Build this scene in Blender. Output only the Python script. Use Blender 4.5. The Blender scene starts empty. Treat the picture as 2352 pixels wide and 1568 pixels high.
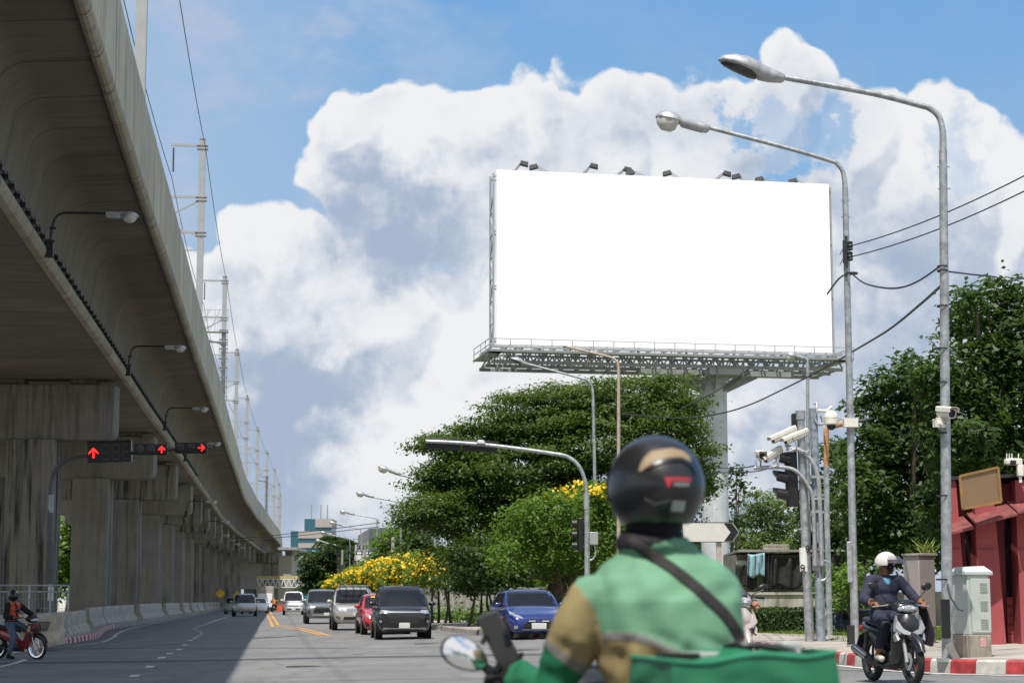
import bpy, bmesh, math, random
import numpy as np
from mathutils import Vector, Matrix, Euler
from mathutils.bvhtree import BVHTree
S = bpy.context.scene
R = math.radians
PI = math.pi
# ------------------------------------------------------------------ camera
CH, FL, PIT = 1.15, 4400.0, math.atan((1378-784)/4400.0)
cam = bpy.data.cameras.new('camera'); camo = bpy.data.objects.new('camera', cam)
S.collection.objects.link(camo); S.camera = camo
camo.location = (0, 0, CH); camo.rotation_euler = (PI/2+PIT, 0, 0)
cam.sensor_width = 36; cam.lens = FL/2352*36; cam.clip_end = 6000; cam.clip_start = 0.1
cam.dof.use_dof = True; cam.dof.focus_distance = 38; cam.dof.aperture_fstop = 4.6
# ------------------------------------------------------------------ sun, exposure
SUN = Vector((-0.15, -0.45, 1.0)).normalized()
sl = bpy.data.lights.new('sun', 'SUN'); sl.energy = 3.9; sl.angle = R(0.53); sl.color = (1, .955, .88)
so = bpy.data.objects.new('sun', sl); S.collection.objects.link(so)
so.rotation_euler = SUN.to_track_quat('Z', 'Y').to_euler(); so.location = (0, -20, 60)
S.view_settings.view_transform = 'Standard'; S.view_settings.look = 'None'
S.view_settings.exposure = 0.55; S.view_settings.gamma = 1
S.cycles.max_bounces = 6; S.cycles.diffuse_bounces = 3; S.cycles.transparent_max_bounces = 12
# ------------------------------------------------------------------ layout helpers (photo measure -> world)
def ray(x, y):
    u = (x-1176)/FL; v = (784-y)/FL
    return Vector((u, math.cos(PIT)-v*math.sin(PIT), math.sin(PIT)+v*math.cos(PIT)))
def P(x, y, Y):
    d = ray(x, y); return Vector((0, 0, CH)) + d*(Y/d.y)
def sst(a, b, x):
    t = min(1, max(0, (x-a)/(b-a))); return t*t*(3-2*t)
def gz(x, y):
    w = 1-0.85*sst(50, 120, y)
    return 0.022*max(-45, min(35, x))*w
def G(x, y, dz=0.0):
    d = ray(x, y); z = 0
    p = None
    for i in range(25):
        t = (z+dz-CH)/d.z if d.z < -1e-4 else 700
        p = Vector((0, 0, CH))+d*t
        z += (gz(p.x, p.y)-z)*.6
    p.z = gz(p.x, p.y)+dz
    return p
def GP(x, Y, dz=0):      # ground point below photo column x at depth Y
    X = (x-1176)/FL*Y*.997
    return Vector((X, Y, gz(X, Y)+dz))
# ------------------------------------------------------------------ node helpers
class NT:
    def __init__(s, tree): s.t = tree; s.n = tree.nodes; s.l = tree.links
    def node(s, typ, **kw):
        n = s.n.new(typ)
        for k, v in kw.items():
            if k.startswith('i_'): n.inputs[k[2:].replace('_', ' ')].default_value = v
            else: setattr(n, k, v)
        return n
    def put(s, n, i, v):
        if hasattr(v, 'is_linked') or hasattr(v, 'links'): s.l.new(v, n.inputs[i])
        elif v is not None: n.inputs[i].default_value = v
    def m(s, op, a, b=None, c=None, clamp=False):
        n = s.n.new('ShaderNodeMath'); n.operation = op; n.use_clamp = clamp
        s.put(n, 0, a); s.put(n, 1, b); s.put(n, 2, c); return n.outputs[0]
    def vm(s, op, a, b=None):
        n = s.n.new('ShaderNodeVectorMath'); n.operation = op
        s.put(n, 0, a); s.put(n, 1, b)
        return n.outputs['Value'] if op in ('DISTANCE', 'LENGTH', 'DOT_PRODUCT') else n.outputs[0]
    def noise(s, vec, scale, detail=4, rough=.55, dist=0, dim='3D'):
        n = s.n.new('ShaderNodeTexNoise'); n.noise_dimensions = dim; s.l.new(vec, n.inputs['Vector'])
        n.inputs['Scale'].default_value = scale; n.inputs['Detail'].default_value = detail
        n.inputs['Roughness'].default_value = rough; n.inputs['Distortion'].default_value = dist
        return n.outputs['Fac']
    def mr(s, v, a, b, c=0, d=1, smooth=False):
        n = s.n.new('ShaderNodeMapRange')
        if smooth: n.interpolation_type = 'SMOOTHSTEP'
        s.l.new(v, n.inputs[0])
        for i, q in enumerate((a, b, c, d)): s.put(n, i+1, q)
        return n.outputs[0]
    def mix(s, f, a, b):
        n = s.n.new('ShaderNodeMix'); n.data_type = 'RGBA'
        s.put(n, 0, f); s.put(n, 6, a); s.put(n, 7, b); return n.outputs[2]
def c4(c): return (c[0], c[1], c[2], 1.0)
# ------------------------------------------------------------------ world: Nishita sky with cumulus in sky directions
W = bpy.data.worlds.new('World'); S.world = W; W.use_nodes = True
w = NT(W.node_tree); w.n.clear()
sky = w.node('ShaderNodeTexSky', sky_type='NISHITA', sun_disc=False)
sky.sun_elevation = math.asin(SUN.z); sky.sun_rotation = math.atan2(SUN.x, SUN.y)
sky.air_density = 1.0; sky.dust_density = .6; sky.ozone_density = 1.6
tc = w.node('ShaderNodeTexCoord')
sep = w.node('ShaderNodeSeparateXYZ'); w.l.new(tc.outputs['Generated'], sep.inputs[0])
yy = w.m('MAXIMUM', w.m('ABSOLUTE', sep.outputs[1]), .08)
su = w.m('DIVIDE', sep.outputs[0], yy); sv = w.m('DIVIDE', sep.outputs[2], yy)
cmb = w.node('ShaderNodeCombineXYZ'); w.l.new(su, cmb.inputs[0]); w.l.new(sv, cmb.inputs[1])
w.l.new(w.m('LESS_THAN', sep.outputs[1], 0), cmb.inputs[2])
UV = cmb.outputs[0]
def uv(x, y): d = ray(x, y); return (d.x/d.y, d.z/d.y)
def px(r): return r/FL
# cumulus lobes: centre x, y, radius x, radius y (as seen towards +Y)
lobes = [(1000, 430, 345, 318), (1330, 420, 300, 308), (835, 330, 170, 165), (1640, 400, 300, 290), (1810, 270, 190, 205), (1985, 350, 190, 190),
         (2140, 460, 290, 310), (2420, 520, 300, 330), (640, 760, 270, 290), (480, 780, 230, 240), (800, 780, 300, 300),
         (1250, 1050, 720, 620), (2050, 950, 800, 600), (500, 1050, 300, 420), (950, 1150, 420, 420)]
holes = [(1705, 265, 60, 50, .85), (1885, 290, 46, 70, .75), (1830, 362, 105, 34, 1.0), (1590, 155, 45, 26, .8), (2195, 345, 55, 110, .4),
         (1035, 612, 46, 22, .35), (1790, 300, 60, 60, .45)]
g = bpy.data.node_groups.new('CloudField', 'ShaderNodeTree')
g.interface.new_socket('Vector', in_out='INPUT', socket_type='NodeSocketVector')
g.interface.new_socket('Field', in_out='OUTPUT', socket_type='NodeSocketFloat')
q = NT(g); gi = q.node('NodeGroupInput'); go = q.node('NodeGroupOutput')
V = gi.outputs[0]
dn = q.n.new('ShaderNodeTexNoise'); dn.noise_dimensions = '2D'; q.l.new(V, dn.inputs['Vector']); dn.inputs['Scale'].default_value = 14; dn.inputs['Detail'].default_value = 3
dv = q.vm('SUBTRACT', dn.outputs['Color'], (.5, .5, .5))
dsc = q.n.new('ShaderNodeVectorMath'); dsc.operation = 'SCALE'; q.l.new(dv, dsc.inputs[0]); dsc.inputs['Scale'].default_value = .05
Vd = q.vm('ADD', V, dsc.outputs[0])
f = None
for (x, y, rx, ry) in lobes:
    cu, cv = uv(x, y)
    a = q.vm('MULTIPLY', q.vm('SUBTRACT', Vd, (cu, cv, 0)), (1/px(rx), 1/px(ry), 0))
    d = q.m('SUBTRACT', 1.0, q.vm('LENGTH', a))
    f = d if f is None else q.m('MAXIMUM', f, d)
vo = q.n.new('ShaderNodeTexVoronoi'); vo.feature = 'F1'; vo.voronoi_dimensions = '2D'; q.l.new(Vd, vo.inputs['Vector']); vo.inputs['Scale'].default_value = 25
vo.inputs['Detail'].default_value = 1.6; vo.inputs['Roughness'].default_value = .6
n2 = q.noise(V, 55, 5, .6, dim='2D')
bl = q.m('SUBTRACT', .42, vo.outputs['Distance'])
fld = q.m('ADD', q.m('MULTIPLY_ADD', bl, .24, q.m('MULTIPLY', q.m('SUBTRACT', n2, .5), .17)), f)
q.l.new(fld, go.inputs[0])
def cf(vec):
    n = w.n.new('ShaderNodeGroup'); n.node_tree = g; w.l.new(vec, n.inputs[0]); return n.outputs[0]
K = .78                                          # colour scale of the clouds against the sky texture
def kc(r, g_, b_): return (r*K, g_*K, b_*K, 1)
F0 = cf(UV)
F1 = cf(w.vm('ADD', UV, (-.0045, .011, 0)))
cover = w.mr(w.m('MULTIPLY_ADD', cmb.inputs[2].links[0].from_socket, 1.3, F0), -.020, .072, 0, 1, True)
lit = w.mr(w.m('SUBTRACT', F0, F1), -.085, .10, 0, 1, False)
greys = [(880, 530, 230, 130, .95), (650, 980, 170, 280, .95), (2050, 830, 210, 240, .85), (1420, 300, 190, 100, .30), (560, 660, 120, 130, .4), (1790, 800, 130, 320, .6), (1650, 330, 150, 120, .35)]
whites = [(1030, 980, 230, 300, .75), (640, 540, 150, 90, .45), (1000, 260, 260, 140, .40), (2200, 260, 160, 120, .3)]
fb = w.noise(w.vm('ADD', UV, (3.1, 1.7, 0)), 13, 7, .66, dim='2D')
gsum = w.m('MULTIPLY_ADD', w.m('SUBTRACT', fb, .5), 1.9, .36)
wd0 = w.n.new('ShaderNodeTexNoise'); wd0.noise_dimensions = '2D'; w.l.new(UV, wd0.inputs['Vector']); wd0.inputs['Scale'].default_value = 22; wd0.inputs['Detail'].default_value = 5; wd0.inputs['Roughness'].default_value = .62
wdv = w.vm('SUBTRACT', wd0.outputs['Color'], (.5, .5, .5))
wsc = w.n.new('ShaderNodeVectorMath'); wsc.operation = 'SCALE'; w.l.new(wdv, wsc.inputs[0]); wsc.inputs['Scale'].default_value = .085
UVd = w.vm('ADD', UV, wsc.outputs[0])
for sgn, L_ in ((1, greys), (-1, whites)):
    for (x, y, rx, ry, k) in L_:
        cu, cv = uv(x, y); d = w.vm('LENGTH', w.vm('MULTIPLY', w.vm('SUBTRACT', UVd, (cu, cv, 0)), (1/px(rx), 1/px(ry), 0)))
        gsum = w.m('ADD', gsum, w.mr(d, .0, 1.5, sgn*k, 0, True))
hole = None
for (x, y, rx, ry, k) in holes:
    cu, cv = uv(x, y); d = w.vm('LENGTH', w.vm('MULTIPLY', w.vm('SUBTRACT', UVd, (cu, cv, 0)), (1/px(rx), 1/px(ry), 0)))
    h_ = w.mr(d, .45, 1.35, k, 0, True); hole = h_ if hole is None else w.m('MAXIMUM', hole, h_)
cover = w.m('MULTIPLY', cover, w.m('SUBTRACT', 1.0, hole))
backc = w.m('MULTIPLY', cmb.inputs[2].links[0].from_socket, w.mr(w.noise(tc.outputs['Generated'], 2.6, 4, .6), .36, .52, 0, 1, True))
cover = w.m('MAXIMUM', cover, backc)
gsum = w.m('ADD', gsum, w.mr(sv, .02, .14, .22, 0))
edge = w.mr(F0, 0, .30, -.45, 0, True)
gsum = w.m('ADD', w.m('ADD', gsum, edge), w.m('MULTIPLY', w.m('SUBTRACT', lit, .47), -.62))
gf = w.mr(gsum, -.30, 1.35, 0, 1, True)
ccol = w.mix(gf, kc(6.45, 6.5, 6.6), kc(2.85, 3.55, 4.65))
# thin veil and haze in the blue
veil = w.mr(w.noise(w.vm('MULTIPLY', UV, (1, 1.5, 1)), 12, 4, .6, dim='2D'), .42, .72, 0, .8, True)
blue = w.mix(.85, sky.outputs[0], w.mix(w.mr(sv, .10, .36), kc(2.5, 3.85, 5.3), kc(1.0, 2.75, 5.3)))
leftpale = w.mr(su, -.20, -.02, .72, 0, True)
blue = w.mix(w.m('MAXIMUM', leftpale, w.m('MULTIPLY', veil, w.mr(su, -.12, .04, 1, .18))), blue, kc(3.0, 4.0, 5.4))
lil = w.m('MULTIPLY', veil, w.mr(su, -.16, -.02, .75, 0, True))
blue = w.mix(lil, blue, kc(3.9, 4.2, 5.1))
skyc = w.mix(cover, blue, ccol)
hz = w.mr(sv, .0, .075, .6, 0, True)
skyc = w.mix(hz, skyc, kc(3.5, 4.05, 4.9))
up = w.mr(sep.outputs[2], .50, .85, 0, 1, True)
skyc = w.mix(up, skyc, w.mix(w.mr(w.noise(tc.outputs['Generated'], 3, 3, .6), .42, .6), sky.outputs[0], kc(6.4, 6.5, 6.8)))  # clouds added overhead, out of view, to brighten the ambient light
bg = w.node('ShaderNodeBackground'); w.l.new(skyc, bg.inputs[0]); bg.inputs[1].default_value = .118
wo = w.node('ShaderNodeOutputWorld'); w.l.new(bg.outputs[0], wo.inputs[0])
# ------------------------------------------------------------------ materials
MATS = {}
def mat(name, col, rough=.6, metal=0.0, var=.12, scale=3.0, bump=0.0, bscale=None, col2=None, streak=0.0, emit=None, trans=0.0, coat=0.0, spec=None, coord='Object', alpha=None):
    if name in MATS: return MATS[name]
    m = bpy.data.materials.new(name); m.use_nodes = True; MATS[name] = m
    t = NT(m.node_tree); b = t.n['Principled BSDF']
    tcn = t.node('ShaderNodeTexCoord'); V = tcn.outputs[coord]
    nf = t.noise(V, scale, 5, .6)
    c2 = col2 if col2 else tuple(min(1, c*(1-2.2*var)) for c in col)
    c1 = col if col2 else tuple(min(1, c*(1+var)) for c in col)
    cc = t.mix(t.mr(nf, .32, .68), c4(c1), c4(c2))
    if streak:
        sv_ = t.vm('MULTIPLY', V, (6, 6, .35)); sn = t.noise(sv_, 1.6, 5, .65)
        cc = t.mix(t.m('MULTIPLY', t.mr(sn, .50, .74), streak), cc, (col[0]*.16, col[1]*.155, col[2]*.14, 1))
    t.l.new(cc, b.inputs['Base Color'])
    b.inputs['Roughness'].default_value = rough; b.inputs['Metallic'].default_value = metal
    if coat: b.inputs['Coat Weight'].default_value = coat; b.inputs['Coat Roughness'].default_value = .05
    if spec is not None: b.inputs['Specular IOR Level'].default_value = spec
    if trans: b.inputs['Transmission Weight'].default_value = trans
    if alpha is not None: b.inputs['Alpha'].default_value = alpha
    if emit: b.inputs['Emission Color'].default_value = c4(emit[0]); b.inputs['Emission Strength'].default_value = emit[1]
    if bump:
        bn = t.n.new('ShaderNodeBump'); bn.inputs['Strength'].default_value = bump; bn.inputs['Distance'].default_value = .02
        t.l.new(t.noise(V, bscale or scale*8, 4, .6), bn.inputs['Height']); t.l.new(bn.outputs[0], b.inputs['Normal'])
    return m
# ------------------------------------------------------------------ mesh builder
class MB:
    def __init__(s): s.v = []; s.f = []; s.mi = []; s.M = Matrix(); s.k = 0; s.uvs = None
    def _add(s, vs, fs):
        o = len(s.v); M = s.M
        s.v += [tuple(M @ Vector(a)) for a in vs]
        s.f += [tuple(i+o for i in f) for f in fs]; s.mi += [s.k]*len(fs); return s
    def box(s, c, d, rot=None, taper=None):
        x, y, z = d[0]/2, d[1]/2, d[2]/2; t = taper or (1, 1)
        vs = [Vector(a) for a in ((-x, -y, -z), (x, -y, -z), (x, y, -z), (-x, y, -z), (-x*t[0], -y*t[1], z), (x*t[0], -y*t[1], z), (x*t[0], y*t[1], z), (-x*t[0], y*t[1], z))]
        if rot is not None:
            Q = rot if isinstance(rot, Matrix) else Euler(rot).to_matrix(); vs = [Q @ a for a in vs]
        c = Vector(c)
        return s._add([a+c for a in vs], [(0, 3, 2, 1), (4, 5, 6, 7), (0, 1, 5, 4), (1, 2, 6, 5), (2, 3, 7, 6), (3, 0, 4, 7)])
    def bar(s, a, b, wd, ht=None, up=(0, 0, 1)):
        a = Vector(a); b = Vector(b); d = b-a; L = d.length
        if L < 1e-6: return s
        z = d/L; u = Vector(up)
        if abs(z.dot(u)) > .99: u = Vector((0, 1, 0))
        x = u.cross(z).normalized(); y = z.cross(x)
        Q = Matrix((x, y, z)).transposed()
        return s.box((a+b)/2, (wd, ht or wd, L), Q)
    def tube(s, pts, r, n=10, caps=True):
        pts = [Vector(p) for p in pts]; k = len(pts)
        rr = r if isinstance(r, (list, tuple)) else [r]*k
        vs = []; fs = []; pu = None
        for i, p in enumerate(pts):
            t = (pts[min(i+1, k-1)]-pts[max(i-1, 0)]).normalized()
            if pu is None: pu = Vector((0, 0, 1)) if abs(t.z) < .9 else Vector((1, 0, 0))
            u = (pu-t*pu.dot(t)); u = u.normalized() if u.length > 1e-4 else t.orthogonal().normalized(); pu = u; wv = t.cross(u)
            for j in range(n):
                a = 2*PI*j/n; vs.append(p+(u*math.cos(a)+wv*math.sin(a))*rr[i])
        for i in range(k-1):
            for j in range(n):
                a = i*n+j; b = i*n+(j+1) % n; fs.append((a, b, b+n, a+n))
        if caps: fs.append(tuple(range(n))[::-1]); fs.append(tuple(range((k-1)*n, k*n)))
        return s._add(vs, fs)
    def loft(s, secs, closed=True, caps=True):
        n = len(secs[0]); vs = [p for q in secs for p in q]; fs = []
        for i in range(len(secs)-1):
            for j in range(n if closed else n-1):
                a = i*n+j; b = i*n+(j+1) % n; fs.append((a, b, b+n, a+n))
        if caps and closed: fs.append(tuple(range(n))[::-1]); fs.append(tuple(range((len(secs)-1)*n, len(secs)*n)))
        return s._add(vs, fs)
    def prism(s, pts, a, b, axis='y'):
        def mk(p, t): return {'y': (p[0], t, p[1]), 'x': (t, p[0], p[1]), 'z': (p[0], p[1], t)}[axis]
        return s.loft([[mk(p, a) for p in pts], [mk(p, b) for p in pts]])
    def ell(s, c, r, n=16, m=10, rot=None, z0=-1.0, z1=1.0):
        Q = Euler(rot).to_matrix() if rot is not None else Matrix.Identity(3); c = Vector(c)
        secs = []
        t0 = math.asin(max(-1, z0)); t1 = math.asin(min(1, z1))
        for i in range(m+1):
            t = t0+(t1-t0)*i/m; ct = max(math.cos(t), .002)
            secs.append([c+Q @ Vector((r[0]*ct*math.cos(2*PI*j/n), r[1]*ct*math.sin(2*PI*j/n), r[2]*math.sin(t))) for j in range(n)])
        return s.loft(secs)
    def lathe(s, prof, c=(0, 0, 0), axis='z', n=24, closed=False):
        c = Vector(c); secs = []
        for (r, h) in prof:
            ring = []
            for j in range(n):
                a = 2*PI*j/n; x, y = r*math.cos(a), r*math.sin(a)
                ring.append(c+Vector({'z': (x, y, h), 'x': (h, x, y), 'y': (y, h, x)}[axis]))
            secs.append(ring)
        if closed: secs.append(secs[0])
        return s.loft(secs, caps=not closed)
    def quad(s, a, b, c, d): return s._add([a, b, c, d], [(0, 1, 2, 3)])
    def build(s, name, mats, parent=None, smooth=35, bevel=0.0, loc=None, kind=None, uvs=None):
        me = bpy.data.meshes.new(name); me.from_pydata([tuple(v) for v in s.v], [], s.f)
        if not isinstance(mats, (list, tuple)): mats = [mats]
        for m in mats: me.materials.append(m)
        if len(mats) > 1: me.polygons.foreach_set('material_index', s.mi)
        me.validate(); me.update()
        bm = bmesh.new(); bm.from_mesh(me); bmesh.ops.recalc_face_normals(bm, faces=bm.faces); bm.to_mesh(me); bm.free()
        if smooth:
            me.shade_smooth(); me.set_sharp_from_angle(angle=R(smooth))
        o = bpy.data.objects.new(name, me); S.collection.objects.link(o)
        if parent: o.parent = parent
        if loc is not None: o.location = loc
        if kind: o['kind'] = kind
        if bevel:
            b = o.modifiers.new('bevel', 'BEVEL'); b.width = bevel; b.segments = 2; b.limit_method = 'ANGLE'; b.angle_limit = R(40)
        return o
def tag(o, label, cat, group=None, kind=None):
    o['label'] = label; o['category'] = cat
    if group: o['group'] = group
    if kind: o['kind'] = kind
    return o
def thing(name, label, cat, loc=(0, 0, 0), rz=0, group=None, sc=1):
    o = bpy.data.objects.new(name, None); S.collection.objects.link(o)
    o.location = loc; o.rotation_euler = (0, 0, rz); o.scale = (sc, sc, sc); o.empty_display_size = .1
    return tag(o, label, cat, group)
def copy_tree(o, parent=None):
    c = o.copy(); S.collection.objects.link(c); c.parent = parent
    for ch in list(o.children): copy_tree(ch, c)
    return c
def interp(tab, x):
    xs = [a for a, b in tab]; ys = [b for a, b in tab]
    if x <= xs[0]: return ys[0]+(ys[1]-ys[0])/(xs[1]-xs[0])*(x-xs[0])
    if x >= xs[-1]: return ys[-1]+(ys[-1]-ys[-2])/(xs[-1]-xs[-2])*(x-xs[-1])
    return float(np.interp(x, xs, ys))
def arc(c, r, a0, a1, n, ux, uz):
    c = Vector(c); ux = Vector(ux); uz = Vector(uz)
    return [c+ux*(r*math.cos(a0+(a1-a0)*i/n))+uz*(r*math.sin(a0+(a1-a0)*i/n)) for i in range(n+1)]
def cable(name, a, b, sag, r, m, label, group=None, n=16, pts=None):
    a = Vector(a); b = Vector(b)
    ps = pts or [a.lerp(b, i/n)-Vector((0, 0, sag*4*(i/n)*(1-i/n))) for i in range(n+1)]
    o = MB().tube(ps, r, 5).build(name, m)
    return tag(o, label, 'cable', group)
# common materials
galv = mat('galvanised steel', (.42, .44, .45), .45, .55, .18, 9, .15, 60)
steel = mat('grey steel', (.36, .375, .38), .5, .3, .05, 2)
darkm = mat('dark metal', (.035, .037, .04), .5, .2, .2, 8)
black = mat('black plastic', (.012, .012, .013), .38, 0, .2, 10)
rubber = mat('rubber', (.018, .018, .019), .85, 0, .25, 14, .2)
alu = mat('cast aluminium', (.42, .43, .44), .45, .45, .12, 9)
bowlm = mat('lamp bowl', (.55, .55, .52), .12, 0, .1, 6, spec=.8)
white = mat('white paint', (.72, .73, .71), .45, 0, .05, 4)
cream = mat('cream camera shell', (.70, .68, .60), .4, 0, .06, 8)
wirem = mat('cable black', (.03, .03, .032), .6)
rust = mat('rusty steel', (.38, .27, .17), .7, .2, .25, 12, .2, col2=(.45, .43, .40))
chrome = mat('chrome', (.8, .8, .8), .12, 1, .03, 5)
silver = mat('silver plastic', (.42, .43, .44), .42, .5, .05, 5)
lensm = mat('headlight lens', (.62, .64, .66), .08, .55, .3, 30)
# =================================================================== SETTING
def node_mat(name):
    m = bpy.data.materials.new(name); m.use_nodes = True; t = NT(m.node_tree); return m, t, t.n['Principled BSDF']
# asphalt
asph, t, b = node_mat('asphalt')
V = t.node('ShaderNodeTexCoord').outputs['Object']
n1 = t.noise(V, .35, 5, .6); n2 = t.noise(V, 55, 3, .7); n3 = t.noise(t.vm('MULTIPLY', V, (1.3, .12, 1)), 1.2, 4, .6)
cc = t.mix(t.mr(n1, .36, .64), (.105, .104, .103, 1), (.172, .170, .164, 1))
cc = t.mix(t.m('MULTIPLY', t.mr(n3, .48, .66), .55), cc, (.080, .084, .083, 1))
cc = t.mix(t.mr(n2, .35, .7, 0, .55), cc, (.26, .255, .245, 1))
vr = t.n.new('ShaderNodeTexVoronoi'); vr.feature = 'DISTANCE_TO_EDGE'; t.l.new(t.vm('ADD', V, t.vm('MULTIPLY', (0, 0, 0), (0, 0, 0))), vr.inputs[0]); vr.inputs['Scale'].default_value = .33
dd = t.n.new('ShaderNodeTexNoise'); t.l.new(V, dd.inputs[0]); dd.inputs['Scale'].default_value = 1.5; dd.inputs['Detail'].default_value = 5
t.l.new(t.vm('ADD', V, t.vm('MULTIPLY', dd.outputs['Color'], (1.2, 1.2, 0))), vr.inputs[0])
cc = t.mix(t.m('MULTIPLY', t.mr(vr.outputs['Distance'], 0, .014, 1, 0), .75), cc, (.05, .05, .05, 1))
t.l.new(cc, b.inputs[0]); b.inputs['Roughness'].default_value = .82
bn = t.n.new('ShaderNodeBump'); bn.inputs['Strength'].default_value = .5; bn.inputs['Distance'].default_value = .01; t.l.new(n2, bn.inputs['Height']); t.l.new(bn.outputs[0], b.inputs['Normal'])
tar = mat('tar patch', (.075, .075, .076), .7, 0, .15, 6, .2, 60)
paintw = mat('road paint white', (.62, .61, .57), .6, 0, .12, 7, col2=(.42, .41, .38))
painty = mat('road paint yellow', (.62, .30, .05), .6, 0, .15, 7, col2=(.42, .22, .06))
conc_pave = mat('pavement concrete', (.36, .33, .28), .85, 0, .18, 1.2, .2, 40)
kerbc = mat('kerb concrete', (.32, .30, .265), .85, 0, .2, 3, .2, 30)
kred = mat('kerb paint red', (.42, .045, .05), .6, 0, .25, 6, .1, 30)
kwhite = mat('kerb paint white', (.62, .60, .56), .65, 0, .12, 6, .1, 30, col2=(.40, .38, .34))
dirt = mat('dirt and grass', (.10, .13, .045), .95, 0, .3, .6, .3, 12, col2=(.23, .19, .13))
# kerb centre lines in world space
KR = [(-34, 330), (-25.5, 245), (-16.5, 180), (-12.5, 150), (-7.6, 115), (-3.6, 83), (-1.0, 65), (.6, 59), (2.8, 52), (4.3, 46), (5.0, 41), (5.2, 36.5), (5.3, 33), (5.55, 30), (6.0, 28), (6.6, 26.9), (7.6, 26.2), (10, 25.6), (15, 25.2), (30, 24.8)]
lk = [(118, 1484), (155, 1477), (187, 1472), (225, 1464), (246, 1447), (281, 1440), (321, 1434), (375, 1425), (412, 1418), (439, 1413.5)]
KL = [(-13.9, 54.5), (-14.0, 56.5)]+[(G(*p).x, G(*p).y) for p in lk]
xr, yr = KL[-1]
KL += [(xr-(y-yr)*.128, y) for y in (200, 240, 300, 380) if y > yr+15]
def resample(pl, step):
    out = [Vector((*pl[0], 0))]; acc = 0
    pv = [Vector((*p, 0)) for p in pl]
    # catmull smoothing
    sm = []
    for i in range(len(pv)-1):
        p0, p1, p2, p3 = pv[max(i-1, 0)], pv[i], pv[i+1], pv[min(i+2, len(pv)-1)]
        for k in range(12):
            s = k/12; sm.append(.5*((2*p1)+(p2-p0)*s+(2*p0-5*p1+4*p2-p3)*s*s+(3*p1-p0-3*p2+p3)*s**3))
    sm.append(pv[-1]); need = step
    for a, b_ in zip(sm, sm[1:]):
        L = (b_-a).length; pos = 0
        while L-pos >= need:
            pos += need; out.append(a.lerp(b_, pos/L)); need = step
        need -= (L-pos)
    return out
def offs(pl, d):
    o = []
    for i, p in enumerate(pl):
        t_ = (pl[min(i+1, len(pl)-1)]-pl[max(i-1, 0)]).normalized(); o.append(p+Vector((t_.y, -t_.x, 0))*d)
    return o
def sheet(name, grid, m, dz, label=None, uv_=None):
    vs = []; fs = []; n = len(grid[0])
    for row in grid:
        for p in row: vs.append((p[0], p[1], gz(p[0], p[1])+dz))
    for i in range(len(grid)-1):
        for j in range(n-1): fs.append((i*n+j, i*n+j+1, (i+1)*n+j+1, (i+1)*n+j))
    mb = MB(); mb._add(vs, fs); return mb.build(name, m, kind='structure', smooth=60)
xs = [-1500, -700, -300, -150, -80]+list(range(-60, 61, 5))+[80, 150, 300, 700, 1500]
ys = [-300, -100, -50]+list(range(-30, 200, 6))+[220, 260, 320, 400, 550, 800, 1200, 2500]
sheet('ground', [[(x, y) for x in xs] for y in ys], dirt, -.03)
# road sheet (through road + junction)
R1 = resample(KR, 1.0); L1 = resample(KL, 1.0)
def xat(pl, y):
    best = None
    for a, b_ in zip(pl, pl[1:]):
        if min(a.y, b_.y) <= y <= max(a.y, b_.y) and abs(a.y-b_.y) > 1e-6:
            s = (y-a.y)/(b_.y-a.y); x = a.x+(b_.x-a.x)*s
            best = x if best is None else best
    return best
rows = []
yv = -40.0
while yv < 330:
    xl = xat(L1, yv) if yv > 58.5 else -70; xr_ = xat(R1, yv) if yv > 26.6 else 60
    if xl is None: xl = -70
    if xr_ is None: xr_ = 60
    xl -= .1; xr_ += .1
    rows.append([(xl+(xr_-xl)*k/14, yv) for k in range(15)]); yv += 1.5 if yv < 90 else 6
road = sheet('road', rows, asph, 0.0)
def kerb(pl, name, w_, h_, side, painted, base_i=0):
    mb = MB(); a = pl; b_ = offs(pl, w_*side)
    for i in range(len(pl)-1):
        mb.k = (1 if i % 2 else 2) if painted(i) else 0
        s = []
        for j in (i, i+1):
            p, q_ = a[j], b_[j]; zp = gz(p.x, p.y); e = .004 if j == i+1 else 0
            d = (a[i+1]-a[i]).normalized()*(-.012 if j == i+1 else 0)
            t_ = (q_-p).normalized()
            s.append([(p+d).x, (p+d).y, zp-.05]); s.append([(p+t_*.02+d).x, (p+t_*.02+d).y, zp+h_-.03]); s.append([(p+t_*.05+d).x, (p+t_*.05+d).y, zp+h_]); s.append([(q_+d).x, (q_+d).y, zp+h_]); s.append([(q_+d).x, (q_+d).y, zp-.05])
        mb.loft([s[:5], s[5:]])
    return mb.build(name, [kerbc, kred, kwhite], kind='structure', smooth=30)
Rh = resample(KR, .5)
kerb(Rh, 'kerb', .22, .19, -1, lambda i: Rh[i].y < 59.5)
Lh = resample(KL, .45)
kerb(Lh, 'kerb', .22, .20, -1, lambda i: Lh[i].y < 92)
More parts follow.
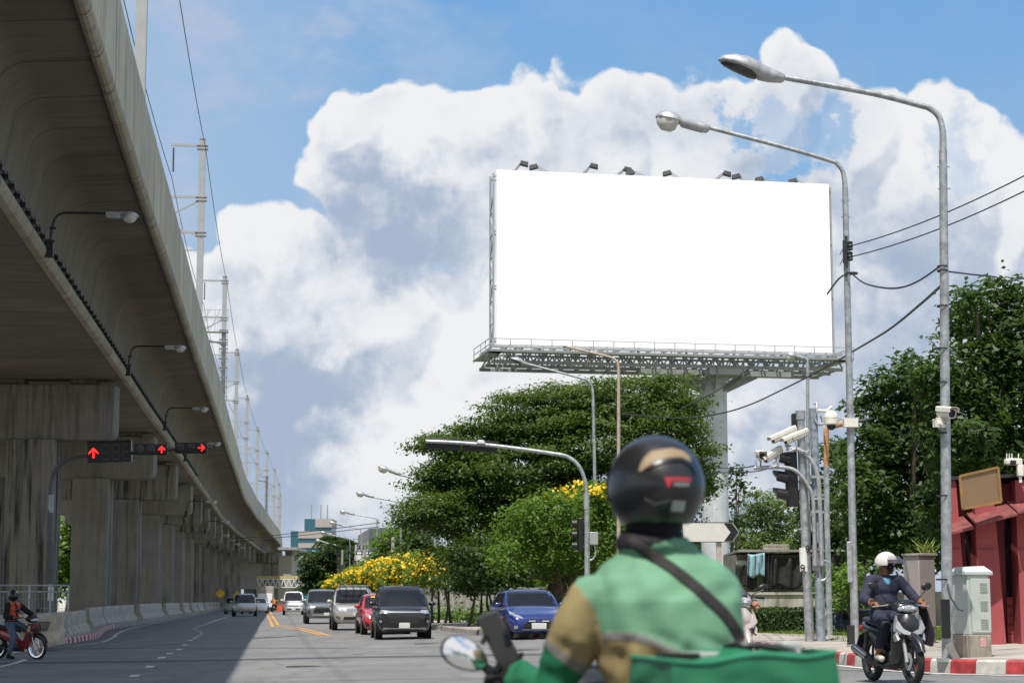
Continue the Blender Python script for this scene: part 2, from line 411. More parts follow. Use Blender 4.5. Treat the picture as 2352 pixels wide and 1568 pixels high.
# pavement right, median under the viaduct
PR = offs(R1, -.22); PR2 = offs(R1, -3.2)
sheet('pavement', [[tuple(a.lerp(b_, k/3))[:2] for k in range(4)] for a, b_ in zip(PR, PR2) if a.y > 24.9], conc_pave, .165)
sheet('pavement', [[(x, y) for x in (5.6, 7, 9, 12, 16, 22, 30)] for y in (28.3, 30, 33, 36, 39.4)], conc_pave, .158)
grass_b = mat('lawn', (.10, .16, .03), .95, 0, .3, 2, .5, 60, col2=(.20, .22, .07))
sheet('lawn', [[(x+(.0), y) for x in (6.6, 8, 10, 13, 18, 26)] for y in (39.6, 44, 50, 56, 62, 70)], grass_b, .10)
sheet('lawn', [[tuple(a.lerp(b_, k/3))[:2] for k in range(4)] for a, b_ in zip(offs(R1, -3.2), offs(R1, -9)) if a.y > 62], grass_b, .10)
sheet('traffic_island', [[(p.x-.2-k*3.6, p.y) for k in range(6)] for p in L1], conc_pave, .19)
# markings
def strip(name, pts, wd, m, dz=.008, px_pts=True, taper=False):
    ps = [G(*p) if px_pts else Vector((*p, 0)) for p in pts]; ps = [Vector((p.x, p.y, 0)) for p in ps]
    fine = []
    for a, b_ in zip(ps, ps[1:]):
        n = max(1, int((b_-a).length/2))
        fine += [a.lerp(b_, i/n) for i in range(n)]
    fine.append(ps[-1]); l = offs(fine, -wd/2); r = offs(fine, wd/2)
    return sheet(name, [[tuple(a)[:2], tuple(b_)[:2]] for a, b_ in zip(l, r)], m, dz)
strip('road_edge_line', [(128, 1487), (180, 1482), (236, 1474), (262, 1463), (266, 1457), (280, 1449), (302, 1442), (345, 1433), (399, 1423), (440, 1415), (482, 1407)], .15, paintw)
strip('road_edge_line', [(940, 1436), (988, 1444.5), (1050, 1451), (1113, 1457), (1238, 1468)], .15, paintw)
strip('road_edge_line', [(1726, 1501), (1800, 1512), (1869, 1522), (1930, 1529), (2010, 1537), (2103, 1544.5), (2200, 1548.5), (2351, 1552.5)], .15, paintw)
strip('road_edge_line', [(-60, 1541), (0, 1531), (30, 1524), (58, 1515), (50, 1513.5), (0, 1514.5)], .15, paintw)
dm = MB()
for (x, y, w_, h_) in [(309, 1552, 22, 5.5), (344, 1531, 19, 5), (371, 1510, 18, 4.2), (390, 1500, 15, 2.8), (412, 1491, 14, 3.2), (425, 1481, 12, 3), (437, 1470, 11, 2.6), (447, 1465, 10, 2), (453, 1461, 9, 2), (461, 1457, 9, 1.8), (464, 1453, 8, 1.5), (458, 1449, 8, 1.4), (450, 1445.2, 8, 1.2), (446, 1442.2, 8, 1.2), (455, 1438.2, 9, 1.2), (464, 1435, 9, 1.2)]:
    q_ = [G(x-w_/2-h_*.7, y+h_/2), G(x+w_/2-h_*.7, y+h_/2), G(x+w_/2+h_*.7, y-h_/2), G(x-w_/2+h_*.7, y-h_/2)]
    dm.quad(*[(p.x, p.y, gz(p.x, p.y)+.008) for p in q_])
dm.build('lane_line_dashes', paintw, kind='structure', smooth=0)
strip('lane_line', [(470, 1433), (490, 1427), (520, 1416), (543, 1408)], .13, paintw)
strip('yellow_line', [(612, 1404), (617, 1418), (626, 1438), (660, 1441.5), (691, 1446), (715, 1452), (737, 1458)], .17, painty)
strip('yellow_line', [(619, 1404), (628, 1418), (638.5, 1435), (665, 1438), (691, 1442), (725, 1450), (757, 1459.5)], .17, painty)
strip('yellow_line', [(620, 1402.5), (636, 1399), (652, 1395.6)], .3, painty)
strip('dark_road_strip', [(-10, 1522), (200, 1520), (500, 1515), (800, 1509), (1050, 1505), (1300, 1501), (1480, 1498)], 1.15, tar, .004)
strip('dark_road_strip', [(195, 1488), (500, 1487), (800, 1488)], .22, tar, .004)
strip('dark_road_strip', [(300, 1433.5), (450, 1432), (562, 1431)], 1.3, tar, .004)  # dark band in the tar colour
strip('dark_road_strip', [(330, 1440), (450, 1438.3), (562, 1436.5)], .7, tar, .004)  # narrower dark band in the tar colour
strip('dark_road_strip', [(560, 1566), (900, 1560), (1200, 1556)], .06, tar, .004)
strip('dark_road_strip', [(1740, 1536), (2000, 1540), (2351, 1543)], .10, tar, .004)

# =================================================================== VIADUCT
SXT = [(-40, -1.9), (0, -6.5), (30, -10.2), (43, -11.85), (52, -13.0), (62, -14.2), (75, -15.75), (85, -17.0), (99, -18.7), (106, -19.5), (128, -22.15), (152, -25.1), (178, -28.2), (201, -31.0), (225, -33.9), (250, -36.4), (268, -38.4), (300, -41.4), (350, -46.2), (400, -50.8), (450, -56.4), (500, -62.2), (620, -77.5)]
_Y = np.array([a for a, b in SXT], float); _X = np.array([b for a, b in SXT], float)
yf = np.arange(-40, 621, 1.0); xf = np.interp(yf, _Y, _X)
for _ in range(3):
    k = 13; pad = np.pad(xf, (k//2, k//2), mode='reflect', reflect_type='odd'); xf = np.convolve(pad, np.ones(k)/k, 'valid')
def SX(y): return float(np.interp(y, yf, xf))
def SN(y):   # outward (right) normal of the viaduct edge, in plan
    t_ = Vector((SX(y+3)-SX(y-3), 6, 0)).normalized(); return Vector((t_.y, -t_.x, 0))
# concrete with precast segment joints (uses the sweep's UV: u along, v round the section)
def concrete(name, joints, col=(.30, .285, .255), st=.55):
    m, t, b = node_mat(name)
    tcn = t.node('ShaderNodeTexCoord'); O = tcn.outputs['Object']; U = tcn.outputs['UV']
    n1 = t.noise(O, .5, 6, .62); n2 = t.noise(O, 14, 4, .6)
    cc = t.mix(t.mr(n1, .3, .7), c4(tuple(c*1.12 for c in col)), c4(tuple(c*.72 for c in col)))
    cc = t.mix(t.mr(n2, .35, .75, 0, .25), cc, c4(tuple(c*1.5 for c in col)))
    h = n2
    if joints:
        su_ = t.node('ShaderNodeSeparateXYZ'); t.l.new(U, su_.inputs[0])
        fr = t.m('FRACT', t.m('DIVIDE', su_.outputs[0], joints))
        cell = t.m('FLOOR', t.m('DIVIDE', su_.outputs[0], joints))
        wn = t.node('ShaderNodeTexWhiteNoise', noise_dimensions='1D'); t.l.new(cell, wn.inputs['W'])
        cc = t.mix(t.mr(wn.outputs['Value'], 0, 1, 0, .55), cc, c4(tuple(c*.62 for c in col)))
        jd = t.m('MINIMUM', fr, t.m('SUBTRACT', 1, fr))
        j = t.mr(jd, .004, .022, 1, 0)
        cc = t.mix(t.m('MULTIPLY', j, .8), cc, (.05, .047, .04, 1))
        h = t.m('SUBTRACT', t.m('MULTIPLY', n2, .3), j)
        # dark runs starting at joints
        cu = t.node('ShaderNodeCombineXYZ'); t.l.new(t.m('MULTIPLY', su_.outputs[0], 2.6), cu.inputs[0]); t.l.new(t.m('MULTIPLY', su_.outputs[1], .28), cu.inputs[1])
        sn = t.noise(cu.outputs[0], 1.0, 6, .7)
        cc = t.mix(t.m('MULTIPLY', t.mr(sn, .50, .72), st), cc, (.055, .052, .045, 1))
    else:
        sn = t.noise(t.vm('MULTIPLY', O, (2.2, 2.2, .16)), 1.5, 6, .65)
        oi = t.node('ShaderNodeObjectInfo'); k_ = t.mr(oi.outputs['Random'], .2, .9, .25, 1)
        cc = t.mix(t.m('MULTIPLY', t.m('MULTIPLY', t.mr(sn, .47, .62), st), k_), cc, (.030, .029, .026, 1))
        sp = t.node('ShaderNodeSeparateXYZ'); t.l.new(O, sp.inputs[0]); lift = t.m('FRACT', t.m('DIVIDE', sp.outputs[2], 2.4)); cc = t.mix(t.mr(t.m('MINIMUM', lift, t.m('SUBTRACT', 1, lift)), .0, .008, .35, 0), cc, (.07, .07, .06, 1))
    t.l.new(cc, b.inputs[0]); b.inputs['Roughness'].default_value = .88
    bn = t.n.new('ShaderNodeBump'); bn.inputs['Strength'].default_value = .35; bn.inputs['Distance'].default_value = .03
    t.l.new(h, bn.inputs['Height']); t.l.new(bn.outputs[0], b.inputs['Normal'])
    return m
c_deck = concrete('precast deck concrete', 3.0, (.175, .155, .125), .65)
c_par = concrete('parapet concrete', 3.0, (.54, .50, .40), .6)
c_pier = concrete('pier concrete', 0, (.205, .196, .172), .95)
def sweep(prof, ys_, uvlen=True, caps=True):
    mb = MB(); secs = []; uvs = []; s = 0; last = None
    for y in ys_:
        n = SN(y); e = Vector((SX(y), y, 0))
        if last is not None: s += (e-last).length
        last = e
        secs.append([e+n*p[0]+Vector((0, 0, p[1])) for p in prof])
    mb.loft(secs, closed=True, caps=caps); return mb
def sweep_obj(name, prof, ys_, m, parent, smooth=30, u0=0):
    mb = sweep(prof, ys_); o = mb.build(name, m, parent, smooth=smooth)
    me = o.data; uvl = me.uv_layers.new(name='UVMap'); n = len(prof)
    cum = [0]
    for i in range(1, n): cum.append(cum[-1]+math.dist(prof[i], prof[i-1]))
    ss = [0]
    for a, b_ in zip(ys_, ys_[1:]): ss.append(ss[-1]+math.hypot(b_-a, SX(b_)-SX(a)))
    vi = np.zeros(len(me.loops), dtype=np.int32); me.loops.foreach_get('vertex_index', vi)
    uu = np.empty((len(vi), 2), np.float32); uu[:, 0] = np.array(ss)[vi//n]+u0; uu[:, 1] = np.array(cum)[vi % n]
    uvl.data.foreach_set('uv', uu.ravel()); return o
dy_ = [float(y) for y in list(range(-40, 130, 2))+list(range(130, 300, 4))+list(range(300, 621, 8))]
via = thing('viaduct', 'long curving concrete railway viaduct on portal piers along the left of the road', 'viaduct', (0, 0, 0))
fil = [(.30+.75-.75*math.cos(a), 12.05+.72*math.sin(a)) for a in [PI/2*i/8 for i in range(9)]]
profd = [(-12, 10.35), (-.32, 10.35), (-.02, 10.42), (.06, 10.62)]+fil+[(2.38, 12.86), (2.42, 13.2), (-12, 13.2)]
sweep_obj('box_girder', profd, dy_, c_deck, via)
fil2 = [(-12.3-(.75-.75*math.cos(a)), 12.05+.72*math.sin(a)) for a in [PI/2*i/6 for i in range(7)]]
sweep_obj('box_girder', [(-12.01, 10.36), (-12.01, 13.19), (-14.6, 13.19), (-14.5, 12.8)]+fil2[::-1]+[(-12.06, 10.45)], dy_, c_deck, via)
sweep_obj('parapet', [(2.44, 13.05), (2.62, 13.05), (2.60, 15.5), (2.36, 15.55), (2.36, 13.21), (2.425, 13.205)], dy_, c_par, via)
sweep_obj('parapet', [(-14.61, 13.05), (-14.8, 13.05), (-14.8, 15.5), (-14.61, 15.5)], dy_, c_par, via)
ca = [2*PI*i/12 for i in range(12)]
pipec = concrete('edge roll concrete', 3.0, (.36, .32, .24), .5)
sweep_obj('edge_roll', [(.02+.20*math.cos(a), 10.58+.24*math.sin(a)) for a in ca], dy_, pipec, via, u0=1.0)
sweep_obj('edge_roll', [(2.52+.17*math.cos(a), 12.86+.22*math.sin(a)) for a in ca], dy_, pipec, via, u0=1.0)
PIER = [80.6, 106.3, 128.6, 152, 171, 189.5, 209, 229, 247, 265, 283, 302, 322, 343]
def pier(Y, seed):
    n = (SN(Y)+Vector((1.6, 0, 0))).normalized(); t_ = Vector((-n.y, n.x, 0)); e = Vector((SX(Y), Y, 0)); zg = gz(e.x, e.y)
    M = Matrix(((n.x, t_.x, 0, e.x), (n.y, t_.y, 0, e.y), (0, 0, 1, 0), (0, 0, 0, 1)))
    mb = MB(); r = .42
    pr = [(-12.2, 10.12), (-12.2, 7.78+r)]+[(-12.2+r-r*math.cos(a), 7.78+r-r*math.sin(a)) for a in (PI/6, PI/3)]+[(-12.2+r, 7.78), (-.25-r, 7.78)]+[(-.25-r+r*math.sin(a), 7.78+r-r*math.cos(a)) for a in (PI/8, PI/4, PI*3/8)]+[(-.25, 7.78+r), (-.25, 10.12)]
    mb.prism(pr, -.75, .75, 'y')
    for bx in (-1.6, -4.6, -7.6, -10.6): mb.box((bx, 0, 10.24), (1.1, 1.0, .23))
    mb.v = [tuple(M @ Vector(v)) for v in mb.v]
    cap = mb.build('crossbeam', c_pier, via, smooth=25, bevel=.05)
    for cx, w2 in ((-3.62, .98), (-9.4, .98) if Y < 120 else (-9.7, .68)):
        if cx < -5 and 120 < Y < 175: continue
        c = MB(); d2, ch, gr = .98, .10, .10
        pf = [(-w2+ch, -d2), (w2-ch, -d2), (w2, -d2+ch), (w2, -.18), (w2-gr, -.12), (w2-gr, .12), (w2, .18), (w2, d2-ch), (w2-ch, d2), (-w2+ch, d2), (-w2, d2-ch), (-w2, .18), (-w2+gr, .12), (-w2+gr, -.12), (-w2, -.18), (-w2, -d2+ch)]
        c.loft([[(cx+p[0], p[1], z) for p in pf] for z in (zg-.3, 3.5, 7.779)])
        c.v = [tuple(M @ Vector(v)) for v in c.v]
        c.build('column', c_pier, cap, smooth=25)
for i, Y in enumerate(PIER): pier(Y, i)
def pxbox(x0, x1, y0, y1, Y, dep): a = P(x0, y0, Y); b = P(x1, y1, Y); return MB().box(((a.x+b.x)/2, Y+dep/2, (a.z+b.z)/2), (abs(b.x-a.x), dep, abs(a.z-b.z)))
cap_ = pxbox(570, 645, 1268, 1293, 385, 3).build('crossbeam', c_pier, via, smooth=0, bevel=.1)
for x0, x1 in ((601, 622), (628, 641)): pxbox(x0, x1, 1293.2, 1398, 385.3, 2.2).build('column', c_pier, cap_, smooth=0, bevel=.08)
# conduit with clips along the girder edge
cpts = [Vector((SX(y), y, 10.86))+SN(y)*.22 for y in np.arange(28, 151, 3.0)]
mb = MB().tube(cpts, .045, 8)
for y in np.arange(28.4, 150, 1.05):
    n = SN(y); p = Vector((SX(y), y, 10.86))+n*.22
    mb.box(p-Vector((0, 0, .08)), (.16, .07, .13)); mb.box(p, (.11, .05, .11))
tag(mb.build('conduit_pipe', darkm), 'dark cable conduit with clips running along the lower edge of the viaduct', 'conduit')
# ------- lamps hung on the viaduct
def via_lamp():
    t_ = thing('viaduct_lamp', 'x', 'street lamp', group='lamps fixed along the viaduct edge')
    MB().box((.1, 0, -.12), (.24, .2, .42)).build('junction_box', darkm, t_, bevel=.015)
    arm = [Vector((.12, 0, .05)), Vector((.16, 0, .45)), Vector((.2, 0, .62))]+[Vector((.2+.34-.34*math.cos(a), 0, .62+.30*math.sin(a))) for a in (.4, .8, 1.2, PI/2)]+[Vector((1.85, 0, .93))]
    mb = MB().tube(arm, .035, 8)
    for z in (.12, .48): mb.box((.15+z*.08, 0, z), (.18, .12, .05))
    mb.build('arm', darkm, t_, smooth=30)
    hd = MB()
    hd.prism([(1.6, .84), (1.6, .96), (2.2, .97), (2.2, .80), (1.68, .81)], -.09, .09, 'y')
    hd.ell((2.22, 0, .86), (.27, .17, .14), 20, 8, z0=-.15)
    hd.build('lamp_housing', alu, t_, smooth=40)
    bw = MB(); bw.ell((2.24, 0, .845), (.20, .15, .17), 20, 8, z1=.0); bw.build('glass_bowl', bowlm, t_)
    return t_
vl0 = via_lamp(); vll = {51.6: 'nearest lamp on the viaduct edge, over the left side of the road', 79.4: 'second lamp along the viaduct edge, above the first pier crossbeam', 105.3: 'third lamp along the viaduct edge, above the countdown signal'}
far_names = ['fourth', 'fifth', 'sixth', 'seventh', 'eighth', 'ninth', 'tenth']
ylist = [51.6, 79.4, 105.3, 128.3, 151.5, 189.5, 229, 247, 265, 283]
for i, Y in enumerate(ylist):
    o = vl0 if i == 0 else copy_tree(vl0)
    low = i > 3
    n = SN(Y); o.location = Vector((SX(Y), Y-.1 if not low else Y-1.6, 10.75 if not low else 7.9))+n*(.18 if not low else -1.6 if i > 5 else -.5)
    if i == 3: o.location.z = 10.7
    o.rotation_euler = (0, 0, math.atan2(n.y, n.x))
    o['label'] = vll.get(Y) or 'small distant %s lamp along the viaduct, counted from the near end' % far_names[i-3]
# ------- catenary masts
def mast(kind):
    H_ = 13.6
    t_ = thing('catenary_mast', 'x', 'mast', group='railway masts standing on the viaduct')
    mb = MB(); w_ = .36
    for s in (-1, 1): mb.box((s*(w_/2-.012), 0, H_/2), (.024, .30, H_))
    mb.box((0, 0, H_/2), (w_-.05, .02, H_)); mb.box((0, 0, H_+.015), (w_+.02, .32, .03))
    for s in (-1, 1): mb.box((s*.0, s*.15, H_/2), (.32, .015, H_-.1))
    mb.build('post', steel, t_, smooth=0)
    for z, L, ins in ((H_-.35, 1.65, 1), (H_-3.3, 1.9, 0), (H_-5.3, 2.1, 0)):
        a = MB(); a.box((-L/2-.1, 0, z), (L, .10, .13)); a.box((0, 0, z), (.62, .40, .05)); a.box((0, 0, z-.2), (.62, .40, .05))
        if not ins: a.bar((-.1, 0, z-.18), (-1.5, 0, z-.95 if z > 9 else z+.25), .09)
        a.build('cross_arm', steel, t_, smooth=0)
    def insul(a, b_):
        a = Vector(a); b_ = Vector(b_); m = MB(); k = 13
        m.tube([a, b_], .025, 6)
        d = (b_-a)
        for i in range(k):
            c = a+d*((i+.5)/k); m.tube([c-d*.02, c+d*.0, c+d*.02], [.03, .085, .03], 8)
        m.build('insulator', bowlm if abs(d.x) > .2 else darkm, t_)
    insul((-1.6, 0, H_-.5), (-1.6, 0, H_-1.9)); insul((-.2, 0, H_-6.3), (-1.25, 0, H_-6.35)); insul((-.2, 0, H_-8.6), (-1.0, 0, H_-8.1))
    if kind == 1:
        p = MB()
        for z in (H_-3.5, H_-2.7, H_-4.5): p.box((-.8, 0, z), (2.3, .9, .03) if z < H_-4 else (2.3, .03, .03))
        for x in (-1.9, -1.3, -.7, .3): p.box((x, -.42, H_-3.6), (.03, .03, 1.8))
        for x in (-1.9, -1.1): p.bar((x, -.42, H_-4.4), (x+.8, -.42, H_-2.7), .05)
        p.build('work_platform', steel, t_, smooth=0)
        p = MB(); 
        for x in (-.3, .3): p.box((x, -.55, 4.6), (.03, .03, 9.2))
        for i in range(30): p.box((0, -.55, .3+i*.3), (.6, .025, .025))
        for i in range(12): p.box((0, -.85, .9+i*.75), (.7, .6, .025))
        p.build('caged_ladder', steel, t_, smooth=0)
    if kind == 2:
        p = MB()
        for z in (H_-3.0, H_-3.9): p.box((-6, 0, z), (12, .07, .07))
        for i in range(13): p.bar((-i*.92, 0, H_-3.0 if i % 2 else H_-3.9), (-(i+1)*.92, 0, H_-3.9 if i % 2 else H_-3.0), .05)
        for s in (-12.1,): p.box((s, 0, H_/2), (.3, .3, H_-1))
        p.bar((-6, 0, H_-3.9), (-6, 0, H_-6), .06); p.bar((-7, 0, H_-6), (-4.6, 0, H_-6.2), .05)
        p.build('gantry_truss', steel, t_, smooth=0)
    return t_
m0, m1, m2 = mast(0), mast(1), mast(2)
ords = ['first', 'second', 'third', 'fourth', 'fifth', 'sixth', 'seventh', 'eighth', 'ninth', 'tenth', 'eleventh', 'twelfth', 'thirteenth']
used = {0: 0, 1: 0, 2: 0}; mtops = []
for i in range(12):
    Y = [59, 105, 151][i] if i < 3 else 151+(i-2)*45
    k = 1 if i in (2, 6) else (2 if i in (5, 7, 8, 9, 10) else 0)
    src = (m0, m1, m2)[k]; o = src if not used[k] else copy_tree(src); used[k] = 1
    n = SN(Y); base = Vector((SX(Y), Y, 13.2))+n*2.02; o.location = base; o.rotation_euler = (0, 0, math.atan2(n.y, n.x)); mtops.append(base+n*.2+Vector((0, 0, 12.9)))
    o['label'] = ['big grey steel mast rising behind the parapet at the top edge of the photo', 'grey steel mast with three cross arms and hanging insulator, left of the big cloud', 'mast with caged ladder and work platform behind the parapet'][i] if i < 3 else 'distant grey steel mast on the viaduct, %s from the near end' % ords[i]
pts = [Vector((SX(12)+2.4, 12, 26.6))]
def sag_path(P_, sag):
    out = []
    for a, b_ in zip(P_, P_[1:]):
        out += [a.lerp(b_, i/8)-Vector((0, 0, sag*4*(i/8)*(1-i/8))) for i in range(8)]
    return out+[P_[-1]]
n0 = SN(13); first = Vector((SX(13), 13, 26.1))+n0*2.3
o = MB().tube(sag_path([first]+mtops, .5), .022, 5).build('overhead_wire', darkm); tag(o, 'thin wire strung along the outer side of the mast tops', 'cable')
ins = [p-SN(p.y)*1.85-Vector((0, 0, 1.6)) for p in mtops]
o = MB().tube(sag_path([first-n0*1.9-Vector((0, 0, 3.2)), *ins], .6), .022, 5).build('overhead_wire', darkm); tag(o, 'thin wire hung from the insulators on the inner side of the masts', 'cable')
for k, (dx, dz) in enumerate(((-2.6, -6.4), (-2.9, -7.6))):
    o = MB().tube(sag_path([p+SN(p.y)*dx+Vector((0, 0, dz)) for p in mtops[3:]], .3), .03, 4).build('overhead_wire', darkm); tag(o, ('upper' if k == 0 else 'lower')+' contact wire above the distant railway tracks', 'cable')
# ------- jersey barriers
jb = mat('barrier concrete', (.50, .465, .39), .85, 0, .18, 1.6, .15, 30, streak=.45)
def barrier(L):
    mb = MB()
    pf = [(-.32, 0), (.32, 0), (.32, .10), (.14, .36), (.10, .85), (-.10, .85), (-.14, .36), (-.32, .10)]
    mb.prism([(p[0], p[1]) for p in pf], -L/2+.02, L/2-.02, 'y'); return mb.build('concrete_barrier', jb, smooth=20, bevel=.015)
bl_ = offs(resample(KL, 1.5), -.75)
b0 = None; bi = 0
names = 'concrete jersey barrier, %s of the row along the left kerb counted from the near end'
def place_barrier(c, d, label):
    global b0, bi
    o = barrier(1.5*2) if b0 is None else b0.copy()
    if b0 is None: b0 = o
    else: S.collection.objects.link(o)
    o.location = (c.x, c.y, gz(c.x, c.y)+.19); o.rotation_euler = (0, 0, math.atan2(-d.x, d.y))
    tag(o, label, 'barrier', 'concrete barriers along the left kerb'); bi += 1
num = ['1st', '2nd', '3rd']+['%dth' % i for i in range(4, 100)]
for i in range(3): 
    a = Vector((-20.6+i*3.02, 56.4-.0*i, 0)); place_barrier(a, Vector((1, .02, 0)), 'barrier behind the red motorcycle, %s from the left edge of the photo' % num[i])
cnt = 0
for i in range(1, len(bl_)-2, 2):
    a, b_ = bl_[i-1], bl_[i+1]; c = bl_[i]
    if c.y > 300: break
    if any(abs(c.y-Y) < 2.2 for Y in PIER): continue
    place_barrier(c, b_-a, names % num[cnt]); cnt += 1
# ------- mesh fence on the left
fg = thing('mesh_fence', 'grey tubular fence panels with wire mesh behind the barriers at the left edge', 'fence', (0, 0, 0))
mb = MB(); ms = MB()
fx = [(-60, 1400), (0, 1400), (68, 1402), (112, 1402), (149, 1403)]
fp = [Vector(((x-1176)/FL*60.5, 60.5+i*.25, 0)) for i, (x, y) in enumerate(fx)]
for i, p in enumerate(fp):
    mb.tube([p+Vector((0, 0, 0)), p+Vector((0, 0, 1.62))], .035, 8)
for a, b_ in zip(fp, fp[1:]):
    for z in (1.62, 1.42): mb.tube([a+Vector((0, 0, z)), b_+Vector((0, 0, z))], .028, 6)
    L = (b_-a).length; k = int(L/.09)
    for j in range(1, k): p = a.lerp(b_, j/k); ms.box((p.x, p.y, .95), (.008, .008, .95))
    for z in (.6, .9, 1.2): ms.bar(a+Vector((0, 0, z)), b_+Vector((0, 0, z)), .008)
mb.build('frame', galv, fg); ms.build('wire_mesh', galv, fg, smooth=0)

for (x, y, lab) in ((980, 1478, 'round iron cover in the sunlit lane before the black car'), (700, 1530, 'round iron cover near the viaduct shadow edge'), (1210, 1492, 'round iron cover in the turning lane')):
    p = G(x, y); o = MB().lathe([(.001, .012), (.30, .012), (.34, .008), (.36, .0)], n=24).build('manhole_cover', mat('iron cover', (.05, .048, .045), .7, .4, .3, 20), loc=p); tag(o, lab, 'manhole cover')
# =================================================================== STREET FURNITURE
def text(body, size, m, parent, loc, rot=(PI/2, 0, 0), name='lettering', ext=.002, shear=0):
    cu = bpy.data.curves.new(name, 'FONT'); cu.body = body; cu.size = size; cu.extrude = ext; cu.align_x = 'CENTER'; cu.align_y = 'CENTER'; cu.shear = shear
    tmp = bpy.data.objects.new(name, cu); S.collection.objects.link(tmp); bpy.context.view_layer.update()
    me = bpy.data.meshes.new_from_object(tmp.evaluated_get(bpy.context.evaluated_depsgraph_get())); bpy.data.objects.remove(tmp)
    o = bpy.data.objects.new(name, me); me.materials.clear(); me.materials.append(m); S.collection.objects.link(o); o.parent = parent; o.location = loc; o.rotation_euler = rot
    return o
panelm = mat('blank billboard skin', (.93, .93, .93), .55, 0, .0, 4)
# ---------------------------------------------------------------- billboard
bb = thing('billboard', 'huge blank white billboard on a steel truss and single thick column', 'billboard', (0, 0, 0))
A = P(1140.5, 793, 88); B_ = P(1912.5, 811.5, 91.2); zb = 12.85; zt = 21.17
A = Vector((A.x, A.y, 0)); B_ = Vector((B_.x, B_.y, 0)); eu = (B_-A).normalized(); en = Vector((eu.y, -eu.x, 0)); BW = (B_-A).length
def bp(u, d, z): return A+eu*u-en*d+Vector((0, 0, z))
Mb = Matrix(((eu.x, -en.x, 0, A.x), (eu.y, -en.y, 0, A.y), (0, 0, 1, 0), (0, 0, 0, 1)))
mb = MB(); mb.M = Mb; mb.box((BW/2, .04, (zb+zt)/2), (BW, .06, zt-zb)); mb.build('panel', panelm, bb, smooth=0)
mb = MB(); mb.M = Mb
for k in range(15):
    u = -.12+k*(BW+.24)/14
    for d in (.18, .95): mb.box((u, d, (zb+zt)/2-.1), (.09, .09, zt-zb-.1))
    z = zb; i = 0
    while z < zt-1.1:
        a, b_ = (.18, .95) if i % 2 else (.95, .18); mb.bar((u, a, z), (u, b_, z+1.05), .05); mb.box((u, .56, z), (.05, .77, .05)); z += 1.05; i += 1
for z in (zb+.3, zb+2.8, zb+5.4, zt-.3):
    for d in (.12, 1.0): mb.box((BW/2, d, z), (BW+.2, .07, .07))
mb.build('frame', steel, bb, smooth=0)
mb = MB(); mb.M = Mb; z0, z1 = 12.02, 12.74; L0, L1_ = -.2, BW+.3
for d in (-.45, 1.2, 2.8):
    mb.box((BW/2, d, z1), (BW+.6, .11, .10)); mb.box((BW/2, d, z0+.02), (BW+.6, .12, .16))
    n = 22; st = (L1_-L0)/n
    for i in range(n):
        u0 = L0+i*st; mb.bar((u0, d, z0+.1), (u0+st/2, d, z1), .07); mb.bar((u0+st/2, d, z1), (u0+st, d, z0+.1), .07)
        if i % 2: mb.box((u0, d, (z0+z1)/2), (.05, .05, z1-z0))
for i in range(23):
    u = L0+i*(L1_-L0)/22
    for z in (z0, z1): mb.box((u, 1.2, z+.07), (.06, 3.3, .06))
    mb.bar((u, -.4, z0+.08), (u+.7 if i < 22 else u, 2.8, z0+.08), .05)
mb.build('base_truss', steel, bb, smooth=0)
mb = MB(); mb.M = Mb
for (u0, u1) in ((-.6, BW+.5),):
    mb.box(((u0+u1)/2, -.95, z1-.30), (u1-u0, .95, .03)); mb.box(((u0+u1)/2, -1.4, z1-.30), (u1-u0, .05, .10))
    for z in (z1-.04, z1+.24): mb.box(((u0+u1)/2, -1.42, z), (u1-u0, .03, .03))
    n = 18
    for i in range(n+1):
        u = u0+(u1-u0)*i/n; mb.box((u, -1.42, z1-.02), (.035, .035, .55)); mb.bar((u, -1.42, z1-.30), (u, -.45, z0+.12), .045)
for u in (-.6, BW+.5):
    for z in (z1-.04, z1+.24): mb.box((u, .6, z), (.03, 4.0, .03))
    for d in (-.4, .8, 2.6): mb.box((u, d, z1-.1), (.035, .035, .62))
    mb.box((u*1.0+(.35 if u < 0 else -.35), .8, z1-.30), (.75, 4.2, .03))
mb.build('catwalk', steel, bb, smooth=0)
colx = (1648-1176)/FL*90; cc_ = Vector((colx, 90.6+.9, 0)); colm = mat('painted column', (.56, .59, .62), .45, .1, .08, 1.5, streak=.15)
mb = MB(); mb.lathe([(.66, 0), (.66, 4.2), (.665, 4.2), (.665, 4.26), (.66, 4.26), (.66, 8), (.665, 8), (.665, 8.06), (.66, 8.06), (.66, 11.6), (.8, 11.6), (.8, 11.7)], cc_, n=40)
mb.build('column', colm, bb, smooth=40)
mb = MB()
for k in range(8):
    a = PI/4*k; d = Vector((math.cos(a), math.sin(a), 0)); mb.bar(cc_+d*.6+Vector((0, 0, 11.15)), cc_+d*2.2+Vector((0, 0, 11.9)), .06, .3)
mb.box(cc_+Vector((0, 0, 11.82)), (1.6, 4.2, .3), (0, 0, math.atan2(eu.y, eu.x))); mb.box(cc_+Vector((0, -1, 11.85)), (7.5, .3, .24), (0, 0, math.atan2(eu.y, eu.x)))
mb.build('column_head', steel, bb, smooth=0)
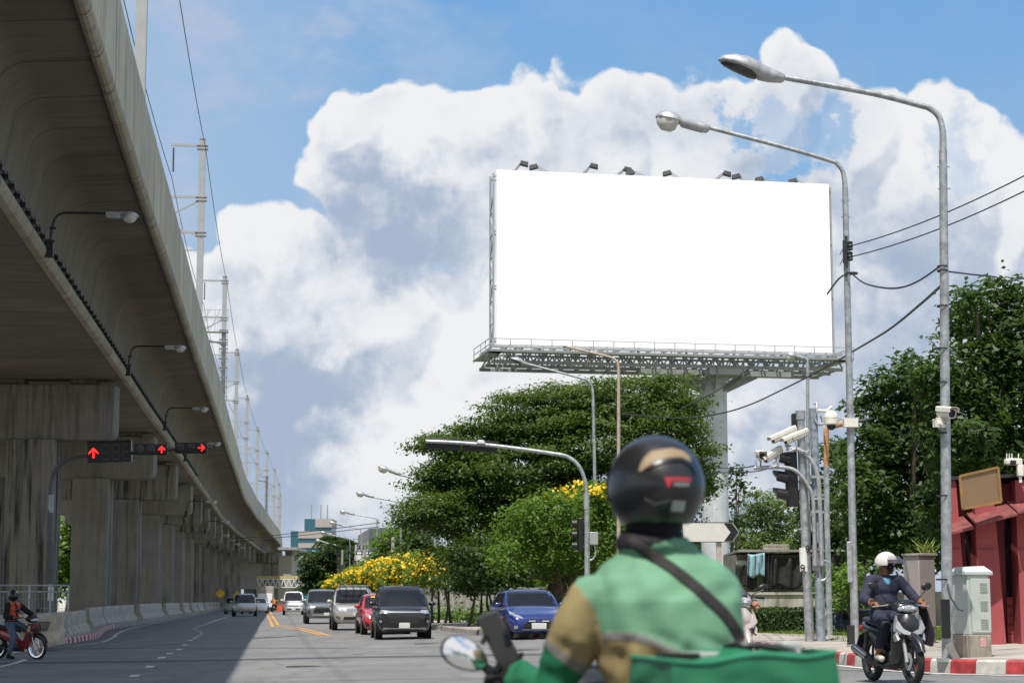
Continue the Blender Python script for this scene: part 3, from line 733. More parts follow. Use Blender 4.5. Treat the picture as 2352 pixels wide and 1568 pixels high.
for (hx, hy, bx, by) in [(290, 105, 237, 158), (385, 125, 465, 166), (728, 120, 665, 180), (940, 142, 880, 186), (990, 162, 1092, 198), (1222, 165, 1300, 210), (1563, 168, 1487, 220), (1655, 185, 1706, 228), (1800, 203, 1908, 240), (2010, 215, 2112, 250)]:
    c = lambda q: ((1900+q[0]/1.568)*.5742, (580+q[1]/1.568)*.5742)
    h = c((hx, hy)); b0_ = c((bx, by)); Yh = 88+(h[0]-1141)/770*3.2; left = hx < bx
    hp = P(h[0], h[1], Yh+.5 if left else Yh+1.7); bp_ = P(b0_[0], b0_[1]+3, Yh+.35)
    mb = MB(); d = Vector((0, 0, .16))
    mb.bar(hp, bp_, .035); mb.bar(hp-d*.6, bp_-d, .03)
    for i in range(1, 7): mb.bar(hp.lerp(bp_, i/7), (hp-d).lerp(bp_-d, (i-.5)/7), .02)
    mb.bar(bp_+Vector((0, 0, .1)), bp_-Vector((0, 0, .5)), .04)
    fl = mb.build('floodlight_arm', steel, bb, smooth=0)
    s = -1 if left else 1
    m2_ = MB(); m2_.box(hp+Vector((s*.14, 0, -.1)), (.44, .34, .22), (0, s*.25, 0), (.8, .7)); m2_.build('floodlight', darkm, fl, bevel=.02)
# ---------------------------------------------------------------- street lamps
def curve_pts(pts, n=6):
    out = []
    for i in range(len(pts)-1):
        p0, p1, p2, p3 = pts[max(i-1, 0)], pts[i], pts[i+1], pts[min(i+2, len(pts)-1)]
        for k in range(n):
            s = k/n; out.append(.5*((2*p1)+(p2-p0)*s+(2*p0-5*p1+4*p2-p3)*s*s+(3*p1-p0-3*p2+p3)*s**3))
    return out+[pts[-1]]
def lamp_head(a, b_, kind, parent, k=1.0):
    """a = neck, b_ = tip"""
    a = Vector(a); b_ = Vector(b_); d = (b_-a); L = d.length; x = d.normalized(); y = Vector((0, 0, 1)).cross(x).normalized(); z = x.cross(y)
    M = Matrix(((x.x, y.x, z.x, a.x), (x.y, y.y, z.y, a.y), (x.z, y.z, z.z, a.z), (0, 0, 0, 1)))
    def sec(t, w_, zt_, zb_):
        return [M @ Vector((t*L, w_*math.cos(q), (zt_ if math.sin(q) > 0 else zb_)*math.sin(q))) for q in [2*PI*i/16 for i in range(16)]]
    mb = MB()
    if kind == 'cobra':
        mb.loft([sec(0, .045*k, .045*k, .045*k), sec(.03, .07*k, .06*k, .07*k), sec(.20, .085*k, .08*k, .11*k), sec(.36, .11*k, .10*k, .12*k), sec(.40, .13*k, .13*k, .10*k), sec(.6, .165*k, .15*k, .06*k), sec(.8, .16*k, .13*k, .04*k), sec(.94, .11*k, .08*k, .03*k), sec(1, .03*k, .02*k, .01*k)])
        h = mb.build('lamp_housing', alu, parent, smooth=50)
        g_ = MB(); g_.loft([sec(.40, .10*k, -.02, .125*k), sec(.5, .135*k, -.03, .13*k), sec(.7, .145*k, -.02, .105*k), sec(.88, .11*k, -.01, .07*k), sec(.95, .05*k, 0, .045*k)]); g_.build('glass', mat('dark lamp glass', (.06, .06, .055), .15), h)
    else:
        mb.loft([sec(0, .045*k, .05*k, .05*k), sec(.04, .08*k, .06*k, .09*k), sec(.14, .085*k, .07*k, .11*k), sec(.5, .09*k, .08*k, .09*k), sec(.56, .13*k, .10*k, .03*k), sec(.66, .16*k, .14*k, .02*k), sec(.8, .17*k, .15*k, .02*k), sec(.93, .12*k, .11*k, .02*k), sec(1, .03*k, .03*k, .02*k)])
        h = mb.build('lamp_housing', alu, parent, smooth=50)
        g_ = MB(); g_.loft([sec(.56, .11*k, -.01, .02*k), sec(.6, .14*k, -.01, .15*k), sec(.68, .15*k, -.01, .21*k), sec(.85, .14*k, -.01, .21*k), sec(.95, .08*k, -.01, .12*k), sec(.98, .03*k, 0, .04*k)]); g_.build('glass_bowl', bowlm, h)
def street_lamp(pts, Y, head, kind, r, label, m=galv, name='street_lamp', group=None, base=None, k=1.0, armr=None, collar=True):
    """pts: pole path bottom -> arm end (photo px at depth Y); head (neck, tip)"""
    w_ = [P(p[0], p[1], Y) for p in pts]; w_[0] = base if base is not None else GP(pts[0][0], Y, .1)
    o = thing(name, label, 'street lamp', w_[0], 0, group); M0 = w_[0].copy()
    w_ = [p-M0 for p in w_]; split = 2
    mb = MB(); mb.tube([w_[0], w_[1]], [r, r*.72], 16); mb.tube([w_[0], w_[0]+Vector((0, 0, .05))], r*1.9, 12)
    mb.build('pole', m, o)
    ap = curve_pts(w_[1:], 5); ar = armr or r*.55
    mb = MB(); mb.tube([ap[0]-Vector((0, 0, .02))]+ap[1:], [r*.66]+[ar+(r*.66-ar)*max(0, 1-i/8) for i in range(1, len(ap))], 12)
    if collar:
        for z in (.02, .35): mb.tube([ap[0]+Vector((-r*1.1, 0, z-.6)), ap[0]+Vector((r*1.1, 0, z-.6))], .012, 6)
    mb.build('arm', m, o)
    lamp_head(P(*head[0], Y)-M0, P(*head[1], Y)-M0, kind, o, k); return o
la = street_lamp([(2163, 1512), (2166, 345), (2165, 300), (2156, 268), (2136, 250), (2112, 242), (2000, 214), (1800, 178)], 27.7, ((1802, 181), (1650, 137)), 'cobra', .082, 'tall galvanised lamp post with flat dark lamp head, nearest the right edge, camera halfway up', base=Vector(((2163-1176)/FL*27.7, 27.7, .12+.165)), k=1.12)
lb = street_lamp([(1957, 1484), (1941, 430), (1937, 398), (1925, 379), (1906, 369), (1800, 338), (1628, 293)], 35.7, ((1630, 295), (1506, 268)), 'bowl', .078, 'tall lamp post behind the white helmet rider, bowl lamp above the billboard corner', base=GP(1957, 35.7, .16), k=1.12)
street_lamp([(1372, 1398), (1362, 905), (1360, 889), (1352, 876), (1340, 870), (1213, 836)], 71, ((1215, 837), (1172, 823)), 'cobra', .075, 'grey lamp post in front of the big tree, its arm crossing under the billboard catwalk', k=.8, collar=False)
street_lamp([(1419, 1395), (1421, 850), (1418, 833), (1410, 824), (1398, 819), (1352, 808), (1304, 797)], 64, ((1304, 797), (1292, 794.5)), 'cobra', .075, 'rust stained lamp post in front of the big tree, directly left of the helmet', m=rust, k=.35, collar=False)
street_lamp([(1852, 1410), (1855, 836), (1855, 828), (1853, 825), (1850, 824)], 64, ((1850, 823), (1806, 815)), 'bowl', .075, 'thin lamp post behind the camera poles, lamp head at the right end of the catwalk', k=1, collar=False)
for i, (px_, yt, hx, hy, Y) in enumerate([(1000, 1108, 868, 1072, 118), (921, 1152, 818, 1131, 156), (866, 1189, 780, 1173, 190), (830, 1214, 756, 1198, 218), (804, 1236, 736, 1221, 245), (784.5, 1253, 725, 1239, 280), (769, 1266, 715, 1252, 315), (764, 1277, 716.5, 1265, 345), (760.6, 1284.5, 716, 1273, 375), (750, 1290.5, 709, 1281.5, 400)]):
    w_ = px_-hx
    street_lamp([(px_, 1390), (px_, yt+20), (px_-1, yt+6), (px_-w_*.08, yt), (px_-w_*.62, hy+(yt-hy)*.50)], Y, ((px_-w_*.60, hy+(yt-hy)*.46), (hx, hy)), 'bowl', .09, 'distant lamp post over the right side of the road, %s of the receding row' % ords[i], group='row of distant lamp posts', k=1.3, collar=False, armr=.06)
# insulators and wires on the two near lamp posts
def on(px_, py_, Y): return P(px_, py_, Y)
mb = MB()
for y in (566, 590):
    c = on(1948, y, 35.62)
    mb.box(c-Vector((.06, 0, 0)), (.08, .05, .24)); mb.lathe([(.02, -.09), (.055, -.07), (.04, -.03), (.06, 0), (.04, .03), (.055, .07), (.02, .09)], c+Vector((.03, -.06, 0)), n=12)
mb.box(on(1944, 578, 35.6), (.05, .03, .6)); mb.build('insulator_bracket', darkm, lb).matrix_parent_inverse = Matrix.Translation(-lb.location)
mb = MB()
for i, y in enumerate((575, 598)):
    c = on(1936, y, 35.6); mb.tube([c+Vector((.05+.02*math.cos(a)-.09*math.sin(a*.5), 0, .09*math.cos(a))) for a in [k*.5 for k in range(10)]], .008, 5)
mb.tube([on(1957, 628, 35.6)+Vector((.1*math.cos(a), .1*math.sin(a), 0)) for a in [k*.6 for k in range(11)]], .018, 6)
mb.build('wire_loops', wirem, lb).matrix_parent_inverse = Matrix.Translation(-lb.location)
cable('power_wire', on(1949, 566, 35.55), on(2420, 368, 26), .12, .011, wirem, 'upper of two wires from the post insulators to the top right')
cable('power_wire', on(1949, 591, 35.55), on(2420, 405, 26), .12, .011, wirem, 'lower of two wires from the post insulators to the top right')
def pxcable(pts, r, label, name='cable'):
    w_ = [P(*p) for p in pts]; o = MB().tube(curve_pts(w_, 6), r, 6).build(name, wirem); return tag(o, label, 'cable')
pxcable([(1956, 628, 35.6), (1985, 650, 34), (2030, 661, 32), (2070, 660, 31), (2110, 645, 29.5), (2160, 611, 27.7)], .016, 'sagging black cable strung between the two tall lamp posts')
pxcable([(2166, 622, 27.7), (2230, 630, 29), (2290, 637, 30.5), (2310, 650, 31), (2345, 640, 32), (2420, 640, 33)], .013, 'thin cable running right from the nearest lamp post to the tree')
pxcable([(2163, 655, 27.7), (2110, 702, 31), (2040, 758, 35), (1957, 808, 40), (1900, 842, 44), (1800, 893, 50), (1720, 930, 55), (1650, 950, 59), (1560, 960, 61), (1424, 950, 64)], .022, 'long black cable descending left from the nearest lamp post under the billboard')
pxcable([(1942, 630, 35.6), (1925, 642, 37), (1900, 675, 39)], .018, 'short cable leaving the bowl lamp post towards the billboard')
pxcable([(1745, 824, 60), (1700, 860, 58), (1650, 895, 57), (1605, 918, 56), (1565, 938, 55)], .020, 'cable crossing the top of the billboard column')
pxcable([(530, 1232+6, 170), (700, 1221, 165), (870, 1200, 158)], .03, 'thin power line crossing the sky above the distant office towers, upper one')
pxcable([(530, 1238+6, 170), (700, 1228, 165), (870, 1209, 158)], .03, 'thin power line crossing the sky above the distant office towers, lower one')
# camera bracket on nearest post and details
def cam_body(c, dirv, L=.34, w_=.11, shell=cream, parent=None, stalk=.16):
    """box camera with sun shield, looking along dirv"""
    x = Vector(dirv).normalized(); y = Vector((0, 0, 1)).cross(x).normalized(); z = x.cross(y); c = Vector(c)
    M = Matrix(((x.x, y.x, z.x, c.x), (x.y, y.y, z.y, c.y), (x.z, y.z, z.z, c.z), (0, 0, 0, 1)))
    mb = MB(); mb.M = M
    mb.loft([[(t, w_/2*math.copysign(abs(math.cos(a))**.6, math.cos(a))*k, w_/2*math.copysign(abs(math.sin(a))**.6, math.sin(a))*k) for a in [2*PI*i/16 for i in range(16)]] for t, k in ((-L/2, .85), (-L/2+.03, 1), (L/2-.02, 1), (L/2-.02, .86), (L/2-.05, .8))])
    mb.prism([(w_*.56, w_*.1), (w_*.56, w_*.5), (w_*.38, w_*.62), (-w_*.38, w_*.62), (-w_*.56, w_*.5), (-w_*.56, w_*.1), (-w_*.52, w_*.1), (-w_*.52, w_*.47), (-w_*.36, w_*.57), (w_*.36, w_*.57), (w_*.52, w_*.47), (w_*.52, w_*.1)], -L*.5, L*.58, 'x')
    b_ = mb.build('housing', shell, parent, smooth=40)
    mb = MB(); mb.M = M; mb.lathe([(.001, L/2-.045), (w_*.38, L/2-.045), (w_*.38, L/2-.03), (w_*.26, L/2-.028), (w_*.22, L/2-.04), (.001, L/2-.042)], (0, 0, 0), 'x', 20); mb.build('lens', black, b_)
    mb = MB(); mb.M = M; mb.box((-L*.1, 0, -w_*.6), (.09, .06, .03)); mb.M = Matrix(); q = M @ Vector((-L*.1, 0, -w_*.6)); mb.tube([q, q-Vector((0, 0, stalk))], .018, 8); mb.box(q-Vector((0, 0, stalk)), (.12, .07, .04))
    mb.build('mount', alu, b_)
def camthing(name, label, c, dirv, group=None, **k):
    o = thing(name, label, 'security camera', (0, 0, 0), 0, group); cam_body(c, dirv, parent=o, **k); return o
camthing('security_camera', 'bullet camera with dark round lens clamped to the nearest lamp post', P(2174, 948, 27.5), (.5, -1, -.15), w_=.15, L=.3, stalk=.10)
mb = MB(); c = P(2166, 968, 27.55); mb.box(c, (.20, .04, .12)); mb.box(c+Vector((0, .22, 0)), (.20, .02, .12)); 
for s in (-1, 1): mb.box(c+Vector((s*.09, .1, .04)), (.012, .22, .012)); mb.lathe([(.02, -.03), (.02, .0)], c+Vector((s*.06, -.01, -.02)), 'y', 10)
mb.build('clamp_plate', cream, la).matrix_parent_inverse = Matrix.Translation(-la.location)
mb = MB()
for y, r_ in ((612, .075), (622, .077), (703, .08), (801, .08), (878, .08), (994, .083), (1138, .088), (1330, .09)): 
    c = P(2165, y, 27.7); mb.lathe([(r_, -.012), (r_+.006, -.012), (r_+.006, .012), (r_, .012)], (c.x, 27.7, c.z), n=16, closed=True)
mb.build('strap', darkm, la, smooth=30).matrix_parent_inverse = Matrix.Translation(-la.location)
mb = MB(); a = P(2172, 1440, 27.6); mb.box(P(2172, 1420, 27.6), (.12, .05, .55)); mb.build('open_wiring_box', black, la).matrix_parent_inverse = Matrix.Translation(-la.location)
mb = MB(); mb.bar(P(2177, 1478, 27.55), P(2199, 1515, 27.5), .10, .015, up=(0, 1, 0)); tag(mb.build('loose_metal_strip', mat('dull strip', (.20, .19, .18), .6, .2), bevel=.004), 'bent strip of metal leaning at the foot of the nearest lamp post', 'metal strip')
MB().tube([P(2176, 1340, 27.6), P(2184, 1372, 27.5), P(2200, 1398, 27.45), P(2213, 1402, 27.4)], .012, 6).build('loose_cable', wirem, la).matrix_parent_inverse = Matrix.Translation(-la.location)
mb = MB(); mb.lathe([(.088, 0), (.088, .5)], (P(1957, 1484, 35.7).x, 35.7, .2), n=16); mb.build('black_foot_wrap', mat('black wrap', (.02, .02, .02), .7), lb).matrix_parent_inverse = Matrix.Translation(-lb.location)
mb = MB(); c = P(1952, 1290, 35.6); mb.box(c, (.10, .03, .75)); mb.build('hatch', galv, lb, bevel=.01).matrix_parent_inverse = Matrix.Translation(-lb.location)
# dome camera + bracket on the bowl lamp post
dm_ = thing('dome_camera', 'white dome camera hanging from a short arm between the camera pole and lamp post', 'security camera')
c = P(1909, 965, 36.5)
mb = MB(); mb.ell(c+Vector((0, 0, .05)), (.14, .14, .14), 20, 10, z0=-.1); mb.lathe([(.14, .03), (.14, -.07), (.11, -.09)], c, n=20); mb.build('shell', cream, dm_)
MB().ell(c+Vector((0, 0, -.09)), (.09, .09, .10), 16, 8, z1=.2).build('dome', black, dm_)
mb = MB(); mb.tube([c+Vector((0, 0, .18)), c+Vector((.02, 0, .26)), P(1899, 944, 36.5), P(1878, 943, 36.5)], .035, 8); mb.tube([c+Vector((.12, 0, 0)), P(1935, 960, 36), P(1945, 968, 35.7)], .012, 6); mb.box(P(1953, 971, 35.6), (.26, .2, .16)); mb.build('arm', cream, dm_)
# ---------------------------------------------------------------- traffic signals
redled = mat('red led', (.6, .03, .02), .4, emit=((1, .012, .012), 3.0)); ledoff = mat('unlit led', (.075, .07, .065), .5, 0, .1, 40)
lensoff = mat('dark signal lens', (.02, .022, .022), .15, 0, .2, 20)
def arrow(s, up=True):
    a = [(-.42, .0), (0, .42), (.42, .0), (.42, -.13), (.06, .20), (.06, -.48), (-.06, -.48), (-.06, .20), (-.42, -.13)]
    a = [(x*s, y*s) for x, y in a]
    return a if up else [(y, -x) for x, y in a]
def signal_head(o, c, n, pitch, lens_r, wd, ht, horizontal=True, arrow_idx=None, up=True, lit=True, hood=.0):
    c = Vector(c); L = ht if not horizontal else wd
    mb = MB(); mb.box(c, (wd, .14, ht)); hb = mb.build('signal_box', black, o, bevel=.02)
    for i in range(n):
        k = (i-(n-1)/2)*pitch; q = c+(Vector((k, 0, 0)) if horizontal else Vector((0, 0, k)))
        m = MB(); m.lathe([(.001, -.078), (lens_r, -.074), (lens_r+.012, -.075), (lens_r+.012, -.10), (lens_r+.02, -.10), (lens_r+.02, -.06)], q, 'y', 20); lo = m.build('lens', lensoff, hb)
        if arrow_idx == i:
            a = MB(); a.prism([(q.x+x, q.z+y) for x, y in arrow(lens_r*1.75, up)], q.y-.095, q.y-.086, 'y'); a.build('lit_arrow', redled, lo, smooth=0)
sg = thing('traffic_signal', 'curved mast arm at left carrying red arrow signals and a dark countdown board', 'traffic light', (0, 0, 0))
Ys = 67
base = GP(116, Ys, .2)
ap = curve_pts([P(114, 1180, Ys), P(115, 1126, Ys), P(120, 1095, Ys), P(132, 1073, Ys), P(152, 1058, Ys), P(176, 1050, Ys), P(205, 1046, Ys), P(303, 1040, Ys), P(400, 1032, Ys), P(487, 1027, Ys)], 5)
MB().tube([base, P(114, 1170, Ys)], [.11, .095], 14).build('pole', mat('dark painted pole', (.10, .105, .11), .5, .2), sg)
MB().tube(ap, [.075]*20+[.055]*(len(ap)-20), 12).build('mast_arm', mat('dark painted pole', (.1, .1, .1)), sg)
mb = MB(); c = P(117, 1157, Ys); mb.tube([c-Vector((0, 0, .3)), c+Vector((0, 0, .32))], .10, 14); mb.build('sleeve', steel, sg)
mb = MB(); c = P(115, 1360, Ys); mb.tube([c-Vector((0, 0, .28)), c+Vector((0, 0, .28))], .112, 14); bn_ = mb.build('number_band', white, sg); text('7', .34, black, bn_, c+Vector((.03, -.118, .1)))
cb = MB(); Mq = Matrix.Translation(P(252, 1037, Ys-.15)) @ Matrix.Rotation(R(-2.0), 4, 'Y'); cb.M = Mq
cb.box((0, 0, 0), (1.52, .16, .74)); cb.box((0, -.10, .36), (1.56, .3, .02)); cb.box((.77, -.05, 0), (.02, .25, .76)); cbo = cb.build('countdown_board', black, sg)
m = MB(); m.M = Mq; m.prism([(-.55+x, -.02+y) for x, y in arrow(.40)], -.10, -.085, 'y'); m.build('lit_arrow', redled, cbo, smooth=0)
for k in range(3):
    m = MB(); m.M = Mq; cx = -.14+k*.37; w_, h_, t_ = .24, .50, .045
    for (x, z, dx, dz) in ((0, h_/2, w_, t_), (0, 0, w_, t_), (0, -h_/2, w_, t_), (-w_/2-.01, h_/4, t_, h_/2-.05), (w_/2+.01, h_/4, t_, h_/2-.05), (-w_/2-.01, -h_/4, t_, h_/2-.05), (w_/2+.01, -h_/4, t_, h_/2-.05)):
        m.box((cx+x, -.088, z-.02), (dx-.02, .012, dz))
    m.build('unlit_digit', ledoff, cbo, smooth=0)
signal_head(sg, P(347, 1032, Ys-.15), 3, .385, .155, 1.15, .38, arrow_idx=2)
signal_head(sg, P(439, 1028.5, Ys-.15), 3, .385, .155, 1.13, .38, arrow_idx=2, up=False)
# centre signal seen from behind
s2 = thing('traffic_signal', 'grey mast arm before the big tree carrying two signal boards seen from behind', 'traffic light', (0, 0, 0)); Yc = 63
MB().tube([GP(1348, Yc, .1), P(1348, 1150, Yc)], [.095, .085], 14).build('pole', galv, s2)
MB().tube(curve_pts([P(1347.5, 1170, Yc), P(1347, 1125, Yc), P(1341, 1095, Yc), P(1328, 1068, Yc), P(1306, 1050, Yc), P(1275, 1042, Yc), P(1150, 1025, Yc), P(1060, 1017, Yc), P(978, 1013, Yc)], 5), .065, 12).build('mast_arm', galv, s2)
mb = MB(); c = P(1347.5, 1153, Yc); mb.tube([c-Vector((0, 0, .22)), c+Vector((0, 0, .3))], .098, 14); mb.build('sleeve', steel, s2)
for (x, y) in ((1017, 1020), (1103, 1025)):
    mb = MB(); c = P(x, y, Yc+.12); mb.box(c, (1.15, .1, .36), (0, R(3), 0)); mb.box(c+Vector((0, .15, .19)), (1.12, .35, .02), (0, R(3), 0)); hb = mb.build('signal_back', black, s2, bevel=.02)
    m = MB()
    for k in (-.37, 0, .37): m.lathe([(.15, .05), (.15, .3), (.14, .3)], c+Vector((k, 0, -.01)), 'y', 16)
    m.build('hood', black, hb)
mb = MB(); mb.box(P(1105, 1015, Yc-.1), (.3, .3, .14), (0, R(5), 0), (.75, .75)); mb.build('floodlight', alu, s2, bevel=.03)
mb = MB(); mb.box(P(1334, 1228, Yc+.1), (.17, .14, 1.12)); vb = mb.build('vertical_signal', black, s2, bevel=.02)
for k in (-.36, 0, .36):
    m = MB(); c = P(1334, 1228, Yc+.1)+Vector((-.13, 0, k)); m.lathe([(.13, 0), (.13, -.16), (.12, -.16)], c, 'x', 14); m.build('hood', black, vb)
mb = MB(); mb.box(P(1364, 1236, Yc-.02), (.28, .2, .42)); mb.box(P(1354, 1236, Yc), (.2, .06, .06)); mb.build('control_box', steel, s2, bevel=.02)
MB().tube(curve_pts([P(1366, 1252, Yc), P(1368, 1270, Yc), P(1362, 1283, Yc), P(1350, 1287, Yc)], 5), .03, 8).build('conduit', galv, s2)
# arrow sign
sn = thing('direction_sign', 'blank white direction sign with black chevron point right of the green rider', 'sign', (0, 0, 0)); Yg = 34
w0 = P(1567, 1244, Yg); w1 = P(1700, 1221, Yg); zt_ = P(1660, 1198.5, Yg).z; zb_ = P(1660, 1244.5, Yg).z; xm = P(1684, 1221, Yg).x; zm = (zt_+zb_)/2
mb = MB(); mb.prism([(w0.x, zb_), (xm, zb_), (w1.x, zm), (xm, zt_), (w0.x, zt_)], Yg, Yg+.03, 'y'); pn = mb.build('sign_board', mat('sign white', (.60, .59, .54), .5, 0, .04, 5), sn, smooth=0)
t2 = .02; mb = MB()
mb.prism([(xm-.16, zb_+t2), (xm-.015, zb_+t2), (w1.x-t2*1.4, zm), (xm-.015, zt_-t2), (xm-.16, zt_-t2), (xm-.045, zm)], Yg-.006, Yg-.003, 'y'); mb.build('chevron', black, pn, smooth=0)
mb = MB(); mb.loft([[(w0.x, Yg-.004, zb_), (xm, Yg-.004, zb_), (w1.x, Yg-.004, zm), (xm, Yg-.004, zt_), (w0.x, Yg-.004, zt_)], [(w0.x+.01, Yg-.004, zb_+.01), (xm-.004, Yg-.004, zb_+.01), (w1.x-.014, Yg-.004, zm), (xm-.004, Yg-.004, zt_-.01), (w0.x+.01, Yg-.004, zt_-.01)]], caps=False)
mb.build('border', black, pn, smooth=0)
mb = MB(); g0 = GP(1650, Yg+.06, .1); mb.box((g0.x, Yg+.06, (zt_)/2), (.09, .05, zt_-.1)); mb.build('post', rust, sn, smooth=0)
# ---------------------------------------------------------------- camera poles "9"
def pole(o, x0, y0, x1, y1, Y, r, m=galv, nm='pole', r1=None):
    return MB().tube([P(x0, y0, Y) if y0 < 1440 else GP(x0, Y, .15), P(x1, y1, Y)], [r, r1 or r*.85], 16).build(nm, m, o)
Yp = 40.5
p1 = thing('traffic_signal', 'pole marked 9 with a black vertical signal seen from the side', 'traffic light', (0, 0, 0))
pole(p1, 1854, 1472, 1838, 950, Yp, .10)
mb = MB(); c = P(1838.5, 956, Yp); mb.tube([c-Vector((0, 0, .07)), c+Vector((0, 0, .12))], .105, 14); mb.build('cap', galv, p1)
mb = MB(); q0 = P(1846.5, 1257, Yp); q1 = P(1849, 1312, Yp)
mb.tube([q1, q0], .103, 16); nb = mb.build('number_band', white, p1)
text('9', .24, black, nb, P(1853, 1297-37, Yp)+Vector((.0, -.112, -.02)), rot=(PI/2, 0, .35)); text('9', .24, black, nb, P(1842, 1316-12, Yp)+Vector((0, -.112, -.02)), rot=(PI/2, 0, -.5))
mb = MB(); c = P(1818, 1100, Yp); mb.box(c, (.27, .06, 1.16), (0, R(-1.5), 0)); sbk = mb.build('backplate', black, p1, bevel=.02)
for (x, y) in ((1801, 1052), (1795, 1094), (1795, 1134)):
    m = MB(); c = P(x, y, Yp)
    m.loft([[(c.x+dx, c.y+.13*math.cos(a)*k, c.z+dz+.12*math.sin(a)*k) for a in [2*PI*i/16 for i in range(16)]] for dx, dz, k in ((.12, -.03, 1.1), (0, 0, 1), (-.1, .02, .95))])
    m.prism([(c.x-.1, c.z+.12), (c.x-.18, c.z+.13), (c.x-.16, c.z+.06), (c.x-.1, c.z-.02)], c.y-.12, c.y+.12, 'y'); m.build('hood', mat('gloss black', (.02, .02, .022), .22), sbk)
mb = MB(); mb.box(P(1824, 969, Yp+.1), (.09, .25, .36)); mb.build('small_signal', black, p1, bevel=.01)
mb = MB(); c = P(1862, 1094+105, Yp); mb.box(P(1866, 1195, Yp+.1), (.10, .15, .45)); mb.build('small_box', steel, p1, bevel=.01)
p2 = thing('camera_pole', 'blue grey pole marked 9 with two curved white arms that hold box cameras', 'pole', (0, 0, 0))
bluegalv = mat('blue grey galvanised', (.32, .37, .42), .5, .4, .2, 9, .15, 60)
pole(p2, 1880, 1476, 1868, 938, Yp, .10, bluegalv)
mb = MB(); mb.tube([P(1877.5, 1310, Yp), P(1876, 1250, Yp)], .103, 16); nb = mb.build('number_band', steel, p2)
text('9', .22, black, nb, P(1873, 1254, Yp)+Vector((0, -.115, 0))); text('9', .22, black, nb, P(1882, 1272+8, Yp)+Vector((0, -.115, 0)), rot=(PI/2, 0, .3))
mb = MB(); mb.box(P(1878, 1265, Yp)+Vector((0, -.11, 0)), (.2, .01, .02)); mb.build('painted_line', black, nb)
for nm, pts, r_ in (('lower', [(1873, 1300), (1870, 1200), (1867, 1142), (1856, 1115), (1840, 1092), (1822, 1078), (1800, 1073), (1782, 1072), (1732, 1075)], .042), ('upper', [(1888, 1300), (1885, 1200), (1882, 1140), (1880, 1105), (1872, 1072), (1858, 1050), (1841, 1036), (1825, 1031), (1806, 1029)], .05)):
    MB().tube(curve_pts([P(x, y, Yp-.15) for x, y in pts], 5), r_, 12).build('camera_arm', alu, p2)
    mb = MB(); mb.tube([P(pts[0][0], 1320 if nm == 'x' else 1298, Yp-.15), P(pts[0][0], 1286, Yp-.15)], .06, 12); mb.build('coupling', galv, p2)
mb = MB()
for y in (1095, 1137, 1145, 1175): mb.box(P(1876, y, Yp-.1), (.26, .16, .05))
mb.build('bracket', galv, p2, smooth=0)
MB().tube(curve_pts([P(1869, 928, Yp), P(1875, 924, Yp), P(1877, 940, Yp-.1), P(1872, 960, Yp-.1), P(1878, 974, Yp-.1), P(1890, 973, Yp), P(1885, 955, Yp)], 5), .025, 8).build('cable_hose', galv, p2)
MB().tube(curve_pts([P(1890, 1286, Yp-.1), P(1900, 1290, Yp-.1), P(1906, 1305, Yp-.1), P(1900, 1325, Yp-.1), P(1887, 1333, Yp-.1)], 5), .025, 8).build('cable_hose', galv, p2)
camthing('security_camera', 'box camera at the tip of the lower curved arm, facing the viewer', P(1748, 1046, Yp-.15), (.05, -1, -.12), w_=.17, L=.4, stalk=.15)
camthing('security_camera', 'box camera second on the lower curved arm, tilted down to the left', P(1775, 1044, Yp-.15), (-.85, -.45, -.55), w_=.15, L=.5, stalk=.12)
camthing('security_camera', 'box camera at the tip of the upper curved arm, beside the small signal', P(1800, 999, Yp-.15), (-.9, -.35, -.42), w_=.16, L=.62, stalk=.16)
camthing('security_camera', 'box camera behind another on the upper curved arm, closer to the pole', P(1828, 1003, Yp-.1), (-.9, -.35, -.38), w_=.15, L=.60, stalk=.16)
for i, pts in enumerate(([(1744, 1050), (1736, 1058), (1740, 1070), (1750, 1075)], [(1790, 1043), (1788, 1058), (1776, 1068), (1765, 1075)], [(1816, 998), (1828, 1018), (1828, 1030), (1812, 1034)], [(1858, 998), (1862, 1018), (1858, 1034), (1845, 1036)])):
    MB().tube(curve_pts([P(x, y, Yp-.22) for x, y in pts], 5), .013, 8).build('cable_hose', galv, p2)
p3 = thing('street_lamp', 'rusty thin pole with a bent orange arm and dark flat lamp behind the tall post', 'street lamp', (0, 0, 0)); Yr = 46
MB().tube([GP(1900, Yr, .12), P(1899, 1180, Yr), P(1898, 1070, Yr)], .07, 12).build('pole', galv, p3)
MB().tube([P(1898, 1090, Yr), P(1898, 985, Yr), P(1902, 981, Yr), P(1945, 971, Yr)], .065, 12).build('arm', mat('orange rust', (.42, .22, .10), .8, 0, .2, 8), p3)
MB().loft([[P(x, y+dy, Yr)+Vector((0, s, 0)) for s, dy in ((-.1, 0), (-.06, -4*k), (.06, -4*k), (.1, 0), (.06, 3*k), (-.06, 3*k))] for x, y, k in ((1965, 968, .7), (1985, 966, 1.2), (1998, 962, .8), (2006, 961, .2))]).build('lamp_housing', darkm, p3)
pxcable([(1733, 1069, 40.4), (1700, 1074, 50), (1640, 1074, 60)], .014, 'wire from the lower camera arm to the left, upper'); pxcable([(1760, 1077, 40.4), (1725, 1083, 50), (1640, 1085, 60)], .014, 'wire from the lower camera arm to the left, lower')
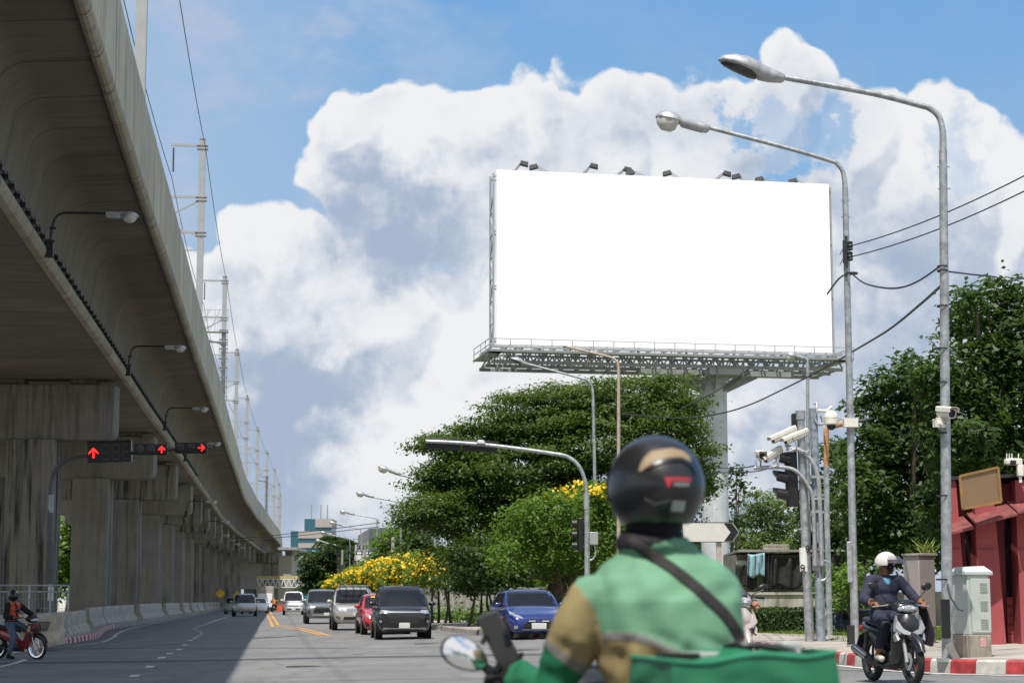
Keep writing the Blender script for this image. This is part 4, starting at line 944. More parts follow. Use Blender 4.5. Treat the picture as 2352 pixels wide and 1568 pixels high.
# ---------------------------------------------------------------- cabinets
cabg = mat('cabinet pale green', (.46, .50, .47), .5, 0, .05, 3, streak=.1); cabt = mat('cabinet taupe', (.30, .28, .26), .55, 0, .04, 3)
conb = mat('old concrete base', (.33, .30, .24), .9, 0, .2, 3, .2, 30, streak=.85)
k1 = thing('utility_cabinet', 'pale green metal utility cabinet with louvres on a stained concrete base', 'cabinet', (0, 0, 0)); Yk = 28.7
def corner_box(mb, xl, xc, xr_, y0, y1, Yc_, ang, name=None, grow=0):
    """upright box, near corner under column xc at depth Yc_, left face to xl, right face to xr_"""
    c = P(xc, y0, Yc_); al = ang; sL = abs((xc-xl)/FL*Yc_)/math.cos(al); sR = abs((xr_-xc)/FL*Yc_)/math.cos(PI/2-al) if al > .8 else abs((xr_-xc)/FL*Yc_)/math.sin(al)
    return c, sL, sR
def slab(mb, x0, x1, y0, y1, Y, dep, rz=0, taper=None, gx=0):
    a = P(x0, y0, Y); b_ = P(x1, y1, Y); c = (a+b_)/2; w_ = abs(b_.x-a.x)+gx; h_ = abs(a.z-b_.z)
    mb.box((c.x, Y+dep/2, c.z), (w_, dep, h_), (0, 0, rz), taper); return c
mb = MB(); slab(mb, 2192, 2281, 1320, 1457, Yk, .42, R(22), gx=-.16); body = mb.build('body', cabg, k1, bevel=.012)
mb = MB(); a = P(2186, 1300, Yk); b_ = P(2284, 1320, Yk); cx = (a.x+b_.x)/2; Q = Matrix.Translation((cx, Yk+.21, 0)) @ Matrix.Rotation(R(22), 4, 'Z'); mb.M = Q
mb.loft([[(x*.245, y*.235, b_.z+dz) for x, y in ((-1, -1), (1, -1), (1, 1), (-1, 1))] for dz in (0, .05)]+[[(-.20, -.05, b_.z+.12), (.22, -.05, b_.z+.14), (.22, .08, b_.z+.14), (-.20, .08, b_.z+.12)]])
mb.build('lid', cabg, k1, smooth=20, bevel=.008)
mb = MB(); mb.M = Matrix.Translation((cx+.005, Yk+.21, 0)) @ Matrix.Rotation(R(22), 4, 'Z'); zb1, zt1 = P(2200, 1452, Yk).z, P(2200, 1328, Yk).z
mb.box((.02, -.217, (zb1+zt1)/2), (.34, .015, zt1-zb1)); dr = mb.build('door', cabg, k1, bevel=.006)
for zc in (zt1-.13, (zt1+zb1)/2, zb1+.13):
    mb = MB(); mb.M = Matrix.Translation((cx+.005, Yk+.21, 0)) @ Matrix.Rotation(R(22), 4, 'Z')
    for k in range(6): mb.box((.07, -.228, zc+(k-2.5)*.026), (.13, .012, .009), (R(30), 0, 0))
    mb.build('louvres', mat('louvre green', (.36, .40, .37), .6), dr, smooth=0)  # slats in a slightly darker green than the door
mb = MB(); slab(mb, 2189, 2285, 1457, 1512, Yk-.02, .46, R(22), gx=-.17); bs = mb.build('concrete_base', conb, k1, bevel=.015)
mb = MB(); mb.box(P(2258, 1474, Yk+.02), (.10, .008, .13), (0, 0, R(22))); mb.build('warning_sticker', mat('sticker', (.55, .5, .48), .6, 0, .5, 30, col2=(.6, .12, .1)), bs)
k2 = thing('utility_cabinet', 'tall taupe metal cabinet on a concrete base behind the rider and lamp post', 'cabinet', (0, 0, 0))
mb = MB(); mb.M = Matrix(); slab(mb, 2080, 2156, 1275, 1440, 37, .45, R(30), gx=-.19); mb.build('body', cabt, k2, bevel=.015)
mb = MB(); slab(mb, 2078, 2158, 1270, 1275.5, 36.98, .48, R(30), gx=-.17); mb.build('lid', cabt, k2, bevel=.01)
mb = MB(); slab(mb, 2082, 2154, 1441, 1478, 37, .46, R(30), gx=-.17); mb.build('concrete_base', conb, k2, bevel=.015)
k3 = thing('utility_cabinet', 'small grey ribbed cabinet between the lamp post and pale green cabinet', 'cabinet', (0, 0, 0))
mb = MB(); slab(mb, 2176, 2192, 1362, 1455, 30.5, .3, R(-10)); 
for k in range(7): mb.box(P(2190, 1420+k*5, 30.46), (.06, .02, .015))
mb.build('body', cabg, k3, bevel=.006); mb = MB(); slab(mb, 2172, 2193, 1456, 1500, 30.4, .5, R(-10)); mb.build('concrete_base', conb, k3, bevel=.01)
# ---------------------------------------------------------------- red building
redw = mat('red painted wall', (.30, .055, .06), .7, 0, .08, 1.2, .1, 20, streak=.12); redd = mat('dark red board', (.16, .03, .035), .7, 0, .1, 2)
rb = thing('red_building', 'low dark red building with slanting pilasters and small sloping awnings at the right edge', 'building', (0, 0, 0)); Yb = 35.6
def bx(x): return (x-1176)/FL*Yb
x_a = bx(2183); mb = MB(); mb.loft([[(x_a, Yb+.4, z_), (14, Yb+.4, z_), (14, Yb+4, z_), (x_a*(Yb+4)/Yb+.15, Yb+4, z_)] for z_ in (.12, 3.32)]); wl = mb.build('wall', mat('shaded recess red', (.20, .035, .04), .75, 0, .1, 2), rb, smooth=0)  # wall behind the pilasters: recess shade put into a darker red
zz = 3.36
for (x0, x1) in ((2180, 2194), (2236, 2278), (2330, 2372), (2425, 2470)):
    a0, a1 = bx(x0), bx(x1); mb = MB()
    mb.loft([[(a0-.05, Yb-.28, .13), (a1+.10, Yb-.28, .13), (a1+.10, Yb+.45, .13), (a0-.05, Yb+.45, .13)], [(a0, Yb-.02, zz), (a1, Yb-.02, zz), (a1, Yb+.45, zz), (a0, Yb+.45, zz)]])
    mb.build('pilaster', redw, rb, smooth=0)
    mb = MB(); mb.box(((a0+a1)/2, Yb-.16, 2.1), (a1-a0+.01, .02, .012)); mb.build('groove', redd, rb, smooth=0)
for (x0, x1) in ((2194, 2236), (2278, 2330), (2372, 2425)):
    a0, a1 = bx(x0)+.1, bx(x1); w_ = a1-a0
    mb = MB(); mb.box((a1-w_*.22, Yb+.375, 1.95), (w_*.35, .05, 1.65)); mb.build('window', mat('dark window', (.01, .01, .012), .08), rb, smooth=0)
    mb = MB()
    for k in range(6): mb.box((a1-w_*.22, Yb+.33, .28+k*.17), (w_*.5, .06, .155))
    mb.build('boards', redw, rb, smooth=0)
for (x0, x1, y0) in ((2182, 2233, 1197), (2240, 2332, 1178), (2334, 2450, 1150)):
    a = P(x0, y0+10, Yb-.5); b_ = P(x1, y0-14 if x0 > 2200 else y0-2, Yb-.5); mb = MB()
    mb.loft([[(a.x, Yb-.62, a.z-.16), (b_.x, Yb-.62, b_.z-.16), (b_.x, Yb+.3, b_.z+.10), (a.x, Yb+.3, a.z+.10)], [(a.x, Yb-.62, a.z-.12), (b_.x, Yb-.62, b_.z-.12), (b_.x, Yb+.3, b_.z+.14), (a.x, Yb+.3, a.z+.14)]])
    mb.build('awning', mat('awning red', (.22, .06, .055), .7, 0, .2, 6), rb, smooth=0)
mb = MB(); mb.loft([[(bx(2180)-.03, Yb-.1, z_), (14, Yb-.1, z_+.24), (14, Yb+4.2, z_+.24), (bx(2180)*1.11+.1, Yb+4.2, z_)] for z_ in (3.36, 3.42)]); mb.build('roof', darkm, rb, smooth=0)
bs_ = thing('blank_signboard', 'blank brown signboard in a bronze frame fixed to the red building', 'sign', (0, 0, 0))
q = [P(2211, 1168, Yb-1.1), P(2299, 1152, Yb-.9), P(2292, 1073, Yb-.9), P(2204, 1093, Yb-1.1)]
mb = MB(); mb.loft([q, [p+Vector((0, .10, 0)) for p in q]]); mb.build('board', mat('brown board', (.20, .125, .065), .6, 0, .03, 3), bs_, smooth=0)
mb = MB()
for a, b_ in zip(q, q[1:]+q[:1]): mb.bar(a+Vector((0, -.01, 0)), b_+Vector((0, -.01, 0)), .045, .03, up=(0, 1, 0))
mb.build('frame', mat('bronze frame', (.30, .17, .06), .45, .3), bs_, smooth=0)
wc = thing('security_camera', 'white camera with four upright antennas on the red building roof', 'security camera', (0, 0, 0))
mb = MB(); mb.box(P(2330, 1060, Yb-.3), (.26, .16, .12), (0, 0, .3)); mb.box(P(2316, 1060, Yb-.3), (.12, .12, .10), (0, 0, .3)); mb.box(P(2343, 1080, Yb-.3), (.12, .12, .22)); wb = mb.build('housing', cream, wc, bevel=.02)
MB().box(P(2327, 1062, Yb-.4), (.10, .05, .08), (0, 0, .3)).build('lens', black, wb)
MB().box(P(2343, 1089, Yb-.3), (.05, .05, .3)).build('bracket', cream, wc)
for x in (2312, 2318, 2324, 2339): MB().tube([P(x, 1056, Yb-.3), P(x+.5, 1041, Yb-.3)], .010, 6).build('antenna', cream, wc)
# =================================================================== VEHICLES
def paint(name, col, metal=.0, rough=.32, coat=1.0):
    return mat(name, col, rough, metal, .04, 2, coat=coat)
glassm = mat('tinted car glass', (.012, .014, .016), .06, 0, .05, 1, spec=.4)
plateb = mat('plate white', (.58, .60, .56), .5, 0, .03, 5)
tail = mat('tail lamp red', (.35, .02, .02), .2, 0, .1, 10)
amber = mat('turn lamp amber', (.6, .25, .06), .25, 0, .1, 10)
bmesh_cache = {}
def bvh_of(o):
    vs = [v.co.copy() for v in o.data.vertices]; return BVHTree.FromPolygons(vs, [tuple(p.vertices) for p in o.data.polygons])
def patch(mb, bvhs, cs, axis, nx=6, nz=3, off=.006, th=.01):
    """quad cs (4 corner (a,b) coords) projected on the body along an axis: 'f' from -y, 'r' from +y, 's'/'S' from -x/+x"""
    fr = []; bk = []
    for j in range(nz+1):
        for i in range(nx+1):
            s, t = i/nx, j/nz
            a = [(1-t)*((1-s)*cs[0][k]+s*cs[1][k])+t*((1-s)*cs[3][k]+s*cs[2][k]) for k in (0, 1)]
            if axis == 'f': o_, d_ = Vector((a[0], -9, a[1])), Vector((0, 1, 0))
            elif axis == 'r': o_, d_ = Vector((a[0], 9, a[1])), Vector((0, -1, 0))
            elif axis == 's': o_, d_ = Vector((-9, a[0], a[1])), Vector((1, 0, 0))
            else: o_, d_ = Vector((9, a[0], a[1])), Vector((-1, 0, 0))
            best = None
            for b in bvhs:
                h = b.ray_cast(o_, d_)
                if h[0] is not None and (best is None or h[3] < best[1]): best = (h[0], h[3])
            if best is None: best = (o_+d_*(9-.0), 0); best = (None, 0)
            fr.append(best[0]-d_*off if best[0] is not None else None); bk.append(best[0]+d_*th if best[0] is not None else None)
    val = [p for p in fr if p is not None]
    if not val: return
    n = nx+1
    for k in range(len(fr)):
        if fr[k] is None:
            m = min((q for q in range(len(fr)) if fr[q] is not None), key=lambda q: abs(q % n-k % n)+abs(q//n-k//n)); fr[k] = fr[m].copy(); bk[k] = bk[m].copy()
    N = len(fr); fs = []
    for j in range(nz):
        for i in range(nx): a = j*n+i; fs.append((a, a+1, a+n+1, a+n))
    rim = [i for i in range(n)]+[j*n+nx for j in range(1, nz+1)]+[nz*n+i for i in range(nx-1, -1, -1)]+[j*n for j in range(nz-1, 0, -1)]
    for a, b in zip(rim, rim[1:]+rim[:1]): fs.append((a, b, b+N, a+N))
    mb._add(fr+bk, fs)
def car(label, cat, name, loc, yaw, pc, L=4.4, W_=1.73, H=1.5, hood=.98, nose=.78, belt=.98, wsb=1.05, rfs=1.95, rfe=3.4, rre=4.25, wr=.32, zc=.20, kind='hatch', face='f', group=None, antenna=False, simple=False):
    """front at local -Y. distances wsb, rfs, rfe, rre measured from the nose"""
    t = thing(name, label, cat, loc, yaw, group); y0 = -L/2; hw = W_/2
    st = [(0, .74, zc+.14, nose-.24), (.03, .80, zc+.06, nose-.14), (.09, .87, zc, nose-.06), (.20, .94, zc, nose), (.42, .985, zc, nose+.05), (.75, 1, zc, nose+(hood-nose)*.7), (wsb, 1, zc, hood), (wsb+.4, 1, zc, belt), (L*.55, 1, zc, belt+.02), (L-.9, 1, zc, belt+.03), (L-.35, .985, zc+.05, belt+.02), (L-.12, .95, zc+.08, belt-.03), (L-.03, .88, zc+.14, belt-.12), (L, .80, zc+.22, belt-.25)]
    if kind == 'pickup' and face == 'r': st[-4:] = [(L-.35, 1, zc+.1, belt+.03), (L-.06, .99, zc+.15, belt+.03), (L-.02, .98, zc+.2, belt+.02), (L, .97, zc+.25, belt)]
    prof = [(0, 0), (.82, 0), (.93, .10), (.99, .38), (1.0, .62), (.985, .80), (.93, .93), (.82, .985), (.45, 1.01), (0, 1.02)]
    secs = []
    for (y, k, a, b) in st:
        half = [(hw*k*p[0], a+(b-a)*p[1]) for p in prof]
        secs.append([(x, y0+y, z) for x, z in half]+[(-x, y0+y, z) for x, z in half[-2:0:-1]])
    body = MB().loft(secs).build('body', pc, t, smooth=50)
    # cabin
    cs_ = []; z1 = belt-.06
    for (y, kz, kt) in [(wsb-.05, 0.0, .90), (wsb+(rfs-wsb)*.5, .52, .86), (rfs-.08, .93, .80), (rfs+.12, .985, .78), ((rfs+rfe)/2, 1, .77), (rfe, .97, .77), (rfe+(rre-rfe)*.25, .88, .77), (rre-.03, .12, .83), (rre, 0, .84)]:
        zt = z1+(H-z1)*kz; hb, ht = hw*.93, hw*(.93+(kt-.93)*max(kz, .15))
        half = [(hb, z1-.02), (hb-.005, z1+(zt-z1)*.1), (ht+.012, z1+(zt-z1)*.86), (ht-.03, z1+(zt-z1)*.955), (ht-.14, zt), (ht*.4, zt+.02*kz), (0, zt+.025*kz)]
        cs_.append([(x, y0+y, z) for x, z in half]+[(-x, y0+y, z) for x, z in half[-2::-1]])
    cab = MB().loft(cs_, closed=True).build('cabin', pc, t, smooth=40)
    bv = [bvh_of(body), bvh_of(cab)]; cv = [bv[1]]
    g = MB()
    # windshield (front) built by projecting from the front
    hz = H-z1
    patch(g, cv, [(-hw*.86, z1+.05), (hw*.86, z1+.05), (hw*.76, z1+hz*.90), (-hw*.76, z1+hz*.90)], 'f', 10, 6, .008)
    g.build('windshield', glassm, cab, smooth=60)
    g = MB(); patch(g, cv, [(-hw*.78, z1+.10), (hw*.78, z1+.10), (hw*.70, z1+hz*.82), (-hw*.70, z1+hz*.82)], 'r', 6, 4, .008); g.build('rear_window', glassm, cab, smooth=60)
    for s, ax in ((-1, 's'), (1, 'S')):
        mid = y0+(rfs+rfe)/2+.05
        for (a0, a1, b0, b1) in ((y0+wsb+.42, mid-.04, y0+rfs-.02, mid-.04), (mid+.04, y0+rfe+(rre-rfe)*.35, mid+.04, y0+rfe-.02)):
            g = MB(); patch(g, cv, [(a0, z1+.07), (a1, z1+.07), (b1, z1+hz*.80), (b0, z1+hz*.80)], ax, 4, 3, .006); g.build('side_window', glassm, cab, smooth=60)
        # mirrors
        m = MB(); m.ell((s*(hw+.10), y0+wsb+.42, belt+.06), (.12, .06, .075), 14, 8); m.bar((s*(hw-.1), y0+wsb+.44, belt+.01), (s*(hw+.06), y0+wsb+.43, belt+.04), .05); m.build('wing_mirror', pc, t)
        for yy_ in (y0+.86*(1 if L > 4 else .95), y0+L-.95):
            m2_ = MB(); xo = s*(hw+.006)
            m2_.lathe([(.001, 0), (wr+.07, 0), (wr+.07, .012), (.001, .012)], (xo-.006, yy_, wr+.01), 'x', 28); m2_.build('wheel_arch', black, body, smooth=30)
    for yy_ in (y0+.86, y0+L-.95):
        for s in (-1, 1):
            m = MB(); c = (s*(hw-.105), yy_, wr); wd_ = .115
            m.lathe([(wr*.62, -wd_), (wr*.92, -wd_), (wr, -wd_+.03), (wr, wd_-.03), (wr*.92, wd_), (wr*.62, wd_)], c, 'x', 28, closed=True)
            wh = m.build('tyre', rubber, t, smooth=40)
            m = MB(); m.lathe([(.001, s*.085), (.05, s*.10), (.07, s*.06), (wr*.55, s*.05), (wr*.63, s*.10), (wr*.63, -s*.08), (.001, -s*.08)], c, 'x', 20)
            for k in range(5):
                a = 2*PI*k/5+.3; m.bar((c[0]+s*.085, c[1]+.04*math.cos(a), c[2]+.04*math.sin(a)), (c[0]+s*.09, c[1]+wr*.58*math.cos(a), c[2]+wr*.58*math.sin(a)), .04, .03)
            m.build('rim', silver, wh, smooth=30)
    u = MB(); u.box((0, 0, zc+.04), (W_-.3, L-.7, .12)); u.build('underbody', black, t)
    def fp(nm, quads, m_, par=body, ax='f', off=.008, nx=6, nz=3):
        q = MB(); 
        for c in quads: patch(q, bv, c, ax, nx, nz, off)
        return q.build(nm, m_, par, smooth=50)
    def mirr(c): return [(-c[1][0], c[1][1]), (-c[0][0], c[0][1]), (-c[3][0], c[3][1]), (-c[2][0], c[2][1])]
    t['_bv'] = 0; del t['_bv']
    return t, body, fp, mirr, dict(hw=hw, y0=y0, bv=bv, W=W_, L=L, H=H, belt=belt, cab=cab)
def plate(t, y, z, w_=.34, h_=.17, x=0):
    m = MB(); m.box((x, y, z), (w_, .02, h_)); m.build('number_plate', plateb, t, bevel=.01)
# --- black people carrier
def yaw_at(extra=0): return math.atan(.12)+extra
pb = paint('black car paint', (.008, .009, .010), 0, .3, .6)
t, body, fp, mirr, D = car('black people carrier with chrome mesh grille and white plate, leading the waiting cars', 'car', 'people_carrier', GP(921, 63.2), yaw_at(.0), pb, L=4.45, W_=1.75, H=1.68, hood=1.06, nose=.98, belt=1.06, wsb=.85, rfs=1.75, rfe=3.7, rre=4.3, wr=.33, zc=.24)
gr = fp('grille', [[(-.46, .52), (.46, .52), (.56, .80), (-.56, .80)]], mat('grille mesh', (.008, .008, .008), .7), off=.010, nx=8)
m = MB()
for r_ in range(6):
    for k in range(15):
        x = (k-7)*.072+(.036 if r_ % 2 else 0); z = .545+r_*.045
        if abs(x) < .44+(z-.52)*.35: m.box((x, D['y0']+.0, z), (.028, .014, .018), (0, R(45), 0), (.5, .5))
sh = m
sh.v = [tuple(Vector((v[0], (lambda h: h[0].y-.016 if h[0] is not None else v[1])(D['bv'][0].ray_cast(Vector((v[0], -9, v[2])), Vector((0, 1, 0))))+(v[1]-D['y0']), v[2]))) for v in sh.v]
sh.build('chrome_studs', mat('dull chrome', (.16, .165, .17), .4, .6), gr, smooth=0)
fp('chrome_bar', [[(-.50, .845), (.50, .845), (.52, .875), (-.52, .875)]], chrome, off=.016, nz=1)
for c in ([[(-.84, .80), (-.50, .84), (-.52, .92), (-.80, .93)]],): fp('headlight', c, lensm); fp('headlight', [mirr(c[0])], lensm)
fp('lower_grille', [[(-.60, .30), (.60, .30), (.56, .46), (-.56, .46)]], black)
fp('skid_trim', [[(-.70, .30), (-.50, .33), (-.50, .37), (-.66, .38)], [(-.50, .33), (.50, .33), (.50, .365), (-.50, .37)], [(.50, .33), (.70, .30), (.66, .38), (.50, .37)]], silver, off=.02, nz=1)
for s in (-1, 1):
    c = [(s*.76-.07, .44), (s*.76+.07, .44), (s*.76+.07, .66), (s*.76-.07, .66)]; fp('fog_surround', [c], black)
    c = [(s*.745-.04, .53), (s*.745+.04, .53), (s*.745+.04, .61), (s*.745-.04, .61)]; fp('fog_lamp', [c], lensm, off=.02, nx=2, nz=2)
plate(t, D['y0']-.03, .44)
for s in (-1, 1): MB().tube([(s*.60, -.45, 1.665), (s*.60, .3, 1.735), (s*.60, 1.5, 1.67)], .022, 6).build('roof_rail', black, t)
# --- blue hatchback
bl = paint('blue car paint', (.008, .028, .17), .3, .28)
t, body, fp, mirr, D = car('metallic blue hatchback with wide black lower grille, alone in the turning lane', 'car', 'hatchback', GP(1209, 58.6), yaw_at(.06), bl, L=3.95, W_=1.74, H=1.46, hood=.98, nose=.74, belt=.95, wsb=.95, rfs=1.75, rfe=3.1, rre=3.85, wr=.31, zc=.20)
fp('grille', [[(-.50, .30), (.50, .30), (.36, .52), (-.36, .52)]], mat('grille mesh', (.008, .008, .008), .7), off=.008, nx=8)
fp('slot', [[(-.30, .60), (.30, .60), (.32, .63), (-.32, .63)]], black, nz=1)
c = [(-.80, .72), (-.45, .60), (-.50, .66), (-.80, .84)]; fp('headlight', [c], lensm, off=.012); fp('headlight', [mirr(c)], lensm, off=.012)
for s in (-1, 1): fp('fog_lamp', [[(s*.68-.05, .32), (s*.68+.05, .32), (s*.68+.05, .41), (s*.68-.05, .41)]], lensm, off=.01, nx=2, nz=2); fp('led_strip', [[(s*.20-.10, .535), (s*.20+.10, .535), (s*.20+.10, .555), (s*.20-.10, .555)]], plateb, off=.012, nz=1)
fp('lip', [[(-.62, .215), (.62, .215), (.62, .25), (-.62, .25)]], bl, off=.03, nz=1)
fp('grille_rim', [[(-.50, .285), (.50, .285), (.50, .30), (-.50, .30)]], chrome, off=.014, nz=1)
plate(t, D['y0']-.025, .40, .44, .17)
MB().tube([(0, .1, 1.46), (0, .25, 1.66)], .006, 5).build('antenna', black, t)
# --- red sedan
rd = paint('red car paint', (.48, .018, .035), .1, .28)
t, body, fp, mirr, D = car('bright red sedan partly hidden behind the black people carrier', 'car', 'sedan', GP(880, 72.6), yaw_at(.03), rd, L=4.6, W_=1.77, H=1.47, hood=.96, nose=.76, belt=.96, wsb=1.15, rfs=2.0, rfe=3.3, rre=4.15, wr=.32, zc=.20)
c = [(-.84, .66), (-.46, .58), (-.46, .64), (-.84, .80)]; fp('headlight', [c], lensm, off=.012); fp('headlight', [mirr(c)], lensm, off=.012)
fp('grille', [[(-.46, .56), (.46, .56), (.42, .63), (-.42, .63)]], black, off=.01); fp('lower_grille', [[(-.62, .26), (.62, .26), (.50, .50), (-.50, .50)]], black)
fp('side_intake', [[(-.82, .30), (-.66, .28), (-.66, .40), (-.84, .48)]], black); fp('sunstrip_lettering', [[(-.5, 1.34), (.5, 1.34), (.45, 1.39), (-.45, 1.39)]], mat('yellow strip', (.5, .4, .05), .5), D['cab'], off=.02, nz=1)
plate(t, D['y0']-.02, .42)
# --- silver SUV
sv_ = paint('champagne silver paint', (.46, .45, .41), .5, .35)
t, body, fp, mirr, D = car('silver sport utility vehicle with roof rack between red sedan and grey pickup', 'car', 'sport_utility_vehicle', GP(812, 83.5), yaw_at(.01), sv_, L=4.7, W_=1.84, H=1.78, hood=1.12, nose=1.0, belt=1.14, wsb=1.2, rfs=2.0, rfe=3.9, rre=4.6, wr=.38, zc=.30)
fp('grille', [[(-.36, .76), (.36, .76), (.42, .94), (-.42, .94)]], chrome, off=.01)
m = MB()
for k in range(3): fp('grille_slot', [[(-.34, .79+k*.05), (.34, .79+k*.05), (.35, .81+k*.05), (-.35, .81+k*.05)]], black, off=.016, nz=1)
c = [(-.88, .78), (-.46, .76), (-.50, .92), (-.86, .98)]; fp('headlight', [c], lensm); fp('headlight', [mirr(c)], lensm)
fp('lower_grille', [[(-.50, .44), (.50, .44), (.46, .56), (-.46, .56)]], black)
for s in (-1, 1): fp('fog_lamp', [[(s*.70-.09, .46), (s*.70+.09, .46), (s*.70+.08, .58), (s*.70-.08, .58)]], black, nx=2)
plate(t, D['y0']-.03, .66, .34, .16, .1)
m = MB()
for y in (-.9, 1.1): m.box((0, y, 1.86), (1.2, .06, .04))
for x in np.linspace(-.62, .62, 5): m.box((x, .1, 1.86), (.04, 2.2, .04))
for s in (-1, 1):
    for y in (-.9, 1.1): m.box((s*.58, y, 1.81), (.05, .06, .12))
m.box((0, -.98, 1.885), (1.3, .16, .02)); m.build('roof_rack', steel, t, smooth=0)
# --- grey pickup
gp_ = paint('grey car paint', (.20, .205, .21), .5, .32)
t, body, fp, mirr, D = car('dark grey pickup truck facing the camera between silver vehicle and white van', 'pickup truck', 'pickup_truck', GP(742, 103.5), yaw_at(.01), gp_, L=5.3, W_=1.85, H=1.78, hood=1.13, nose=1.0, belt=1.12, wsb=1.3, rfs=2.05, rfe=3.3, rre=3.7, wr=.38, zc=.30)
fp('grille', [[(-.52, .56), (.52, .56), (.42, .92), (-.42, .92)]], black, off=.012, nx=8); fp('grille_bar', [[(-.44, .80), (.44, .80), (.42, .84), (-.42, .84)]], darkm, off=.02, nz=1)
c = [(-.88, .80), (-.54, .76), (-.52, .90), (-.86, .96)]; fp('headlight', [c], lensm); fp('headlight', [mirr(c)], lensm)
for s in (-1, 1): fp('fog_surround', [[(s*.76-.1, .50), (s*.76+.08, .50), (s*.76+.08, .72), (s*.76-.06, .68)]], black, nx=2)
fp('bumper_trim', [[(-.6, .42), (.6, .42), (.56, .48), (-.56, .48)]], silver, off=.02, nz=1); plate(t, D['y0']-.03, .50, .34, .15, .2)
# --- white van
wv = paint('white van paint', (.70, .70, .68), 0, .4, .5)
t, body, fp, mirr, D = car('white van facing the camera behind the grey pickup', 'van', 'van', GP(677, 165), yaw_at(.0), wv, L=4.8, W_=1.78, H=1.95, hood=1.18, nose=1.02, belt=1.18, wsb=.35, rfs=1.1, rfe=4.3, rre=4.7, wr=.34, zc=.28, simple=True)
fp('grille', [[(-.44, .72), (.44, .72), (.44, .80), (-.44, .80)]], darkm); c = [(-.82, .72), (-.50, .72), (-.50, .86), (-.80, .88)]; fp('headlight', [c], lensm); fp('headlight', [mirr(c)], lensm)
fp('lower_grille', [[(-.55, .42), (.55, .42), (.55, .54), (-.55, .54)]], darkm); plate(t, D['y0']-.03, .5)
# --- vehicles driving away on the left
slv = paint('silver car paint', (.42, .43, .44), .5, .35)
t, body, fp, mirr, D = car('silver pickup truck driving away in the shade beside the piers', 'pickup truck', 'pickup_truck', GP(566.5, 150), yaw_at(.0), slv, L=5.2, W_=1.86, H=1.72, hood=1.05, nose=.95, belt=1.06, wsb=1.3, rfs=2.0, rfe=3.2, rre=3.6, wr=.38, zc=.34, kind='pickup', face='r', simple=True)
m = MB(); m.loft([[(x*.80, y, 1.05), (x*.80, y, 1.40), (x*.66, y, 1.66), (-x*.66, y, 1.66), (-x*.80, y, 1.40), (-x*.80, y, 1.05)] for x, y in ((1, 1.0), (1, 2.45))]); cn = m.build('canopy', mat('dark canopy', (.03, .032, .035), .3), t, smooth=20)
m = MB(); m.prism([(-.68, 1.12), (.68, 1.12), (.58, 1.56), (-.58, 1.56)], 2.455, 2.47, 'y'); m.build('rear_glass', glassm, cn, smooth=0)
for s in (-1, 1): m = MB(); m.box((s*.83, 2.59, .92), (.16, .05, .32)); m.build('tail_lamp', tail, t, bevel=.01)
m = MB(); m.box((0, 2.66, .58), (1.7, .16, .2)); m.build('bumper', silver, t, bevel=.03); m = MB(); m.box((0, 2.62, .98), (.18, .03, .08)); m.build('tailgate_handle', darkm, t); m = MB(); m.box((0, 2.76, .60), (.34, .02, .15)); m.build('number_plate', plateb, t)
t, body, fp, mirr, D = car('small dark silver car ahead and left of the silver pickup', 'car', 'small_car', GP(542, 178), yaw_at(.0), mat('dull silver paint', (.28, .28, .28), .35, .3), L=4.0, W_=1.7, H=1.5, belt=.98, wr=.3, simple=True)
m = MB()
for s in (-1, 1): m = MB(); m.box((s*.74, 1.99, .85), (.14, .06, .3)); m.build('tail_lamp', tail, t)
t, body, fp, mirr, D = car('white sedan driving away just ahead of the silver pickup', 'car', 'sedan', GP(598, 188), yaw_at(.0), wv, L=4.5, W_=1.75, H=1.46, belt=.96, rfe=3.1, rre=3.9, wr=.31, simple=True)
for s in (-1, 1): m = MB(); m.box((s*.72, 2.22, .82), (.3, .06, .12)); m.build('tail_lamp', tail, t)
plate(t, 2.27, .72, .4)
tk = thing('box_truck', 'small box truck with tall pale cargo box driving away in the distance', 'truck', GP(612, 215), yaw_at())
m = MB(); m.box((0, .6, 1.75), (1.9, 3.6, 2.1)); bxo = m.build('cargo_box', mat('truck box', (.33, .30, .26), .6, 0, .2, 3), tk, bevel=.03)
for s in (-1, 1): m = MB(); m.box((s*.46, 2.42, 1.75), (.86, .03, 1.95)); m.build('rear_door', mat('truck box', (.3, .3, .3)), bxo, bevel=.01)
m = MB(); m.box((0, -2.0, 1.25), (1.7, 1.5, 1.5), taper=(.92, .8)); m.build('cab', wv, tk, bevel=.05)
m = MB(); m.box((0, .3, .6), (1.5, 4.2, .25)); m.build('chassis', black, tk)
for y in (-1.9, 1.5):
    for s in (-1, 1): m = MB(); m.lathe([(.001, -.12), (.38, -.12), (.38, .12), (.001, .12)], (s*.8, y, .38), 'x', 16); m.build('wheel', rubber, tk)
# parked blue utility vehicle behind the lamp post
pk = thing('parked_vehicle', 'dark blue parked vehicle with rounded rear and roof cover beyond the lawn', 'vehicle', GP(1945, 52, .05), 0)
m = MB(); m.loft([[(x*sx, y, z) for x, z in ((-.5, .15), (-.5, .45), (-.36, .66), (.5, .68), (.6, .45), (.6, .15))] for sx, y in ((1, -.7), (1.05, -.2), (1.05, .8), (.9, 1.2))]); m.build('body', paint('navy paint', (.03, .04, .10), .3), pk, smooth=30, bevel=.03)
m = MB(); m.prism([(-.30, .40), (-.26, .62), (.0, .63), (.0, .40)], -.735, -.72, 'y'); m.prism([(.06, .40), (.06, .63), (.42, .63), (.48, .40)], -.735, -.72, 'y'); m.build('window', glassm, pk, smooth=0)
m = MB(); m.ell((-.05, .1, .78), (.75, .9, .10), 20, 8); m.build('roof_cover', mat('roof vinyl', (.10, .12, .12), .5), pk)
m = MB()
for x in (-.5, .45): m.tube([(x, -.6, .15), (x+.1, -.5, .74)], .02, 6)
